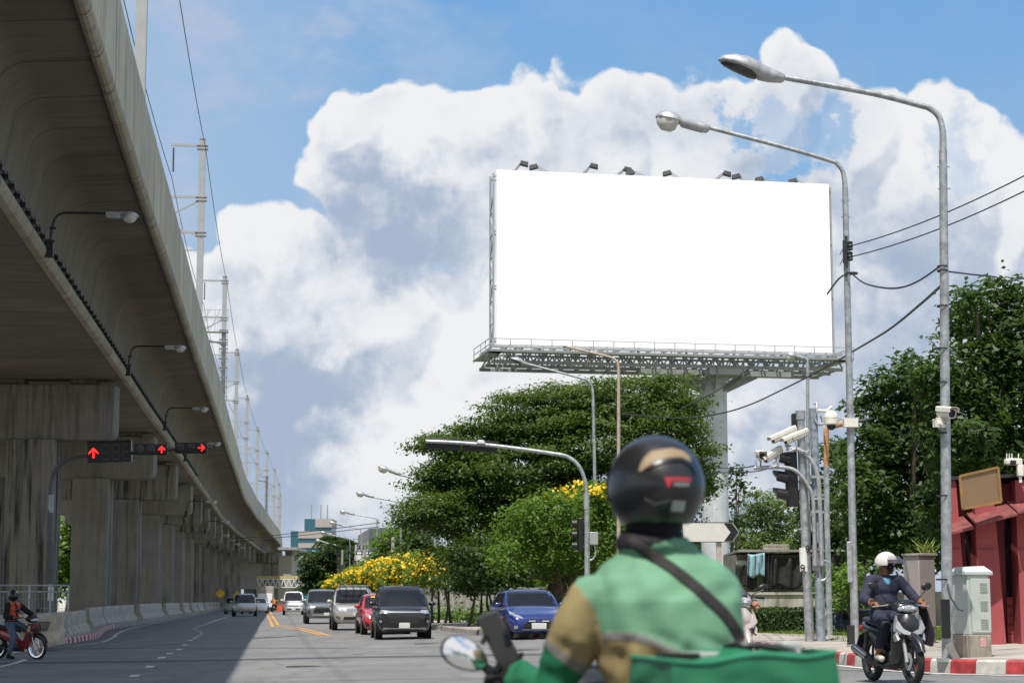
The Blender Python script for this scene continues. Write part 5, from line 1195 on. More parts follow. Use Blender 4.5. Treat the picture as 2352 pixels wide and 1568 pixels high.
m.box((-.75, -.5, .22), (.5, .03, .03)); m.box((-.75, -.5, .42), (.5, .03, .03)); m.build('frame', steel, pk, smooth=0)

# =================================================================== SCOOTERS
def wheel(o, c, r, tw, spokes='cast', disc=False):
    m = MB(); m.lathe([(r-.062, -tw*.42), (r-.03, -tw*.5), (r-.008, -tw*.32), (r, 0), (r-.008, tw*.32), (r-.03, tw*.5), (r-.062, tw*.42)], c, 'y', 36, closed=True); ty = m.build('tyre', rubber, o, smooth=60)
    m = MB(); m.lathe([(r-.085, -tw*.38), (r-.055, -tw*.46), (r-.055, tw*.46), (r-.085, tw*.38)], c, 'y', 36, closed=True); m.lathe([(.001, -.05), (.035, -.05), (.045, 0), (.035, .05), (.001, .05)], c, 'y', 16)
    if spokes == 'cast':
        for k in range(5):
            a = 2*PI*k/5+.2; m.bar((c[0]+.02*math.cos(a), c[1], c[2]+.02*math.sin(a)), (c[0]+(r-.07)*math.cos(a), c[1], c[2]+(r-.07)*math.sin(a)), .035, .022, up=(0, 1, 0))
    else:
        for k in range(28):
            a = 2*PI*k/28; b = a+(.35 if k % 2 else -.35); m.tube([(c[0]+.035*math.cos(b), c[1]+(.03 if k % 4 < 2 else -.03), c[2]+.035*math.sin(b)), (c[0]+(r-.07)*math.cos(a), c[1], c[2]+(r-.07)*math.sin(a))], .0025, 4)
    m.build('rim', darkm if spokes == 'cast' else chrome, ty, smooth=40)
    if disc: m = MB(); m.lathe([(.05, -.062), (.11, -.062), (.11, -.058), (.05, -.058)], c, 'y', 28, closed=True); m.build('brake_disc', steel, ty)
def scooter(name, label, loc, rz, main, trim, spokes='cast', basket=False, mz=1.20, steer=0, sc=1, mirror_xy=(.30, .36), mirrors=True):
    o = thing(name, label, 'motorcycle', loc, rz, sc=sc)
    fw, rw, r = (.62, 0, .29), (-.61, 0, .29), .29
    wheel(o, fw, r, .085, spokes, True); wheel(o, rw, r, .095, spokes)
    # forks
    for s in (-1, 1):
        m = MB(); m.tube([(.615, s*.075, .28), (.53, s*.075, .56), (.47, s*.07, .76)], [.024, .022, .024], 10); m.build('fork_leg', silver if spokes == 'cast' else chrome, o)
    # front fender
    secs = []
    for i in range(11):
        a = R(178-i*15.5); rr = r+.035+.01*math.sin(i/10*PI); cx, cz = fw[0]+rr*math.cos(a), fw[2]+rr*math.sin(a)
        w2 = .075*(1-.45*abs(i/10-.45)**1.5*2); er = Vector((math.cos(a), 0, math.sin(a)))
        ring = []
        for y_, dr in ((-w2, -.05), (-w2*.85, -.005), (-w2*.4, .018), (0, .024), (w2*.4, .018), (w2*.85, -.005), (w2, -.05), (w2*.8, -.045), (w2*.7, -.01), (0, .012), (-w2*.7, -.01), (-w2*.8, -.045)): p = Vector((cx, y_, cz))+er*dr; ring.append(p)
        secs.append(ring)
    MB().loft(secs).build('front_fender', main if not basket else black, o, smooth=50)
    # leg shield
    ls = [(.50, .86, .11), (.54, .78, .17), (.545, .68, .20), (.50, .56, .19), (.42, .44, .16), (.33, .33, .13), (.26, .25, .10)]
    secs = []
    for x, z, w_ in ls: secs.append([(x-.10, -w_, z), (x-.02, -w_*.92, z), (x+.05, -w_*.55, z+.01), (x+.075, 0, z+.015), (x+.05, w_*.55, z+.01), (x-.02, w_*.92, z), (x-.10, w_, z), (x-.08, w_*.8, z), (x-.03, 0, z), (x-.08, -w_*.8, z)])
    MB().loft(secs).build('leg_shield', main, o, smooth=45)
    # V trim and turn lamps
    for s in (-1, 1):
        m = MB(); m.loft([[(.63, 0, .64), (.645, 0, .605), (.60, 0, .605), (.59, 0, .64)], [(.60, s*.10, .69), (.61, s*.11, .63), (.56, s*.11, .63), (.56, s*.10, .69)], [(.56, s*.165, .80), (.575, s*.20, .70), (.50, s*.19, .66), (.50, s*.15, .80)], [(.53, s*.155, .86), (.535, s*.175, .80), (.47, s*.175, .78), (.47, s*.15, .86)]]); tr = m.build('v_trim', trim, o, smooth=30)
        m = MB(); m.loft([[(.585, s*.115, .66), (.585, s*.14, .62), (.54, s*.14, .62), (.54, s*.115, .66)], [(.565, s*.17, .74), (.565, s*.195, .68), (.50, s*.195, .66), (.50, s*.165, .74)], [(.545, s*.165, .82), (.545, s*.18, .78), (.48, s*.18, .78), (.48, s*.16, .82)]]); m.build('turn_lamp', lensm if not basket else amber, tr, smooth=30)
        m = MB(); m.loft([[(.60, s*.155, .565), (.60, s*.185, .545), (.50, s*.185, .53), (.50, s*.15, .56)], [(.565, s*.175, .66), (.56, s*.198, .63), (.48, s*.195, .60), (.48, s*.17, .65)]]); m.build('turn_cover', trim, tr, smooth=30)
    # handlebar cowl with headlight
    m = MB()
    cw = [(.30, .10, .93, 1.00), (.36, .15, .89, 1.05), (.44, .17, .87, 1.06), (.50, .15, .87, 1.03), (.545, .10, .885, .99)]
    m.loft([[(x, w_*math.cos(a)*(1 if abs(math.cos(a)) < .9 else 1), (zb_+zt_)/2+(zt_-zb_)/2*math.sin(a)) for a in [2*PI*i/16 for i in range(16)]] for x, w_, zb_, zt_ in cw])
    ck = m.build('handlebar_cowl', main if not basket else black, o, smooth=50)
    m = MB(); m.loft([[(x, w_*math.cos(a), (.92+dz)+h_*math.sin(a)) for a in [2*PI*i/16 for i in range(16)]] for x, w_, h_, dz in ((.46, .155, .055, .02), (.52, .135, .055, .02), (.558, .09, .04, .018), (.572, .02, .01, .018))]); m.build('headlight', lensm, ck, smooth=50)
    m = MB(); m.prism([(.35, 1.05), (.48, 1.045), (.53, 1.015), (.50, 1.01)], -.10, .10, 'y'); m.build('small_visor', black, ck, smooth=30, bevel=.01)
    for s in (-1, 1):
        m = MB(); m.tube([(.36, s*.10, .97), (.33, s*.22, 1.0), (.28, s*.30, 1.0)], .014, 8); m.tube([(.29, s*.27, 1.0), (.25, s*.38, .99)], .019, 10); gp0 = m.build('handgrip', rubber, o)
        m = MB(); m.tube([(.37, s*.20, .985), (.36, s*.30, .975), (.31, s*.385, .965)], [.009, .007, .009], 6); m.build('brake_lever', silver, gp0)
        if mirrors:
            m = MB(); mc = Vector((mirror_xy[0], s*mirror_xy[1], mz)); m.tube([(.33, s*.20, 1.0), (.33, s*.21, 1.04), mc+Vector((.03, 0, -.02))], .007, 6); m.ell(mc, (.022, .075, .05), 18, 10, (s*.3, 0, 0)); mo = m.build('mirror', black, o)
            m = MB(); m.ell(mc-Vector((.020, 0, 0)), (.004, .066, .042), 18, 8, (s*.3, 0, 0)); m.build('mirror_glass', mat('mirror glass', (.9, .9, .9), .02, 1, 0), mo)
    # body, seat, tail
    secs = []
    for x, w_, z0_, z1_ in ((.30, .07, .28, .40), (.16, .085, .26, .44), (.02, .11, .28, .55), (-.10, .13, .33, .68), (-.25, .145, .40, .73), (-.45, .14, .50, .745), (-.65, .11, .60, .76), (-.80, .06, .70, .775), (-.86, .02, .74, .775)):
        secs.append([(x, w_*math.cos(a)*(1.0), (z0_+z1_)/2+(z1_-z0_)/2*math.sin(a)) for a in [2*PI*i/14 for i in range(14)]])
    MB().loft(secs).build('side_body', main, o, smooth=50)
    secs = []
    for x, w_, z0_, z1_ in ((.06, .06, .64, .68), (0, .10, .66, .74), (-.15, .125, .70, .78), (-.35, .13, .72, .785), (-.50, .125, .74, .82), (-.70, .10, .76, .835), (-.78, .05, .77, .82)):
        secs.append([(x, w_*math.copysign(abs(math.cos(a))**.7, math.cos(a)), (z0_+z1_)/2+(z1_-z0_)/2*math.copysign(abs(math.sin(a))**.7, math.sin(a))) for a in [2*PI*i/16 for i in range(16)]])
    MB().loft(secs).build('seat', mat('seat vinyl', (.02, .02, .022), .6), o, smooth=50)
    m = MB(); m.box((-.02, 0, .30), (.34, .20, .22)); m.tube([(-.05, 0, .30), (.16, 0, .33)], .075, 14); m.lathe([(.001, -.13), (.09, -.13), (.10, -.10), (.10, .10), (.09, .13), (.001, .13)], (-.12, 0, .30), 'y', 18); m.build('engine', darkm, o, bevel=.02)
    m = MB(); m.box((-.36, .09, .29), (.52, .035, .07)); m.tube([(-.60, -.11, .29), (-.46, -.14, .66)], .028, 8); m.tube([(-.60, .11, .29), (-.46, .14, .66)], .028, 8); m.tube([(-.61, -.12, .29), (-.61, .12, .29)], .015, 8); m.build('rear_suspension', darkm, o)
    m = MB(); m.tube([(.16, -.09, .25), (.02, -.13, .22), (-.15, -.14, .24), (-.28, -.15, .27), (-.72, -.17, .40), (-.80, -.175, .43)], [.018, .018, .022, .045, .058, .05], 14); ex = m.build('exhaust', darkm, o)
    m = MB(); m.tube([(-.36, -.205, .32), (-.68, -.225, .425)], [.03, .034], 10); m.build('heat_shield', chrome, ex)
    for s in (-1, 1): m = MB(); m.tube([(.02, s*.08, .27), (.02, s*.24, .265)], .016, 8); m.box((.02, s*.20, .268), (.07, .11, .025)); m.build('footpeg', rubber, o)
    m = MB(); m.loft([[(x, y, z) for y, z in ((-w_, z0), (-w_, z0+.01), (w_, z0+.01), (w_, z0))] for x, z0, w_ in ((-.70, .62, .08), (-.86, .58, .08), (-.95, .46, .08), (-.97, .32, .085))]); m.build('rear_fender', black, o, smooth=30)
    m = MB(); m.box((-.87, 0, .69), (.05, .12, .06)); m.build('tail_lamp', tail, o, bevel=.01)
    return o
# =================================================================== PEOPLE
def attr_mat(name, rough=.8, bump=.12, bs=60, coat=0):
    if name in MATS: return MATS[name]
    m, t, b = node_mat(name); MATS[name] = m
    at = t.node('ShaderNodeAttribute', attribute_name='Col'); O = t.node('ShaderNodeTexCoord').outputs['Object']
    n = t.noise(O, 9, 5, .6); cc = t.mix(t.mr(n, .3, .7, 0, .28), at.outputs['Color'], (.0, .0, .0, 1))
    t.l.new(cc, b.inputs[0]); b.inputs['Roughness'].default_value = rough; b.inputs['Specular IOR Level'].default_value = .25
    bn = t.n.new('ShaderNodeBump'); bn.inputs['Strength'].default_value = bump; bn.inputs['Distance'].default_value = .01; t.l.new(t.noise(O, bs, 3, .6), bn.inputs['Height']); t.l.new(bn.outputs[0], b.inputs['Normal'])
    return m
clothm = attr_mat('clothing and skin')
def remeshed(mb, name, parent, voxel, colfn, smooth_it=6, m=None, disp=None, smf=.5):
    """fuse overlapping shapes into one continuous surface and colour it by region"""
    me = bpy.data.meshes.new(name+'_src'); me.from_pydata([tuple(v) for v in mb.v], [], mb.f); me.update()
    bm = bmesh.new(); bm.from_mesh(me); bmesh.ops.recalc_face_normals(bm, faces=bm.faces); bm.to_mesh(me); bm.free()
    o = bpy.data.objects.new(name+'_src', me); S.collection.objects.link(o)
    r = o.modifiers.new('r', 'REMESH'); r.mode = 'VOXEL'; r.voxel_size = voxel; r.use_smooth_shade = True
    s = o.modifiers.new('s', 'SMOOTH'); s.iterations = smooth_it; s.factor = smf
    dg = bpy.context.evaluated_depsgraph_get(); ev = o.evaluated_get(dg); me2 = bpy.data.meshes.new_from_object(ev)
    bpy.data.objects.remove(o)
    me2.name = name; n = len(me2.vertices); co = np.empty(n*3); me2.vertices.foreach_get('co', co); co = co.reshape(-1, 3)
    if disp is not None:
        no = np.empty(n*3); me2.vertices.foreach_get('normal', no); no = no.reshape(-1, 3); co = co+no*disp(co)[:, None]; me2.vertices.foreach_set('co', co.ravel())
    col = colfn(co); ca_ = me2.color_attributes.new('Col', 'FLOAT_COLOR', 'POINT'); c4_ = np.ones((n, 4)); c4_[:, :3] = col; ca_.data.foreach_set('color', c4_.ravel())
    me2.materials.clear(); me2.materials.append(m or clothm); me2.shade_smooth()
    ob = bpy.data.objects.new(name, me2); S.collection.objects.link(ob)
    if parent: ob.parent = parent
    return ob
def cap(mb, a, b, ra, rb, n=12):
    a = Vector(a); b = Vector(b); d = (b-a); L = d.length
    if L < 1e-5: return
    x = d/L; pts = [a-x*ra*.85, a-x*ra*.5, a, b, b+x*rb*.5, b+x*rb*.85]; mb.tube(pts, [ra*.5, ra*.86, ra, rb, rb*.86, rb*.5], n)
def hand(mb, wrist, dirv, palmn, side, curl=1.1, s=1.0):
    """palm plus four curled fingers and a thumb; dirv along palm, palmn = palm facing"""
    w_ = Vector(wrist); x = Vector(dirv).normalized(); n = Vector(palmn); n = (n-x*n.dot(x)).normalized(); y = x.cross(n)*side
    for k in (-1.2, -.4, .4, 1.2): cap(mb, w_+y*k*.012*s, w_+x*.085*s+y*k*.021*s, .017*s, .014*s, 8)
    for k, L in zip((-1.5, -.5, .5, 1.5), (.062, .074, .078, .07)):
        p = w_+x*.088*s+y*k*.0215*s; ang = 0
        for seg, r_ in ((.42, .0095), (.32, .0088), (.26, .008)):
            ang += curl*.55; d = (x*math.cos(ang)+n*math.sin(ang)); q = p+d*L*seg*s*1.15; cap(mb, p, q, r_*s, r_*s*.95, 8); p = q
    p = w_+x*.025*s-y*0+y*.028*s; q = p+(x*.55+y*.75+n*.35).normalized()*.042*s; cap(mb, p, q, .012*s, .011*s, 8); cap(mb, q, q+(x*.8+n*.6).normalized()*.035*s, .0105*s, .009*s, 8)
def head(mb, c, f, up, s=1.0):
    """head with brow, nose, mouth, chin, ears; c = centre, f = facing"""
    c = Vector(c); f = Vector(f).normalized(); u = (Vector(up)-f*Vector(up).dot(f)).normalized(); r = f.cross(u)
    Q = Matrix((r, f, u)).transposed()
    def E(off, rad): mb.ell(c+Q @ Vector([k*s for k in off]), [k*s for k in rad], 14, 10, Q.to_euler())
    E((0, -.01, .02), (.074, .092, .10)); E((0, .022, -.055), (.052, .06, .055)); E((0, .088, -.015), (.012, .022, .022)); E((0, .072, -.062), (.024, .014, .010)); E((0, .068, -.10), (.022, .018, .016))
    for q in (-1, 1): E((q*.077, -.008, -.01), (.010, .02, .032)); E((q*.030, .075, .028), (.020, .010, .008)); E((q*.040, .062, -.03), (.022, .02, .022))
def helmet_shell(name, parent, c, f, m, full=True, s=1.0, visor=None):
    c = Vector(c); f = Vector(f).normalized(); a = math.atan2(f.y, f.x)-PI/2
    Mx = Matrix.Translation(c) @ Matrix.Rotation(a, 4, 'Z')
    n, mm = 40, 24; mb = MB(); vs = []
    def rad(th, ph):
        x, y, z = math.cos(ph)*math.cos(th), math.cos(ph)*math.sin(th), math.sin(ph)
        k = 1.0+.06*max(0, -y)*max(0, .5-abs(z)); return Vector((x*.132*k, y*.152*k+(-.004), z*.145))
    lo = -.80 if full else -.25
    secs = []
    for j in range(mm+1):
        ph = lo+(PI/2-lo)*j/mm; secs.append([rad(2*PI*i/n, ph)*s for i in range(n)])
    inner = [[p*.93 for p in q] for q in secs]
    mb.M = Mx; vs = []; fs = []
    # outer grid with the face opening skipped
    def open_(i, j):
        th = 2*PI*(i+.5)/n; ph = lo+(PI/2-lo)*(j+.5)/mm; dth = abs((th-PI/2+PI) % (2*PI)-PI)
        return (dth < 1.0 and -.28 < ph < .42) if full else (dth < 1.05 and ph < .26)
    N = (mm+1)*n; allv = [p for q in secs for p in q]+[p for q in inner for p in q]
    for j in range(mm):
        for i in range(n):
            a0, b0 = j*n+i, j*n+(i+1) % n
            if not open_(i, j):
                fs.append((a0, b0, b0+n, a0+n)); fs.append((a0+N, a0+N+n, b0+N+n, b0+N))
                if open_((i+1) % n, j): fs.append((b0, b0+N, b0+N+n, b0+n))
                if open_((i-1) % n, j): fs.append((a0, a0+n, a0+n+N, a0+N))
                if j+1 < mm and open_(i, j+1): fs.append((a0+n, b0+n, b0+n+N, a0+n+N))
                if j > 0 and open_(i, j-1): fs.append((a0, a0+N, b0+N, b0))
                if j == 0: fs.append((a0, a0+N, b0+N, b0))
    mb._add(allv, fs); o = mb.build(name, m, parent, smooth=40)
    return o, Mx
NAVY = (.035, .038, .065); SKIN = (.30, .135, .075); BLK = (.012, .012, .014)
def mask(co, p, r): return np.linalg.norm(co-np.array(p), axis=1) < r
def rider(o, J, colfn, voxel=.012, belly=.145, thick=1.12, parent_thing=None, hands=True, dispf=None):
    mb = MB(); V_ = Vector; k = thick
    pel, che, nek, hd = V_(J['pelvis']), V_(J['chest']), V_(J['neck']), V_(J['head'])
    mb.ell(pel, (.15*k, .165*k, .13*k), 18, 12); mb.ell((pel+che)/2, (belly*k, .172*k, .19), 18, 12); mb.ell(che, (.12*k, .185*k, .17), 18, 12); mb.ell(che+V_((0, 0, .07)), (.10*k, .19*k, .10), 18, 12)
    cap(mb, che+V_((0, 0, .1)), nek, .075, .060); cap(mb, nek, hd-V_((0, 0, .05)), .056, .055)
    head(mb, hd, J['face'], (0, 0, 1))
    for s, n in ((1, 'l'), (-1, 'r')):
        sh, el, wr_, ha = [V_(J[n+q]) for q in ('sh', 'el', 'wr', 'ha')]
        cap(mb, che+V_((0, 0, .08)), sh, .09, .075); cap(mb, sh, el, .066*k, .062*k); cap(mb, el, wr_, .062*k, .050*k); cap(mb, wr_, wr_.lerp(ha, .4), .030, .026)
        if hands: hand(mb, wr_.lerp(ha, .15), ha-wr_, V_((.15, 0, -1)), s*(1 if n == 'l' else 1), 1.35, .98)
        hi, kn, an, to = [V_(J[n+q]) for q in ('hi', 'kn', 'an', 'to')]
        cap(mb, hi, kn, .098*k, .070*k); cap(mb, kn, an.lerp(kn, .18), .070*k, .058*k); cap(mb, an.lerp(kn, .2), an, .040, .036)
        cap(mb, an+V_((-.03, 0, -.045)), to, .044, .040); cap(mb, an-V_((0, 0, .01)), an+V_((-.03, 0, -.05)), .036, .046)
    return remeshed(mb, 'body', o, voxel, colfn, 4, disp=dispf)
# ------------------------------------------------ scooter and rider at right (white helmet)
rear = Vector((4.715, 25.35, 0)); front = Vector((4.985, 24.17, 0)); hd_ = (front-rear).normalized(); mid = (front+rear)/2; mid.z = gz(mid.x, mid.y)
rz1 = math.atan2(hd_.y, hd_.x)
bkm = paint('gloss black fairing', (.012, .013, .015), 0, .35, .35)
sc1 = scooter('motorcycle', 'black and silver scooter ridden by the man in the white helmet', mid, rz1, bkm, silver, mz=1.22)
m = MB(); m.loft([[(.16, .30, 1.0), (.30, .34, .98), (.30, .35, .98), (.16, .31, 1.0)], [(.10, .36, .62), (.28, .44, .60), (.28, .47, .62), (.10, .40, .62)], [(.12, .36, .50), (.26, .42, .46), (.26, .45, .47), (.12, .39, .50)]]); bg_ = m.build('cloth_bag', mat('dark cloth', (.025, .02, .03), .9, 0, .3, 20), None, smooth=40)
bg_.location = mid; bg_.rotation_euler = (0, 0, rz1); tag(bg_, 'dark cloth bag hanging from the handlebar of the black scooter', 'bag')
J1 = dict(pelvis=(-.24, 0, .86), chest=(-.20, 0, 1.20), neck=(-.17, .01, 1.40), head=(-.14, .02, 1.50), face=(.80, .75, -.12),
          lsh=(-.17, .20, 1.30), lel=(.0, .34, 1.06), lwr=(.19, .33, 1.02), lha=(.29, .31, 1.01), rsh=(-.17, -.20, 1.30), rel=(-.02, -.36, 1.05), rwr=(.18, -.34, 1.01), rha=(.28, -.32, 1.01),
          lhi=(-.18, .10, .82), lkn=(.20, .17, .74), lan=(.0, .18, .38), lto=(.14, .19, .30), rhi=(-.18, -.10, .82), rkn=(.20, -.17, .74), ran=(-.02, -.18, .38), rto=(.14, -.20, .31))
def col1(co):
    c = np.tile(np.array(NAVY), (len(co), 1)); z = co[:, 2]
    c[z < .84] = (.022, .024, .042)
    for h in ('lha', 'rha'): c[mask(co, J1[h], .115)] = SKIN
    nk = np.hypot(co[:, 0]+.15, co[:, 1]) < .085; c[(z > 1.37) & nk] = SKIN
    f = np.array(J1['face'][:2]); f = f/np.linalg.norm(f); rel = (co[:, :2]-np.array(J1['head'][:2])) @ f
    c[(z > 1.375) & (z < 1.50) & (rel > .028)] = BLK
    c[(z > 1.25) & (z < 1.38) & (co[:, 0] > -.115) & (np.abs(co[:, 1]-.005) < .05*(z-1.2)/.12)] = (.10, .28, .42)
    c[(z > 1.33) & (z < 1.38) & (co[:, 0] > -.11) & (np.abs(co[:, 1]-.005) < .05)] = SKIN
    c[z < .435] = SKIN; c[z < .35] = (.60, .57, .50)
    return c
def wrinkle(amp, sc_=1.0):
    def f(co):
        x, y, z = co.T*sc_
        return amp*(np.sin(31*z+14*x+3*np.sin(17*y))*.5+np.sin(47*x-23*z+2.5*np.sin(29*z+5*y))*.35+np.sin(71*y+39*z)*.2)
    return f
p1_ = thing('person', 'man in navy jacket and white open helmet riding the black scooter, face turned right', 'person', mid, rz1)
rider(p1_, J1, col1, .009, dispf=wrinkle(.0035))
hw_ = mat('white helmet shell', (.68, .66, .62), .3, 0, .08, 9, coat=.5)
ho, Mx = helmet_shell('helmet', p1_, (-.145, .02, 1.525), J1['face'], hw_, full=False, s=.98)
m = MB(); m.M = Mx; secs = []
for r_, zz_ in ((.150, .085), (.175, .055), (.215, .025), (.255, -.015)): secs.append([(r_*math.sin(a), r_*math.cos(a)*1.08, zz_+.012*(1-math.cos(a))) for a in np.linspace(-1.15, 1.15, 13)])
m.loft(secs, closed=False); vz = m.build('visor', mat('smoky visor', (.10, .09, .11), .08, 0, 0, 1, alpha=.5), ho, smooth=60)
m = MB(); m.M = Mx; m.tube([(-.09, .02, -.05), (-.06, .06, -.12), (0, .08, -.14), (.06, .06, -.12), (.09, .02, -.05)], .007, 6); m.build('chin_strap', black, ho)
m = MB(); m.ell((-.0, -.34, 1.0), (.001, .001, .001), 4, 3)
# ------------------------------------------------ motorcycle and rider at left (orange vest)
gR = Vector((-12.58, 47.25, 0)); gF = Vector((-11.36, 46.62, 0)); h2 = (gF-gR).normalized(); mid2 = (gR+gF)/2; mid2.z = gz(mid2.x, mid2.y); rz2 = math.atan2(h2.y, h2.x)
rdm = paint('red fairing', (.26, .012, .02), 0, .3)
sc2 = scooter('motorcycle', 'red and black motorcycle with wire front basket and spoked wheels at the left', mid2, rz2, rdm, bkm, spokes='wire', basket=True, mz=1.18)
m = MB(); top = [(.60, -.17), (.86, -.17), (.90, 0), (.86, .17), (.60, .17)]; bot = [(.62, -.12), (.82, -.12), (.84, 0), (.82, .12), (.62, .12)]
m.tube([(x, y, .90) for x, y in top+top[:1]], .009, 6); m.tube([(x, y, .70) for x, y in bot+bot[:1]], .006, 5)
for z in (.74, .78, .82, .86):
    f_ = (z-.70)/.20; q_ = [(b_[0]+(a[0]-b_[0])*f_, b_[1]+(a[1]-b_[1])*f_, z) for a, b_ in zip(top, bot)]; m.tube(q_+q_[:1], .003, 4)
for a, b_, a2, b2 in zip(top, bot, top[1:]+top[:1], bot[1:]+bot[:1]):
    for k in range(8): s = k/8; m.bar((a[0]+(a2[0]-a[0])*s, a[1]+(a2[1]-a[1])*s, .90), (b_[0]+(b2[0]-b_[0])*s, b_[1]+(b2[1]-b_[1])*s, .70), .004)
for k in range(8): m.bar((.62+k*.028, -.12, .70), (.62+k*.028, .12, .70), .004)
m.build('front_basket', mat('basket wire', (.03, .03, .03), .5), sc2, smooth=0)
J2 = dict(pelvis=(-.22, 0, .88), chest=(-.20, 0, 1.20), neck=(-.18, -.01, 1.40), head=(-.16, -.02, 1.50), face=(.80, -.55, -.05),
          lsh=(-.16, .20, 1.30), lel=(.06, .30, 1.12), lwr=(.21, .32, 1.04), lha=(.29, .31, 1.01), rsh=(-.17, -.20, 1.30), rel=(-.10, -.34, 1.02), rwr=(.14, -.33, 1.0), rha=(.26, -.33, 1.0),
          lhi=(-.16, .10, .84), lkn=(.20, .20, .68), lan=(.0, .22, .33), lto=(.14, .22, .28), rhi=(-.16, -.11, .84), rkn=(.10, -.26, .52), ran=(.0, -.30, .12), rto=(.15, -.31, .05))
def col2(co):
    x, y, z = co.T; c = np.tile(np.array((.018, .018, .022)), (len(co), 1)); tor = (np.abs(y) < .165) & (z > .93) & (z < 1.40)
    c[tor] = (.52, .10, .045); c[tor & (x > -.12) & (np.abs(y) < .035)] = (.05, .012, .012); c[tor & (z > .99) & (z < 1.015)] = (.42, .45, .12)
    c[tor & (z > 1.33) & (np.abs(np.abs(y)-.12) < .03)] = (.45, .5, .15)
    c[z < .90] = (.095, .15, .22)
    for h in ('lha', 'rha'): c[mask(co, J2[h], .105)] = (.24, .11, .065)
    c[(z < .36) & (y > 0)] = BLK; c[z < .14] = BLK
    return c
p2_ = thing('person', 'rider in orange vest and yellow and black helmet on the red motorcycle', 'person', mid2, rz2)
rider(p2_, J2, col2, .012, dispf=wrinkle(.003))
yb_ = mat('helmet yellow', (.62, .40, .02), .3, coat=.5)
ho, Mx = helmet_shell('helmet', p2_, (-.16, -.02, 1.52), J2['face'], bkm, True, .98)
bvh_h = [bvh_of(ho)]
m = MB()
secs = []
for j in range(7):
    ph = R(30+j*9); secs.append([Mx @ Vector((.134*math.cos(ph)*math.cos(a), .154*math.cos(ph)*math.sin(a), .147*math.sin(ph))) for a in [PI*.62+PI*1.0*i/14 for i in range(15)]])
m.loft(secs, closed=False); m.build('yellow_panel', yb_, ho)
m = MB(); m.M = Mx; m.loft([[(.135*math.cos(p)*math.sin(a), .155*math.cos(p)*math.cos(a), .145*math.sin(p)) for a in np.linspace(-1.02, 1.02, 13)] for p in np.linspace(-.30, .44, 7)], closed=False); m.build('visor', mat('dark visor', (.03, .03, .035), .06), ho)
# ------------------------------------------------ scooter half hidden behind the green rider
mid3 = GP(1672, 27.6); hd3 = Vector((.16, -1, 0)).normalized(); rz3 = math.atan2(hd3.y, hd3.x)
ps = paint('pearl fairing', (.52, .44, .41), .2, .3)
sc3 = scooter('motorcycle', 'pearl white scooter mostly hidden behind the green jacket rider, front fairing showing at right', mid3, rz3, ps, ps, mz=1.12, sc=1.12)
J3 = {k: tuple(v) for k, v in J1.items()}; J3['face'] = (1, 0, 0); J3['head'] = (-.16, 0, 1.40); J3['neck'] = (-.19, 0, 1.32); J3['chest'] = (-.21, 0, 1.13); J3['lsh'] = (-.19, .18, 1.22); J3['rsh'] = (-.19, -.18, 1.22); J3['pelvis'] = (-.24, 0, .84)
def col3(co):
    c = np.tile(np.array((.05, .05, .06)), (len(co), 1))
    for h in ('lha', 'rha'): c[mask(co, J3[h], .12)] = (.42, .21, .13)
    c[co[:, 2] > 1.30] = (.4, .2, .13); return c
p3_ = thing('person', 'rider on the pearl scooter, only a hand on the brake lever showing', 'person', mid3, rz3)
rider(p3_, J3, col3, .012); helmet_shell('helmet', p3_, (-.165, 0, 1.42), (1, 0, 0), bkm, False, .96)
# ------------------------------------------------ far motorcyclist in orange between the lines
mid4 = GP(633, 205); rz4 = -PI/2+.12
sc4 = copy_tree(sc1); sc4.location = mid4; sc4.rotation_euler = (0, 0, rz4+PI); tag(sc4, 'tiny distant motorcycle beside the barrier cones', 'motorcycle')
p4_ = thing('person', 'tiny distant motorcyclist in an orange jacket riding away', 'person', mid4, rz4+PI); 
def col4(co): 
    c = np.tile(np.array((.5, .22, .03)), (len(co), 1)); c[co[:, 2] < .85] = (.03, .03, .04); return c
rider(p4_, J3, col4, .03, hands=False)

# =================================================================== FOREGROUND RIDER
Fd = Vector((-.34, .94, 0)).normalized(); Ld = Vector((-Fd.y, Fd.x, 0))
loc5 = Vector((.352, 5.61, gz(.35, 5.6))); rz5 = math.atan2(Fd.y, Fd.x)
sc5 = scooter('motorcycle', 'scooter of the green jacket rider in the foreground, seen from behind', loc5, rz5, bkm, silver, mz=1.10, sc=.9, mirrors=False)
# mirror, phone and mounts (child parts, world measured)
def child(o, par):
    o.parent = par; o.matrix_parent_inverse = (Matrix.Translation(par.location) @ par.rotation_euler.to_matrix().to_4x4() @ Matrix.Diagonal((*par.scale, 1))).inverted(); return o
Ym = 5.72; mc = P(1062, 1499, Ym); Rm = Matrix.Translation(mc) @ Euler((R(-6), R(26), R(9))).to_matrix().to_4x4()
def oval(a): 
    return (.070*math.cos(a)*(1+.10*math.cos(a)), .043*math.sin(a)*(1-.08*math.cos(a)))
m = MB(); m.M = Rm; N_ = 40
m.loft([[(oval(a)[0]*k, y, oval(a)[1]*k) for a in [2*PI*i/N_ for i in range(N_)]] for y, k in ((-.004, 1.0), (-.010, 1.02), (-.004, 1.07), (.006, 1.07), (.022, .9), (.034, .6), (.038, .2))]); mir = child(m.build('mirror', black, None, smooth=60), sc5)
m = MB(); m.M = Rm; m.loft([[(oval(a)[0]*k, -.0105-.0062*(1-k*k), oval(a)[1]*k) for a in [2*PI*i/N_ for i in range(N_)]] for k in (.985, .86, .72, .58, .44, .3, .16, .04)]); child(m.build('mirror_glass', mat('mirror glass', (.9, .9, .9), .02, 1, 0), None, smooth=80), sc5)
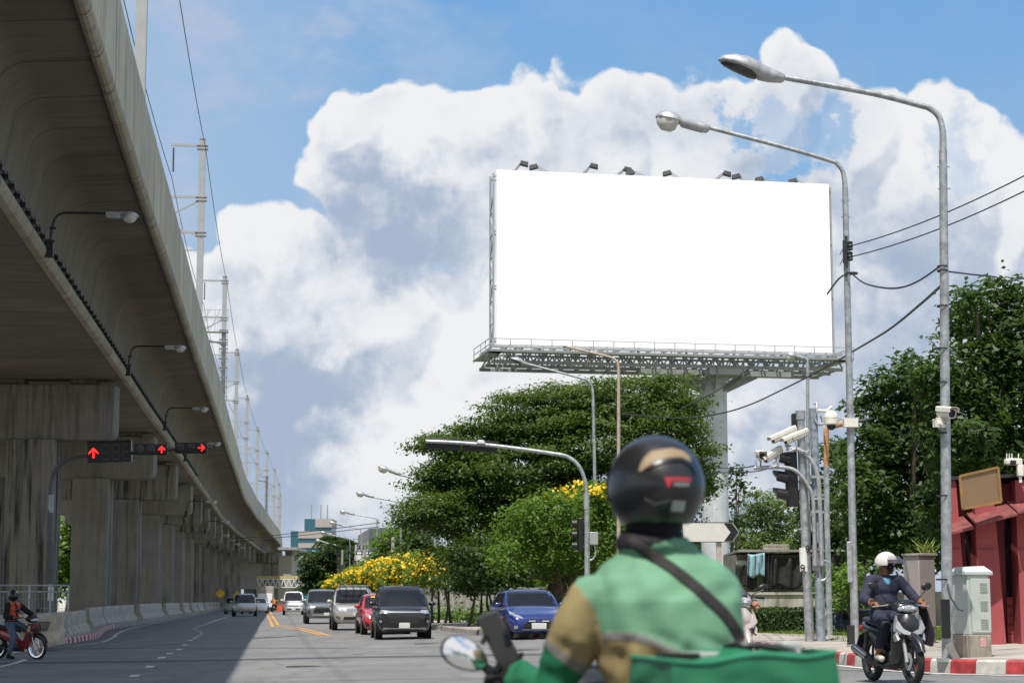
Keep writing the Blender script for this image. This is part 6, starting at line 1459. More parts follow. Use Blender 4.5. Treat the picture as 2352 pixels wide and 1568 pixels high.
m = MB(); m.tube([P(1103, 1521, Ym+.02), P(1125, 1540, Ym+.02), P(1142, 1562, Ym+.03), P(1150, 1600, Ym+.04)], [.010, .017, .014, .014], 10); m.tube([P(1125, 1595, Ym+.05), P(1180, 1580, Ym+.03)], .02, 10); child(m.build('mirror_stem', black, None), sc5)
ph = thing('phone_holder', 'black phone in a clamp holder on the left handlebar of the foreground scooter', 'phone holder', (0, 0, 0))
m = MB(); q = [P(1093, 1420, Ym), P(1141, 1399, Ym), P(1203, 1532, Ym), P(1157, 1556, Ym)]; dn_ = Vector((.1, 1, .25)).normalized()*.016
m.loft([q, [p+dn_ for p in q]]); m.build('phone', mat('dark rubber case', (.028, .028, .03), .6, 0, .05, 4), ph, bevel=.004)
m = MB()
for t_ in (.35, .82):
    a = q[1].lerp(q[2], t_); b = q[0].lerp(q[3], t_); m.box(a+Vector((.004, -.002, 0)), (.014, .03, .03), (0, R(25), 0)); m.box(b+Vector((-.004, -.002, 0)), (.014, .03, .03), (0, R(25), 0))
a = q[2]; m.box(a+Vector((0, .0, -.006)), (.02, .03, .03)); a = q[3]; m.box(a+Vector((.008, 0, -.008)), (.02, .03, .04), (0, R(25), 0))
m.tube([P(1160, 1500, Ym+.03), P(1145, 1530, Ym+.04), P(1150, 1575, Ym+.05)], .012, 8); m.tube([P(1185, 1545, Ym), P(1200, 1585, Ym)], .005, 6); m.build('clamp', black, ph)
# body of the rider
p5 = thing('person', 'delivery rider in green and khaki jacket and black full face helmet seen from behind', 'person', (0, 0, 0))
mb = MB(); n_ = 28
rows = [(1238, 1462, 1575, .055, 5.44, .00), (1255, 1440, 1592, .068, 5.43, 0), (1275, 1412, 1622, .085, 5.42, 0), (1300, 1378, 1662, .105, 5.41, .0), (1335, 1348, 1694, .125, 5.40, 0), (1380, 1338, 1708, .142, 5.39, 0), (1440, 1350, 1710, .150, 5.39, 0), (1500, 1372, 1702, .150, 5.39, 0), (1568, 1385, 1694, .150, 5.40, 0), (1680, 1390, 1690, .155, 5.41, 0), (1760, 1385, 1700, .165, 5.43, 0)]
secs = []
for (y, x0, x1, dp, Yc_, _) in rows:
    a = P(x0, y, Yc_); b = P(x1, y, Yc_); c = (a+b)/2; hw_2 = (b.x-a.x)/2
    secs.append([Vector((c.x, Yc_, c.z))+Vector((hw_2*math.copysign(abs(math.cos(t))**.85, math.cos(t)), dp*math.copysign(abs(math.sin(t))**.9, math.sin(t)), 0)) for t in [2*PI*i/n_ for i in range(n_)]])
mb.loft(secs)
sL, eL = P(1363, 1375, 5.37), P(1268, 1590, 5.44); wL = loc5+Fd*.20+Ld*.30+Vector((0, 0, .93))
mid_ = P(1322, 1455, 5.38)
cap(mb, sL, mid_, .074, .073, 18); cap(mb, mid_, eL, .073, .064, 18); cap(mb, eL, wL, .062, .045, 16)
sR, eR = P(1648, 1360, 5.46), P(1655, 1590, 5.60); wR = loc5+Fd*.18-Ld*.30+Vector((0, 0, .93))
cap(mb, sR, eR, .075, .062, 18); cap(mb, eR, wR, .06, .045, 16)
hand(mb, wL, Fd+Vector((0, 0, -.1)), Vector((0, 0, -1)), 1, 1.3); hand(mb, wR, Fd+Vector((0, 0, -.1)), Vector((0, 0, -1)), -1, 1.3)
hp = loc5-Fd*.2
for s in (1, -1):
    hj = hp+Ld*(s*.10)+Vector((0, 0, .76)); kn = loc5+Fd*.20+Ld*(s*.18)+Vector((0, 0, .68)); an = loc5+Ld*(s*.19)+Vector((0, 0, .32)); cap(mb, hj, kn, .10, .07); cap(mb, kn, an, .07, .05); cap(mb, an-Vector((0, 0, .03)), an+Fd*.15-Vector((0, 0, .05)), .045, .04)
mb.ell(hp+Vector((0, 0, .80)), (.17, .15, .12), 18, 12)
nk0 = P(1508, 1268, 5.44); cap(mb, nk0, P(1500, 1200, 5.43), .085, .08); mb.ell(P(1500, 1250, 5.42), (.105, .10, .045), 20, 10, (0, R(8), 0)); mb.ell(P(1478, 1268, 5.41), (.075, .09, .04), 20, 10, (0, R(18), 0)); head(mb, P(1500, 1130, 5.43), (-.5, .86, 0), (0, 0, 1))
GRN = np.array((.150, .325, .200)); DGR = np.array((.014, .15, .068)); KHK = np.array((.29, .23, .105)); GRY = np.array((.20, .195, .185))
def topx(co):
    """pixel-free pattern coordinates: lateral and height on the jacket, as seen from straight behind at 5.4 m"""
    return 1176+co[:, 0]/5.33*4400, 1378-(co[:, 2]-1.15)/5.33*4400
def polyl(pts):
    xs_, ys_ = zip(*pts); return lambda x: np.interp(x, xs_, ys_)
band = polyl([(1340, 1462), (1378, 1450), (1445, 1449), (1495, 1461), (1538, 1483), (1585, 1503), (1612, 1506), (1640, 1490), (1691, 1454), (1730, 1430)])
slv_ = polyl([(1300, 1330), (1327, 1347), (1350, 1378), (1366, 1410), (1378, 1450)])     # y as function of x for sleeve seam
def col5(co):
    X_, Y_ = topx(co); c = np.tile(GRN, (len(co), 1)); b = band(X_)
    seamx = np.interp(Y_, [1300, 1347, 1378, 1410, 1450, 1700], [1290, 1327, 1350, 1366, 1378, 1400])
    slee = X_ < seamx
    below = (Y_ > b+18) & ~slee; c[below] = KHK; c[below & (X_ > 1600)] = KHK
    c[(Y_ > b) & (Y_ <= b+18) & ~slee] = GRY
    c[slee] = KHK
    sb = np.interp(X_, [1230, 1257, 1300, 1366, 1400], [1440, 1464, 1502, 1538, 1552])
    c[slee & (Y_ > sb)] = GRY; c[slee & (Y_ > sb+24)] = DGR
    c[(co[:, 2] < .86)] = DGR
    c[(co[:, 2] < .80)] = (.02, .02, .025)
    for h in (wL, wR): c[mask(co, h+Fd*.06, .10)] = BLK
    neck = (Y_ < 1262+.0*X_) & (X_ < 1478+(1262-Y_)*2.6); c[neck] = (.016, .015, .02); c[Y_ < 1236] = (.016, .015, .02)
    return c
def disp5(co):
    x, y, z = co.T
    w1 = np.sin(22*z+30*x+3.2*np.sin(13*x+2)); w2_ = np.sin(46*x-19*z+2.2*np.sin(24*z)); w3 = np.sin(75*z-31*x+2*np.sin(40*x+9*z))
    X_, Y_ = topx(co); lowb = np.clip((Y_-1440)/60, 0, 1)
    k = np.where(z < 1.26, 1, .2)*np.where(z < .75, .3, 1)
    d = k*(.0035*w1+.0025*w2_+lowb*(.004*np.sin(60*x+40*z+2*np.sin(30*z))+.003*w3))
    b = band(X_); d += np.where((Y_ > b) & (Y_ < b+18) & (X_ > 1385), .0025, 0)
    d += np.where((Y_ > 1236) & (Y_ < 1262), .006, 0)
    return d
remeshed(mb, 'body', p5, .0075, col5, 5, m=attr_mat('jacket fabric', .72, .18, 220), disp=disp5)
body5 = [c for c in p5.children if c.name.startswith('body')][0]; bv5 = [bvh_of(body5)]
# shoulder strap laid over the back
spx = [(1446, 1236), (1479, 1262), (1520, 1287), (1554, 1312), (1590, 1341), (1620, 1368), (1650, 1395), (1674, 1422), (1692, 1448), (1702, 1470)]
spx = curve_pts([Vector((x, y, 0)) for x, y in spx], 4); m = MB(); secs = []
for i, p in enumerate(spx):
    t_ = (spx[min(i+1, len(spx)-1)]-spx[max(i-1, 0)]).normalized(); nn = Vector((t_.y, -t_.x, 0)); ring = []
    for w_, off in ((-13, .001), (-12, .006), (0, .008), (12, .006), (13, .001), (12, -.006), (0, -.006), (-12, -.006)):
        q_ = p+nn*w_; a = P(q_.x, q_.y, 5.3); h = bv5[0].ray_cast(Vector((a.x, 2, a.z)), Vector((0, 1, 0))); yy_ = h[0].y if h[0] is not None else 5.40
        ring.append([a.x, yy_, a.z, off])
    ys3 = sorted(r_[1] for r_ in ring)[:3]; base_y = sum(ys3)/3
    secs.append([Vector((r_[0], min(r_[1], base_y+.02)-r_[3], r_[2])) for r_ in ring])
m.loft(secs); m.build('shoulder_strap', mat('black webbing', (.02, .018, .018), .85, 0, .2, 80), p5, smooth=60)
# helmet
hb = mat('satin black helmet', (.013, .013, .014), .33, 0, .1, 6, coat=.25)
ho, Mx = helmet_shell('helmet', p5, P(1504, 1118, 5.42), (-.42, .9, 0), hb, True, 1.0); hv = [bvh_of(ho)]
def hp_(x, y): a = P(x, y, 5.30); return (a.x, a.z)
tan_ = mat('tan helmet stripe', (.27, .195, .115), .6); up_ = [(1466, 1081), (1470, 1066), (1479, 1050), (1496, 1035), (1521, 1030), (1546, 1027), (1572, 1033), (1588, 1046)]; lo_ = [(1470, 1084), (1479, 1077), (1487, 1071), (1500, 1062), (1520, 1054), (1542, 1050), (1566, 1049), (1590, 1060)]
m = MB()
for i in range(len(up_)-1): patch(m, hv, [hp_(*lo_[i]), hp_(*lo_[i+1]), hp_(*up_[i+1]), hp_(*up_[i])], 'f', 3, 3, .0025, .003)
m.build('tan_stripe', tan_, ho, smooth=60)
m = MB(); hood_u = [(1486, 1074), (1500, 1063), (1520, 1055), (1542, 1051), (1566, 1050), (1590, 1061), (1602, 1080)]; hood_l = [(1484, 1080), (1500, 1070), (1520, 1063), (1542, 1059), (1566, 1058), (1588, 1070), (1599, 1088)]
for i in range(len(hood_u)-1): patch(m, hv, [hp_(*hood_l[i]), hp_(*hood_l[i+1]), hp_(*hood_u[i+1]), hp_(*hood_u[i])], 'f', 3, 2, .006, .004)
m.build('raised_rim', hb, ho, smooth=60)
z = lambda a, b: (1378+a*.1684, 987.6+b*.1684)
m = MB(); patch(m, hv, [hp_(*z(880, 695)), hp_(*z(1242, 700)), hp_(*z(1250, 652)), hp_(*z(865, 652))], 'f', 8, 2, .003, .002); patch(m, hv, [hp_(*z(905, 785)), hp_(*z(938, 790)), hp_(*z(968, 700)), hp_(*z(880, 690))], 'f', 3, 3, .003, .002)
m.build('red_emblem', mat('emblem red', (.45, .03, .05), .4), ho, smooth=60)
a = P(*z(1100, 748), 5.29); h = hv[0].ray_cast(Vector((a.x, 2, a.z)), Vector((0, 1, 0)))[0]
text('INDEX', .0155, mat('emblem grey', (.42, .42, .42), .4), ho, h+Vector((0, -.006, 0)), rot=(PI/2+.02, 0, .30), ext=.0008, shear=.25)
m = MB(); patch(m, hv, [hp_(*z(958, 1112)), hp_(*z(1140, 1112)), hp_(*z(1168, 968)), hp_(*z(985, 965))], 'f', 5, 4, .003, .002); m.build('grey_sticker', mat('grey sticker', (.33, .35, .34), .5), ho, smooth=60)
m = MB()
for q_ in ([(600, 950), (740, 1022), (745, 1002), (610, 925)], [(740, 1022), (950, 975), (945, 945), (745, 1000)]): patch(m, hv, [hp_(*z(*k)) for k in q_], 'f', 4, 2, .003, .002)
m.build('grey_line', mat('dull grey line', (.16, .16, .16), .4), ho, smooth=60)
m = MB(); m.M = Mx; m.loft([[(.135*math.cos(p)*math.sin(a), .155*math.cos(p)*math.cos(a), .145*math.sin(p)) for a in np.linspace(-1.05, 1.05, 17)] for p in np.linspace(-.30, .44, 9)], closed=False); m.build('visor', mat('dark visor', (.03, .03, .035), .06), ho)
# delivery bag
bagm = mat('green bag fabric', (.010, .15, .065), .5, 0, .10, 5, .25, 8); bgl = mat('green bag binding', (.02, .21, .11), .6)
bx_ = thing('delivery_bag', 'green insulated delivery bag strapped behind the foreground rider', 'bag', (0, 0, 0)); Bq = Matrix.Translation((.548, 4.86, .80)) @ Matrix.Rotation(R(12), 4, 'Z')
n1_ = 22; vs = []; W2, D2, H2 = .215, .19, .21
def soft(u, v, w_):
    p = Vector((u*W2, v*D2, w_*H2)); x, y, z_ = p
    bul = (1-abs(u*v)**3)*(1-abs(u*w_)**3)*(1-abs(v*w_)**3)*(.012*math.sin(9*u+2*v)*math.cos(7*w_+3*u)+.010*math.sin(13*w_+5*u+4*v))
    p.z += (.010*u+.006*math.sin(5*u+1.5)) if w_ > 0 else 0; p.x *= 1-.04*abs(w_)**4; p.y *= 1-.04*abs(w_)**4
    n_2 = Vector((u if abs(u) > .98 else 0, v if abs(v) > .98 else 0, w_ if abs(w_) > .98 else 0)); return p+n_2*bul
m = MB(); m.M = Bq; g = [-1+2*i/n1_ for i in range(n1_+1)]
for ax in range(3):
    for s in (-1, 1):
        vs = []
        for a in g:
            for b in g:
                q_ = [0, 0, 0]; q_[ax] = s; q_[(ax+1) % 3] = a; q_[(ax+2) % 3] = b; vs.append(soft(*q_))
        m._add(vs, [(i*(n1_+1)+j, i*(n1_+1)+j+1, (i+1)*(n1_+1)+j+1, (i+1)*(n1_+1)+j) for i in range(n1_) for j in range(n1_)])
m.build('bag', bagm, bx_, smooth=50)
m = MB(); m.M = Bq
def edge_(a, b, n_=16): return [soft(*[a[k]+(b[k]-a[k])*i/n_ for k in range(3)])+Vector((0, 0, .004)) for i in range(n_+1)]
for a, b in (((-1, -1, 1), (1, -1, 1)), ((1, -1, 1), (1, 1, 1)), ((-1, -1, 1), (-1, 1, 1)), ((-1, 1, 1), (1, 1, 1))): m.tube(edge_(a, b), .006, 6)
m.tube([soft(-1+2*i/16, -1, .62)+Vector((0, -.004, 0)) for i in range(17)], .004, 6); m.build('binding', bgl, bx_)
m = MB(); m.M = Bq; m.tube(curve_pts([soft(.05, .4, 1), soft(.15, .1, 1)+Vector((0, 0, .008)), soft(.5, .0, 1)+Vector((0, 0, .016)), soft(.85, -.1, 1)+Vector((0, 0, .012)), soft(.95, -.3, 1)], 6), .010, 8); m.box(soft(-.75, -.3, 1)+Vector((0, 0, .01)), (.10, .05, .018)); m.build('handle', black, bx_)
m = MB(); m.M = Bq; m.box(soft(-.25, .3, 1)+Vector((0, 0, .012)), (.12, .04, .016), (0, 0, .2)); m.build('buckle', mat('pale buckle', (.45, .47, .46), .5), bx_, bevel=.004); m = MB(); m.M = Bq; m.box(soft(.9, .5, 1)+Vector((0, 0, .012)), (.05, .06, .03)); m.build('buckle', mat('pale buckle', (.55, .57, .56), .5), bx_, bevel=.004)
m = MB(); m.M = Bq; m.box((0, 0, -H2-.02), (.36, .36, .025)); m.box((0, .1, -H2-.07), (.10, .3, .09)); m.build('rack', darkm, bx_)
# =================================================================== VEGETATION
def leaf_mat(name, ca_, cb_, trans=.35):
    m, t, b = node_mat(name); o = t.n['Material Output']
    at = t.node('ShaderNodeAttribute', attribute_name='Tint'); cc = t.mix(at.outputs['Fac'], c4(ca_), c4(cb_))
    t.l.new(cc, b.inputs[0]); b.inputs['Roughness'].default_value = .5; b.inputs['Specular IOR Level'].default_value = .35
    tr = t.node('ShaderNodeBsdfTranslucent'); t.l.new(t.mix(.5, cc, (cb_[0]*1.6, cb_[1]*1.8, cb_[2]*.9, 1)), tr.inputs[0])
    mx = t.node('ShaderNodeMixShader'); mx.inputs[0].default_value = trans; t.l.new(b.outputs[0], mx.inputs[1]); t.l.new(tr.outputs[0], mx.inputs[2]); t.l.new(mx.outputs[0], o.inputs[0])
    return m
bark = mat('bark', (.11, .085, .06), .9, 0, .25, 4, .5, 20)
lm_rain = leaf_mat('rain tree leaves', (.036, .066, .010), (.10, .16, .022))
lm_right = leaf_mat('mango leaves', (.024, .048, .011), (.070, .125, .024))
lm_light = leaf_mat('light green leaves', (.055, .12, .018), (.15, .24, .035), .4)
lm_pale = leaf_mat('pale tree leaves', (.075, .12, .035), (.17, .23, .07), .4)
lm_dark = leaf_mat('dark shrub leaves', (.022, .042, .012), (.06, .105, .02))
lm_hedge = leaf_mat('hedge leaves', (.020, .045, .010), (.055, .10, .018), .2)
flower = leaf_mat('yellow blossom', (.70, .44, .01), (.85, .62, .03), .3)
def leaf_mesh(name, pos, nrm, size, m, parent, rs, tint, aspect=.5, kind=None):
    n = len(pos); nrm = nrm/np.maximum(np.linalg.norm(nrm, axis=1, keepdims=True), 1e-6)
    r = rs.normal(size=(n, 3)); u = np.cross(nrm, r); u /= np.maximum(np.linalg.norm(u, axis=1, keepdims=True), 1e-6); v = np.cross(nrm, u)
    s = (size*(.65+.7*rs.random(n)))[:, None]; a = s*aspect
    bend = nrm*s*.12
    vs = np.stack([pos-u*s*.5-bend, pos+v*a*.5, pos+u*s*.5-bend, pos-v*a*.5], 1).reshape(-1, 3)
    me = bpy.data.meshes.new(name); me.vertices.add(4*n); me.vertices.foreach_set('co', vs.astype(np.float32).ravel())
    me.loops.add(4*n); me.loops.foreach_set('vertex_index', np.arange(4*n, dtype=np.int32)); me.polygons.add(n)
    me.polygons.foreach_set('loop_start', np.arange(0, 4*n, 4, dtype=np.int32)); me.polygons.foreach_set('loop_total', np.full(n, 4, np.int32))
    at = me.attributes.new('Tint', 'FLOAT', 'FACE'); at.data.foreach_set('value', np.clip(tint, 0, 1).astype(np.float32))
    me.materials.append(m); me.update(); me.validate(); o = bpy.data.objects.new(name, me); S.collection.objects.link(o); o.parent = parent
    if kind: o['kind'] = kind
    return o
def crown_pts(lobes_, rs, clump, per, dens, flat=.55, spread=1.0, top=.2, gaps=.16):
    """lobes_: list of (centre, radii). returns leaf positions, normals, tint"""
    PP, NN, TT = [], [], []
    for c, r in lobes_:
        c = np.array(c); r = np.array(r); area = 4*PI*((r[0]*r[1])**1.6/3+(r[0]*r[2])**1.6/3+(r[1]*r[2])**1.6/3)**(1/1.6)
        nc = max(8, int(area*dens)); d = rs.normal(size=(nc*2, 3)); d /= np.linalg.norm(d, axis=1, keepdims=True)
        d = d[(d[:, 2] > -.75)][:nc]; ph = rs.random(3)*6; lump = 1+gaps*(np.sin(d[:, 0]*5+ph[0])*np.sin(d[:, 1]*5+ph[1])+.6*np.sin(d[:, 2]*7+ph[2]))
        rad = (.55+.50*rs.random(len(d))**.45)*lump; cp = c+d*r*rad[:, None]
        ct = rs.random(len(d))
        k = rs.poisson(per, len(d)); idx = np.repeat(np.arange(len(d)), k); n = len(idx)
        o = rs.normal(size=(n, 3))*clump*np.array([1, 1, flat])*.55*spread; pos = cp[idx]+o
        nr = d[idx]*.6+np.array([0, 0, .9])+rs.normal(size=(n, 3))*.55
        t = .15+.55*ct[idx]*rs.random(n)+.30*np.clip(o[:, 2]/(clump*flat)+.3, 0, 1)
        PP.append(pos); NN.append(nr); TT.append(t)
    return np.concatenate(PP), np.concatenate(NN), np.concatenate(TT)
def trunk(parent, base, top_, r, limbs, rs, m=None, name='trunk'):
    mb = MB(); b = Vector(base); t = Vector(top_); mid_b = b.lerp(t, .5)+Vector((rs.normal()*.06*(t-b).length, rs.normal()*.1, 0))
    mb.tube(curve_pts([b, b.lerp(mid_b, .5)+Vector((r*.3, 0, 0)), mid_b, t], 4), [r*1.25]+[r]*4+[r*.9]*4+[r*.7]*4, 10)
    for L in limbs:
        L = Vector(L); s = b.lerp(t, .55+.4*rs.random()); m1_ = s.lerp(L, .5)+Vector((0, 0, -.12*(L-s).length)); pts = curve_pts([s, m1_, L], 5)
        mb.tube(pts, [r*.5*(1-i/len(pts)*.8) for i in range(len(pts))], 7)
        for k in range(2):
            q = pts[4+k*3]; e = q+Vector((rs.normal()*.6, rs.normal()*.6, .5+.5*rs.random()))*((L-s).length*.14); mb.tube([q, q.lerp(e, .5)+Vector((.05, 0, .05)), e], [r*.22, r*.15, r*.05], 5)
    return mb.build(name, m or bark, parent, smooth=60)
def px_lobes(lst, Y, dy=0.8, rs=None, depth=.9):
    out = []
    for i, q in enumerate(lst):
        x, y, rx, ry = q[:4]; Yq = Y+(q[4] if len(q) > 4 else ((i*37) % 5-2)*dy*.5); s = Yq/FL; out.append((tuple(P(x, y, Yq)), (rx*s, max(rx, ry)*s*depth, ry*s)))
    return out
def tree(name, label, lobes_px, Y, trunk_px, r, m, seed, clump, per, dens, size, group=None, flat=.55, cat='tree', tm=None, trunks=1, limb_every=1, aspect=.5, gaps=.16, flowers=0, fsize=.12, ftop=.5, dy=.8, depth=.9):
    rs = np.random.RandomState(seed); t = thing(name, label, cat, (0, 0, 0), 0, group); lb = px_lobes(lobes_px, Y, dy, depth=depth)
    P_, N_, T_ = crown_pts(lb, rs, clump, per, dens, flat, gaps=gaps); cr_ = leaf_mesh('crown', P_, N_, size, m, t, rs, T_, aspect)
    for k in range(trunks):
        bx_p = trunk_px[0]+(k-(trunks-1)/2)*trunk_px[4] if len(trunk_px) > 4 else trunk_px[0]
        b = GP(bx_p, Y+(k % 2)*.4, -.02); tp = P(trunk_px[1], trunk_px[2], Y) if trunks == 1 else P(trunk_px[1]+(k-(trunks-1)/2)*trunk_px[3], trunk_px[2], Y+(k % 2)*.6)
        trunk(t, b, tp, r, [Vector(l[0])-Vector((0, 0, l[1][2]*.3)) for i, l in enumerate(lb) if i % trunks == k][::limb_every], rs, tm)
    if flowers:
        P2, N2, T2 = crown_pts([(c, tuple(x*1.06 for x in r_)) for c, r_ in lb], rs, .16, 7, flowers, .8, gaps=.05)
        cz = min(c[2] for c, _ in lb); kp = rs.random(len(P2)) < .25+.75*np.clip((P2[:, 2]-cz)/ftop, 0, 1); P2, N2, T2 = P2[kp], N2[kp], T2[kp]
        if len(P2): leaf_mesh('blossom', P2, N2+np.array([0, -.6, 0]), fsize, flower, cr_, rs, T2, .9)
    return t
# ---- the big spreading tree
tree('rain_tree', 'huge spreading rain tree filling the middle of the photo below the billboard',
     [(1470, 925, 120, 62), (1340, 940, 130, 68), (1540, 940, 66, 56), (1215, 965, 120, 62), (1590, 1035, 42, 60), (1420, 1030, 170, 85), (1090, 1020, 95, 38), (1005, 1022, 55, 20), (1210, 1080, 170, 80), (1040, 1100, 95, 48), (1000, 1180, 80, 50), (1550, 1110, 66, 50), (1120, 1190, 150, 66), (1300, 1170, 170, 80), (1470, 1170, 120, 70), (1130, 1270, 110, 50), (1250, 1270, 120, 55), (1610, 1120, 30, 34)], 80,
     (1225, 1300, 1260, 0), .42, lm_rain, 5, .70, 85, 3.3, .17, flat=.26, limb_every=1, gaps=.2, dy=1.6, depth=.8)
# ---- light green flowering bush-trees in front of it
tree('flowering_tree', 'bright green tree with yellow blossom on top in front of the big spreading tree',
     [(1270, 1175, 85, 48), (1205, 1215, 68, 52), (1340, 1180, 70, 70), (1270, 1250, 100, 60), (1375, 1150, 36, 45), (1180, 1280, 60, 44), (1330, 1290, 80, 46), (1395, 1230, 40, 80)], 69,
     (1330, 1300, 1320, 10, 26), .09, lm_light, 11, .40, 26, 6, .16, trunks=3, flowers=.0, gaps=.14)
rs_ = np.random.RandomState(3)
P2, N2, T2 = crown_pts(px_lobes([(1345, 1118, 48, 20), (1285, 1135, 36, 14), (1382, 1125, 18, 40)], 68), rs_, .14, 3.5, 5, .8); leaf_mesh('blossom', P2, N2+np.array([0, -.6, 0]), .13, flower, [o for o in S.objects if o.name.startswith('flowering_tree')][0].children[0], rs_, T2, .9)
tree('shrub', 'dark shaded shrub between the yellow flowering row and the bright green tree', [(1090, 1285, 62, 56), (1150, 1310, 62, 44), (1050, 1330, 45, 30), (1120, 1340, 60, 26)], 76, (1110, 1110, 1330, 8, 24), .06, lm_dark, 12, .45, 24, 5, .2, cat='shrub', trunks=4)
rowp = [(1005, 1300, 66, 50, 88), (935, 1312, 64, 46, 100), (876, 1318, 52, 40, 122), (822, 1328, 44, 34, 150), (778, 1340, 32, 24, 200)]
for i, (x, y, rx, ry, Y) in enumerate(rowp):
    tree('flowering_shrub', ['nearest', 'second', 'third', 'fourth', 'farthest'][i]+' of the yellow flowering shrubs lining the road behind the waiting cars',
         [(x, y, rx*.8, ry*.8), (x-rx*.5, y+ry*.25, rx*.6, ry*.6), (x+rx*.5, y+ry*.1, rx*.6, ry*.65), (x, y+ry*.6, rx*.8, ry*.5), (x+rx*.2, y-ry*.5, rx*.4, ry*.35)], Y, (x+10, x+8, y+40, 12, 14), .07, lm_light, 20+i, .42, 22, 4.6 if i < 3 else 3, .18+.03*i, group='yellow flowering shrubs along the kerb', cat='shrub', trunks=4, flowers=13 if i < 3 else 9, fsize=.13+.025*i, ftop=2.2, dy=1.0)
# low growth under the row
rs_ = np.random.RandomState(8); N0 = 5200
xx = rs_.uniform(-6, 4, N0); yy0 = rs_.uniform(0, 1, N0); path = [(3.5, 61), (1, 70), (-1, 78), (-3, 92), (-6, 112)]
pp = np.array([[np.interp(t_, np.linspace(0, 1, 5), [p[k] for p in path]) for k in (0, 1)] for t_ in yy0]); pos = np.stack([pp[:, 0]+1.6+rs_.normal(size=N0)*.9, pp[:, 1]+rs_.normal(size=N0)*1.2, .12+rs_.gamma(1.5, .18, N0)], 1)
o = leaf_mesh('undergrowth', pos, rs_.normal(size=(N0, 3))+np.array([0, 0, .5]), .22, lm_light, None, rs_, rs_.random(N0)*.7, .35, kind='stuff'); o['label'] = 'weeds and low leaves below the roadside shrubs'
# ---- right hand trees
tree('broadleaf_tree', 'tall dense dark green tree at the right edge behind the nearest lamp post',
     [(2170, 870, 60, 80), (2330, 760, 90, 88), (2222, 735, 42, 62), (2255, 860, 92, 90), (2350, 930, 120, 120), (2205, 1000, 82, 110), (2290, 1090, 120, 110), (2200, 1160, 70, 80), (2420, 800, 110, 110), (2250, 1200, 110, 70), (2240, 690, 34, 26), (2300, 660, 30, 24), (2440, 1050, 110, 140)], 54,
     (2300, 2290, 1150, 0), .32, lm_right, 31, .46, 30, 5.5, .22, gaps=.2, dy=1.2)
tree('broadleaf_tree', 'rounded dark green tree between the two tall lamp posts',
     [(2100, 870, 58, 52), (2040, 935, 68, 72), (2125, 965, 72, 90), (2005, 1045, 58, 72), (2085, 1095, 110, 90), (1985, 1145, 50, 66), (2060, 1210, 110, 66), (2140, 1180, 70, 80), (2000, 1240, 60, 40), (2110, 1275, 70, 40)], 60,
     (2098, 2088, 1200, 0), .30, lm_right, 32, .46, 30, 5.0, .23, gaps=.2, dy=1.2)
tree('broadleaf_tree', 'green tree behind the camera poles with leaves reaching the signal', [(1900, 1190, 60, 70), (1945, 1120, 44, 70), (1925, 1050, 36, 44), (1880, 1270, 60, 40), (1940, 1260, 60, 50), (1985, 1290, 60, 40), (1870, 1130, 26, 36)], 72, (1925, 1920, 1250, 0), .2, lm_right, 33, .45, 26, 4.2, .25, gaps=.2)
tree('pale_tree', 'pale green feathery tree right of the billboard column', [(1760, 1160, 50, 36), (1735, 1215, 60, 44), (1800, 1200, 46, 50), (1770, 1265, 75, 36), (1710, 1255, 36, 36), (1830, 1250, 36, 50)], 105, (1775, 1770, 1260, 0), .18, lm_pale, 34, .5, 22, 3.2, .24, gaps=.24, flat=.4)
tree('slender_tree', 'slender dark green tree just right of the billboard column', [(1692, 1085, 13, 14), (1697, 1115, 20, 18), (1688, 1150, 14, 26), (1690, 1200, 16, 30)], 98, (1688, 1690, 1190, 0), .12, lm_dark, 35, .45, 14, 2.0, .26)
for i, (lab, lst, Y, tx, mm_) in enumerate([
    ('dark round tree far down the road in front of the office towers', [(735, 1300, 40, 36), (770, 1285, 44, 44), (715, 1335, 26, 30), (800, 1310, 36, 40), (755, 1345, 50, 26)], 290, 760, lm_dark),
    ('distant green tree left of the grey building beyond the lamps', [(815, 1285, 26, 30), (835, 1315, 30, 30)], 260, 820, lm_dark),
    ('bright green tree in front of the grey building, left part', [(885, 1262, 30, 30), (910, 1240, 30, 34), (870, 1300, 36, 28), (930, 1275, 30, 34)], 170, 900, lm_light),
    ('dark green tree behind the lamp posts beside the big spreading tree', [(955, 1255, 34, 40), (985, 1285, 40, 30), (930, 1300, 40, 30)], 150, 955, lm_right),
    ('distant tree beyond the wall behind the bright green tree', [(1430, 1290, 90, 50), (1520, 1300, 90, 60), (1600, 1290, 60, 70)], 130, 1500, lm_right),
    ('distant tree beyond the wall under the big spreading tree', [(1180, 1350, 80, 40), (1090, 1360, 70, 34), (1280, 1355, 70, 40)], 150, 1190, lm_light),
    ('green tree glimpsed between the first viaduct columns', [(158, 1250, 30, 60), (160, 1330, 40, 50), (130, 1300, 40, 60)], 190, 160, lm_light),
    ('green tree glimpsed between the second and third viaduct columns', [(272, 1300, 26, 50), (276, 1350, 30, 30)], 230, 275, lm_light),
    ('bushy tree under the lamp line at the right end of the white wall', [(1950, 1330, 45, 36), (1985, 1370, 40, 30), (1925, 1380, 35, 26), (1900, 1330, 26, 40)], 50, 1950, lm_light)]):
    tree('distant_tree' if Y > 60 else 'bush', lab, lst, Y, (tx, tx, lst[0][1], 0), .2 if Y > 60 else .05, mm_, 50+i, .8 if Y > 120 else .33, 22, 1.6 if Y > 120 else 9, .5 if Y > 120 else .15, gaps=.2, group=None, cat='tree' if Y > 60 else 'bush')
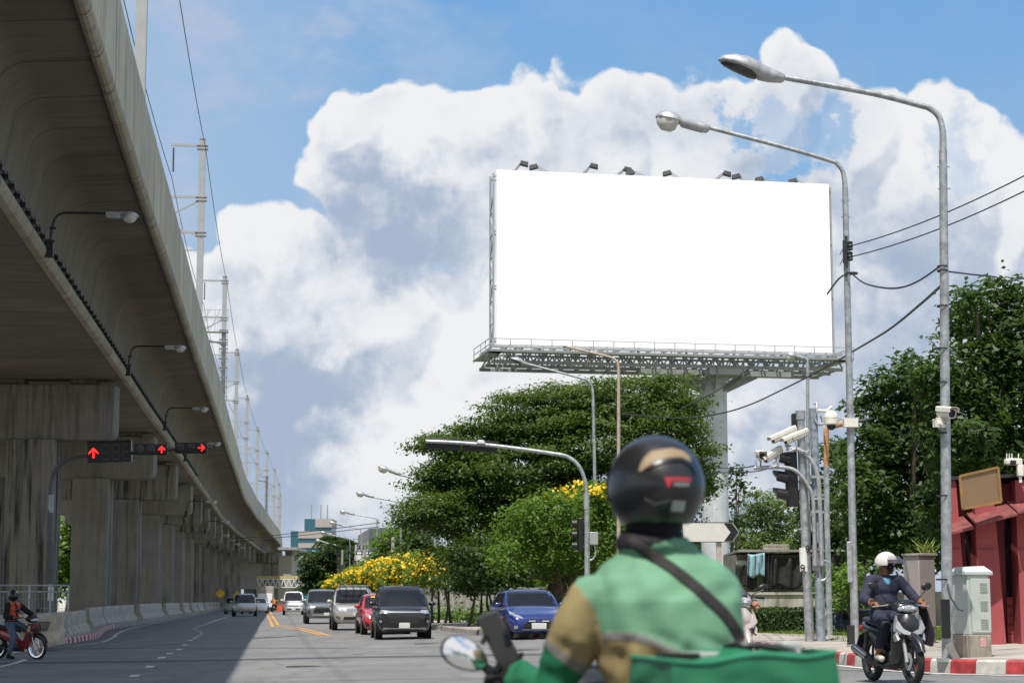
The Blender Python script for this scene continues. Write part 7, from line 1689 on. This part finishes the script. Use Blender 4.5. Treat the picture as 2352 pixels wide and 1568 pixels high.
# trees standing behind the viewer (seen in mirrors)
for i, (x, y, lab) in enumerate(((7, -26, 'round tree across the junction behind the viewer, left one'), (13, -28, 'round tree across the junction behind the viewer, right one'))):
    t = thing('roadside_tree', lab, 'tree', (0, 0, 0)); rs_ = np.random.RandomState(70+i); P_, N_, T_ = crown_pts([((x, y, 4.3), (2.6, 2.6, 1.9)), ((x+1.6, y, 3.6), (2, 2, 1.5))], rs_, .8, 14, .7, .5); leaf_mesh('crown', P_, N_, .5, lm_rain, t, rs_, T_); trunk(t, (x, y, 0), (x, y, 4), .2, [(x+1, y, 4.5)], rs_)
# ---- palms
def palm(label, x, y, Y, s, seed):
    rs = np.random.RandomState(seed); t = thing('palm_tree', label, 'palm tree', (0, 0, 0)); top_ = P(x, y, Y); b = GP(x+4, Y)
    MB().tube(curve_pts([b, b.lerp(top_, .5)+Vector((.3, 0, 0)), top_], 4), .18, 8).build('trunk', bark, t)
    PP, NN, TT = [], [], []
    for k in range(18):
        a = 2*PI*k/18+rs.normal()*.15; el = rs.uniform(-.1, .9); L = s*rs.uniform(.8, 1.1); n = 40
        for i in range(n):
            q = i/n; c = np.array([math.cos(a)*L*q, math.sin(a)*L*q, L*(math.sin(el)*q-.75*q*q)])
            for sd in (-1, 1): PP.append(np.array(top_)+c+np.array([-math.sin(a), math.cos(a), -.5])*sd*.18*s*.35*(1-q*.6)); NN.append([math.sin(a)*sd*.6, -math.cos(a)*sd*.6, 1]); TT.append(rs.random())
    leaf_mesh('crown', np.array(PP), np.array(NN), .5*s/3, lm_dark, t, rs, np.array(TT), .4)
palm('coconut palm rising above the dark trees, tallest of the group', 772, 1238, 285, 3.4, 1); palm('coconut palm right of the tallest one', 800, 1250, 280, 3.0, 2); palm('coconut palm at the left edge of the dark trees', 715, 1275, 300, 2.8, 3)
# ---- hedge, fronds
hd0 = thing('hedge', 'clipped dark green hedge beyond the lawn at the red and white kerb', 'hedge', (0, 0, 0)); rs_ = np.random.RandomState(4)
a, b = P(1712, 1400, 53), P(1880, 1400, 53); N0 = 15000; zt_h = a.z; u = rs_.random((N0, 3)); f_ = rs_.random(N0)
pos = np.stack([a.x+(b.x-a.x)*u[:, 0], 53+1.2*u[:, 1], .1+(zt_h-.1)*u[:, 2]], 1); fr_ = f_ < .5; pos[fr_, 1] = 53+rs_.normal(size=fr_.sum())*.04; tp_ = (f_ >= .5) & (f_ < .75); pos[tp_, 2] = zt_h+rs_.normal(size=tp_.sum())*.03
nr = rs_.normal(size=(N0, 3))*.6; nr[fr_] += (0, -1, .3); nr[tp_] += (0, 0, 1); leaf_mesh('foliage', pos, nr, .085, lm_hedge, hd0, rs_, rs_.random(N0), .6)
MB().box(((a.x+b.x)/2, 53.65, zt_h/2+.03), (b.x-a.x-.1, 1.1, zt_h-.1)).build('branches', mat('hedge twigs', (.02, .03, .01), .9), hd0)
fr = thing('fern_plant', 'yellow green fronds sprouting behind the taupe cabinet', 'plant', (0, 0, 0)); mb = MB(); rs_ = np.random.RandomState(9)
for k in range(26):
    a = rs_.uniform(0, 2*PI); c = P(rs_.uniform(2112, 2150), 1282, 38.4); L = rs_.uniform(.25, .5); d = Vector((math.cos(a)*.5, math.sin(a)*.3, 1)).normalized()
    p1q, p2q = c+d*L*.6, c+d*L+Vector((math.cos(a)*.14, 0, -.02)); w_ = Vector((.018, 0, 0)); mb._add([c-w_*.6, c+w_*.6, p1q+w_, p2q, p1q-w_], [(0, 1, 2, 4), (4, 2, 3)])
mb.build('fronds', mat('frond green', (.20, .26, .05), .5), fr, smooth=0); MB().tube([GP(2130, 38.4, .1), P(2130, 1285, 38.4)], .05, 6).build('stem', bark, fr)
# grass tufts on the lawn and kerb edge
rs_ = np.random.RandomState(6); N0 = 14000; X0 = rs_.uniform(6.6, 14, N0); Y0 = rs_.uniform(39.8, 54, N0)
pos = np.stack([X0, Y0, np.array([gz(x, y) for x, y in zip(X0, Y0)])+.13+rs_.random(N0)*.03], 1); nr = np.stack([rs_.normal(size=N0), rs_.normal(size=N0), rs_.normal(size=N0)*.25], 1)
o = leaf_mesh('grass', pos, nr, .09, leaf_mat('grass blades', (.10, .17, .03), (.22, .26, .07), .3), None, rs_, rs_.random(N0), .25, kind='stuff'); o['label'] = 'short grass on the lawn behind the kerb'

# =================================================================== BACKGROUND BUILDINGS
wallc = mat('weathered wall', (.40, .385, .34), .85, 0, .2, 1.5, .2, 20, streak=.5)
def wall_run(pts, h, label, name='wall', th=.15, m=wallc):
    t = thing(name, label, 'wall', (0, 0, 0)); mb = MB(); pl_ = MB()
    for a, b in zip(pts, pts[1:]):
        a3 = Vector((a[0], a[1], gz(*a))); b3 = Vector((b[0], b[1], gz(*b))); L = (b3-a3).length; ang = math.atan2(b3.y-a3.y, b3.x-a3.x)
        mb.box((a3+b3)/2+Vector((0, 0, h/2)), (L, th, h), (0, 0, ang)); pl_.box((a3+b3)/2+Vector((0, 0, h+.04)), (L, th+.12, .08), (0, 0, ang))
        n = int(L/3)
        for i in range(n+1): c = a3.lerp(b3, i/max(n, 1)); pl_.box(c+Vector((0, 0, h/2+.05)), (.28, th+.14, h+.10), (0, 0, ang))
    mb.build('panel', m, t, smooth=0); pl_.build('coping_and_posts', m, t, smooth=0); return t
wall_run([(7.6, 62.5), (20, 62.5)], 1.05, 'weathered concrete wall behind the clipped hedge')
wall_run([(4.6, 84), (1.5, 96), (-3.5, 112), (-9, 140), (-16, 175)], 1.7, 'pale boundary wall behind the roadside shrubs', m=mat('pale wall', (.42, .41, .38), .85, 0, .2, 1.5, streak=.4))
# shanty with tarps
sh = thing('shack', 'ramshackle block shack draped with black netting behind the hedge wall', 'shack', (0, 0, 0)); Ysh = 66
def wx(x, Y=Ysh): return (x-1176)/FL*Y
z0s, z1s = 1.0, P(1700, 1272, Ysh).z
mb = MB(); mb.box(((wx(1690)+wx(1985))/2, Ysh+2.4, (z1s)/2), (wx(1985)-wx(1690), 4, z1s)); mb.build('wall', mat('block wall', (.24, .225, .20), .9, 0, .2, 3, .3, 12), sh, smooth=0)
mb = MB()
for r_ in range(4):
    for c in range(5): mb.box((wx(1758)+c*.16+(r_ % 2)*.08, Ysh+.375, 1.42+r_*.14), (.07, .05, .06))
mb.build('vent_holes', black, sh, smooth=0)
mb = MB(); mb.box(((wx(1690)+wx(1860))/2, Ysh+2.0, z1s+.07), (wx(1860)-wx(1690), 4.6, .08), (R(-1), 0, 0)); mb.box(((wx(1870)+wx(2010))/2, Ysh+2.0, z1s+.12), (wx(2010)-wx(1860), 4.6, .06)); mb.build('roof', mat('sheet roof', (.25, .24, .23), .7), sh, smooth=0)
def drape(name, x0, x1, y0, y1, m, Y, par, fold=.06, seed=0, jag=6):
    rs = np.random.RandomState(seed); mb = MB(); nx, nz = 26, 10; vs = []
    for j in range(nz+1):
        for i in range(nx+1):
            s, t_ = i/nx, j/nz; x = x0+(x1-x0)*s; y = y0+(y1-y0)*t_+(math.sin(s*9+seed)*jag*t_)+math.sin(s*5)*2; p = P(x, y, Y); p.y += fold*math.sin(s*17+seed+2*t_)+fold*.6*math.sin(s*31+seed)+.05*t_; vs.append(p)
    fs = [(j*(nx+1)+i, j*(nx+1)+i+1, (j+1)*(nx+1)+i+1, (j+1)*(nx+1)+i) for j in range(nz) for i in range(nx)]; mb._add(vs, fs); o = mb.build(name, m, par, smooth=80); so_ = o.modifiers.new('thick', 'SOLIDIFY'); so_.thickness = .02; return o
tarp = mat('black netting', (.022, .022, .024), .8, 0, .3, 6)
drape('tarp', 1690, 1738, 1295, 1350, tarp, Ysh-.1, sh, seed=1); drape('tarp', 1755, 1775, 1270, 1352, tarp, Ysh-.15, sh, seed=2); drape('tarp', 1775, 1860, 1280, 1348, tarp, Ysh-.1, sh, seed=3); drape('tarp', 1855, 1990, 1276, 1332, tarp, Ysh-.1, sh, seed=4)
MB().box((wx(1705), Ysh+.36, P(1700, 1300, Ysh).z), (wx(1716)-wx(1694), .06, .42)).build('white_board', white, sh)
cl = drape('laundry_cloth', 1717, 1756, 1271, 1322, mat('pale blue cloth', (.28, .45, .52), .8, 0, .1, 5), Ysh-.35, None, seed=5, jag=3); tag(cl, 'pale blue cloth hanging from the shack roof', 'cloth')
rk = MB(); a = P(1759, 1268, Ysh-.2); b = P(1812, 1250, Ysh-.2); nC = 14
for i in range(nC+1): rk.box((a.x+(b.x-a.x)*i/nC, Ysh-.2, (a.z+b.z)/2), (.02, .03, b.z-a.z)); rk.box((a.x+(b.x-a.x)*i/nC, Ysh+.3, (a.z+b.z)/2), (.02, .03, b.z-a.z))
for z_ in (a.z, b.z, (a.z+b.z)/2):
    for yy in (-.2, .3): rk.box(((a.x+b.x)/2, Ysh+yy, z_), (b.x-a.x, .035, .03))
rk.box(((a.x+b.x)/2, Ysh+.05, a.z-.01), (b.x-a.x, .5, .02)); tag(rk.build('wooden_cage', mat('old wood', (.40, .36, .30), .8)), 'slatted wooden cage standing on the shack roof', 'cage')
ch = MB(); c = P(1738+8, 1425, 61)
for dx in (-.18, .18): ch.bar(c+Vector((dx, 0, -.15)), c+Vector((dx*.8, 0, .28)), .03); ch.bar(c+Vector((dx, .25, -.15)), c+Vector((dx, .2, .1)), .03)
ch.box(c+Vector((0, 0, .28)), (.34, .03, .04)); ch.box(c+Vector((0, 0, .12)), (.34, .03, .03))
# office towers
twr = []
def tower(label, x0, x1, ytop, Y, dep, teal_part, bands, seed):
    t = thing('office_tower', label, 'building', (0, 0, 0)); a = wx(x0, Y); b = wx(x1, Y); zt_t = P(x0, ytop, Y).z
    gl = mat('teal curtain glass', (.035, .12, .17), .25, .1, .1, .05); st_ = mat('pinkish facade', (.36, .32, .31), .8, 0, .05, .1)
    MB().box(((a+b)/2, Y+dep/2, zt_t/2), (b-a, dep, zt_t)).build('wall', gl, t, smooth=0)
    mb = MB(); xs_ = a+(b-a)*teal_part; hgt = zt_t*.10
    mb.box(((xs_+b)/2, Y+dep/2, zt_t-hgt/2), (b-xs_+.4, dep+.6, hgt)); mb.build('parapet_band', st_, t, smooth=0)
    for k in range(bands):
        z_ = zt_t-hgt-2.6-k*4.6
        if z_ < 4: break
        mb = MB(); mb.box(((xs_+b)/2, Y+dep/2, z_), (b-xs_+.3, dep+.5, 1.7)); mb.build('floor_band', st_, t, smooth=0)
    return t, zt_t, a, b
t, zt_t, a, b = tower('taller teal and pink office tower in the far distance', 701, 763, 1191, 760, 20, .42, 8, 1)
for fx in (.15, .5, .75): MB().tube([(a+(b-a)*fx, 770, zt_t), (a+(b-a)*fx, 770, zt_t+6)], .25, 5).build('mast', steel, t, smooth=0)
tower('lower teal and pink office tower in front of the taller one', 670, 742, 1219, 700, 20, .26, 9, 2)
# grey building
gb = thing('grey_building', 'large grey building with slanting roofline behind the distant lamp posts', 'building', (0, 0, 0))
gA, gB_, gC = P(822, 1230, 250), P(848, 1213, 225), P(1010, 1196, 290)
m = MB(); z_ = gB_.z; m.loft([[(gA.x, gA.y, 0), (gB_.x, gB_.y, 0), (gC.x, gC.y, 0), (gC.x-8, gC.y+30, 0)], [(gA.x, gA.y, z_), (gB_.x, gB_.y, z_), (gC.x, gC.y, z_+3), (gC.x-8, gC.y+30, z_+3)]]); gw = m.build('wall', mat('dull grey facade', (.26, .255, .26), .8, 0, .08, .3), gb, smooth=0)
dv_ = Vector((gB_.x-gA.x, gB_.y-gA.y, 0)); 
for r_ in range(3):
    for c in range(4):
        m = MB(); p = Vector((gA.x, gA.y, 0))+dv_*((c+.5)/4)+Vector((-.06, 0, z_-2.2-r_*2.6)); m.box(p, (.15, dv_.length*.16, 1.3), (0, 0, math.atan2(dv_.y, dv_.x)-PI/2)); m.build('window', mat('pale window', (.45, .46, .46), .3), gw, smooth=0)
m = MB(); c = P(862, 1300, 215); m.box(c, (4, 3, 3)); tag(m.build('white_shed', mat('white sheet', (.6, .6, .6), .6), smooth=0, bevel=.05), 'plain white shed wall showing above the flowering shrubs', 'shed')
# station end and footbridge
stn = thing('railway_station', 'concrete station building with jutting roof at the far end of the viaduct', 'building', (0, 0, 0)); Yq = 360
def bxp(mb, x0, x1, y0, y1, Y, dep): 
    a = P(x0, y0, Y); b = P(x1, y1, Y); mb.box(((a.x+b.x)/2, Y+dep/2, (a.z+b.z)/2), (abs(b.x-a.x), dep, abs(a.z-b.z))); return mb
stc = mat('station concrete', (.36, .345, .31), .85, 0, .1, .4)
bxp(MB(), 640, 668, 1275, 1400, Yq, 12).build('tower_block', stc, stn, smooth=0); bxp(MB(), 636, 682, 1256, 1262, Yq-2, 18).build('roof', steel, stn, smooth=0); bxp(MB(), 655, 672, 1263, 1276, Yq+2, 10).build('upper_storey', mat('dull grey facade', (.26, .25, .26)), stn, smooth=0)
bxp(MB(), 668, 690, 1283, 1320, Yq+10, 8).build('white_block', mat('white sheet', (.6, .6, .6)), stn, smooth=0)
bxp(MB(), 540, 640, 1288, 1352, Yq+60, 8).build('rear_block', mat('dull grey facade', (.26, .25, .26)), stn, smooth=0); bxp(MB(), 560, 640, 1352, 1398, Yq+50, 8).build('ground_storey', mat('dark shopfront', (.10, .10, .10), .6, 0, .3, 1), stn, smooth=0)
fb = thing('footbridge', 'covered truss footbridge with yellow roof edge crossing the far road', 'footbridge', (0, 0, 0)); Yf = 330
bxp(MB(), 588, 688, 1322, 1327, Yf, 4).build('roof', mat('yellow roof', (.50, .42, .14), .6), fb, smooth=0)
bxp(MB(), 588, 690, 1347, 1351, Yf, 4).build('deck', stc, fb, smooth=0)
m = MB(); a = P(590, 1348, Yf); b = P(688, 1329, Yf); n = 16
for i in range(n): x0_, x1_ = a.x+(b.x-a.x)*i/n, a.x+(b.x-a.x)*(i+1)/n; m.bar((x0_, Yf, a.z if i % 2 else b.z), (x1_, Yf, b.z if i % 2 else a.z), .12)
m.bar((a.x, Yf, b.z), (b.x, Yf, b.z), .15); m.bar((a.x, Yf, a.z), (b.x, Yf, a.z), .15); m.build('truss', white, fb, smooth=0)
for x in (592, 676): bxp(MB(), x, x+6, 1351, 1393, Yf+1, 2).build('pillar', stc, fb, smooth=0)
m = bxp(MB(), 655, 672, 1352, 1392, Yf+14, 4); tag(m.build('kiosk', mat('dark shopfront', (.10, .10, .10))), 'dark shopfront below the far footbridge', 'shop')
# small works items far down the road
cn0 = None
for i, x in enumerate((641, 645, 649, 653)):
    if cn0 is None:
        cn0 = MB().lathe([(.28, 0), (.28, .05), (.18, .05), (.04, .9), (.001, .9)], n=14).build('traffic_cone', mat('cone orange', (.6, .10, .03), .6)); o = cn0
    else: o = cn0.copy(); S.collection.objects.link(o)
    o.location = GP(x, 215+i*3); tag(o, 'orange cone in the far road works, %s from the left' % ords[i], 'traffic cone', 'cones in the far road works')
for i, (x, yt, Y, lab) in enumerate(((787, 1262, 240, 'concrete utility pole left of the distant lamp posts'), (818, 1250, 225, 'concrete utility pole before the grey building, left one'), (903, 1232, 165, 'leaning concrete utility pole right of the grey building'), (838, 1262, 205, 'concrete utility pole before the grey building, right one'))):
    o = thing('utility_pole', lab, 'utility pole', (0, 0, 0)); tp = P(x, yt, Y); MB().tube([GP(x-2, Y), tp], [.22, .14], 8).build('pole', stc, o)
    m = MB(); m.box(tp-Vector((0, 0, .5)), (2.2, .1, .1)); m.box(tp-Vector((0, 0, 1.5)), (1.8, .1, .1))
    for dx in (-.9, -.3, .4, .9): m.tube([tp+Vector((dx, 0, -.45)), tp+Vector((dx, 0, -.1))], .07, 6)
    m.box(tp-Vector((.0, .2, 2.3)), (.7, .6, .9)); m.build('crossarms', darkm, o, smooth=0)
for i, x in enumerate((506, 545)):
    m = MB(); c = P(x, 1362 if i == 0 else 1366, 170+20*i); m.box(c, (.6, .04, .6), (0, R(45), 0)); o = m.build('warning_sign', mat('sign amber', (.62, .36, .02), .5)); tag(o, 'small amber diamond sign on a viaduct column, %s one' % ('left' if i == 0 else 'right'), 'sign')
bd = thing('pale_building', 'pale apartment block glimpsed between the viaduct columns', 'building', (0, 0, 0)); bxp(MB(), 140, 176, 1205, 1400, 260, 15).build('wall', white, bd, smooth=0)
for r_ in range(8):
    m = MB()
    for c in range(3): bxp(m, 146+c*10, 151+c*10, 1216+r_*12, 1222+r_*12, 259.9, .3)
    m.build('window_row', mat('blue grey window', (.12, .17, .25), .3), bd, smooth=0)
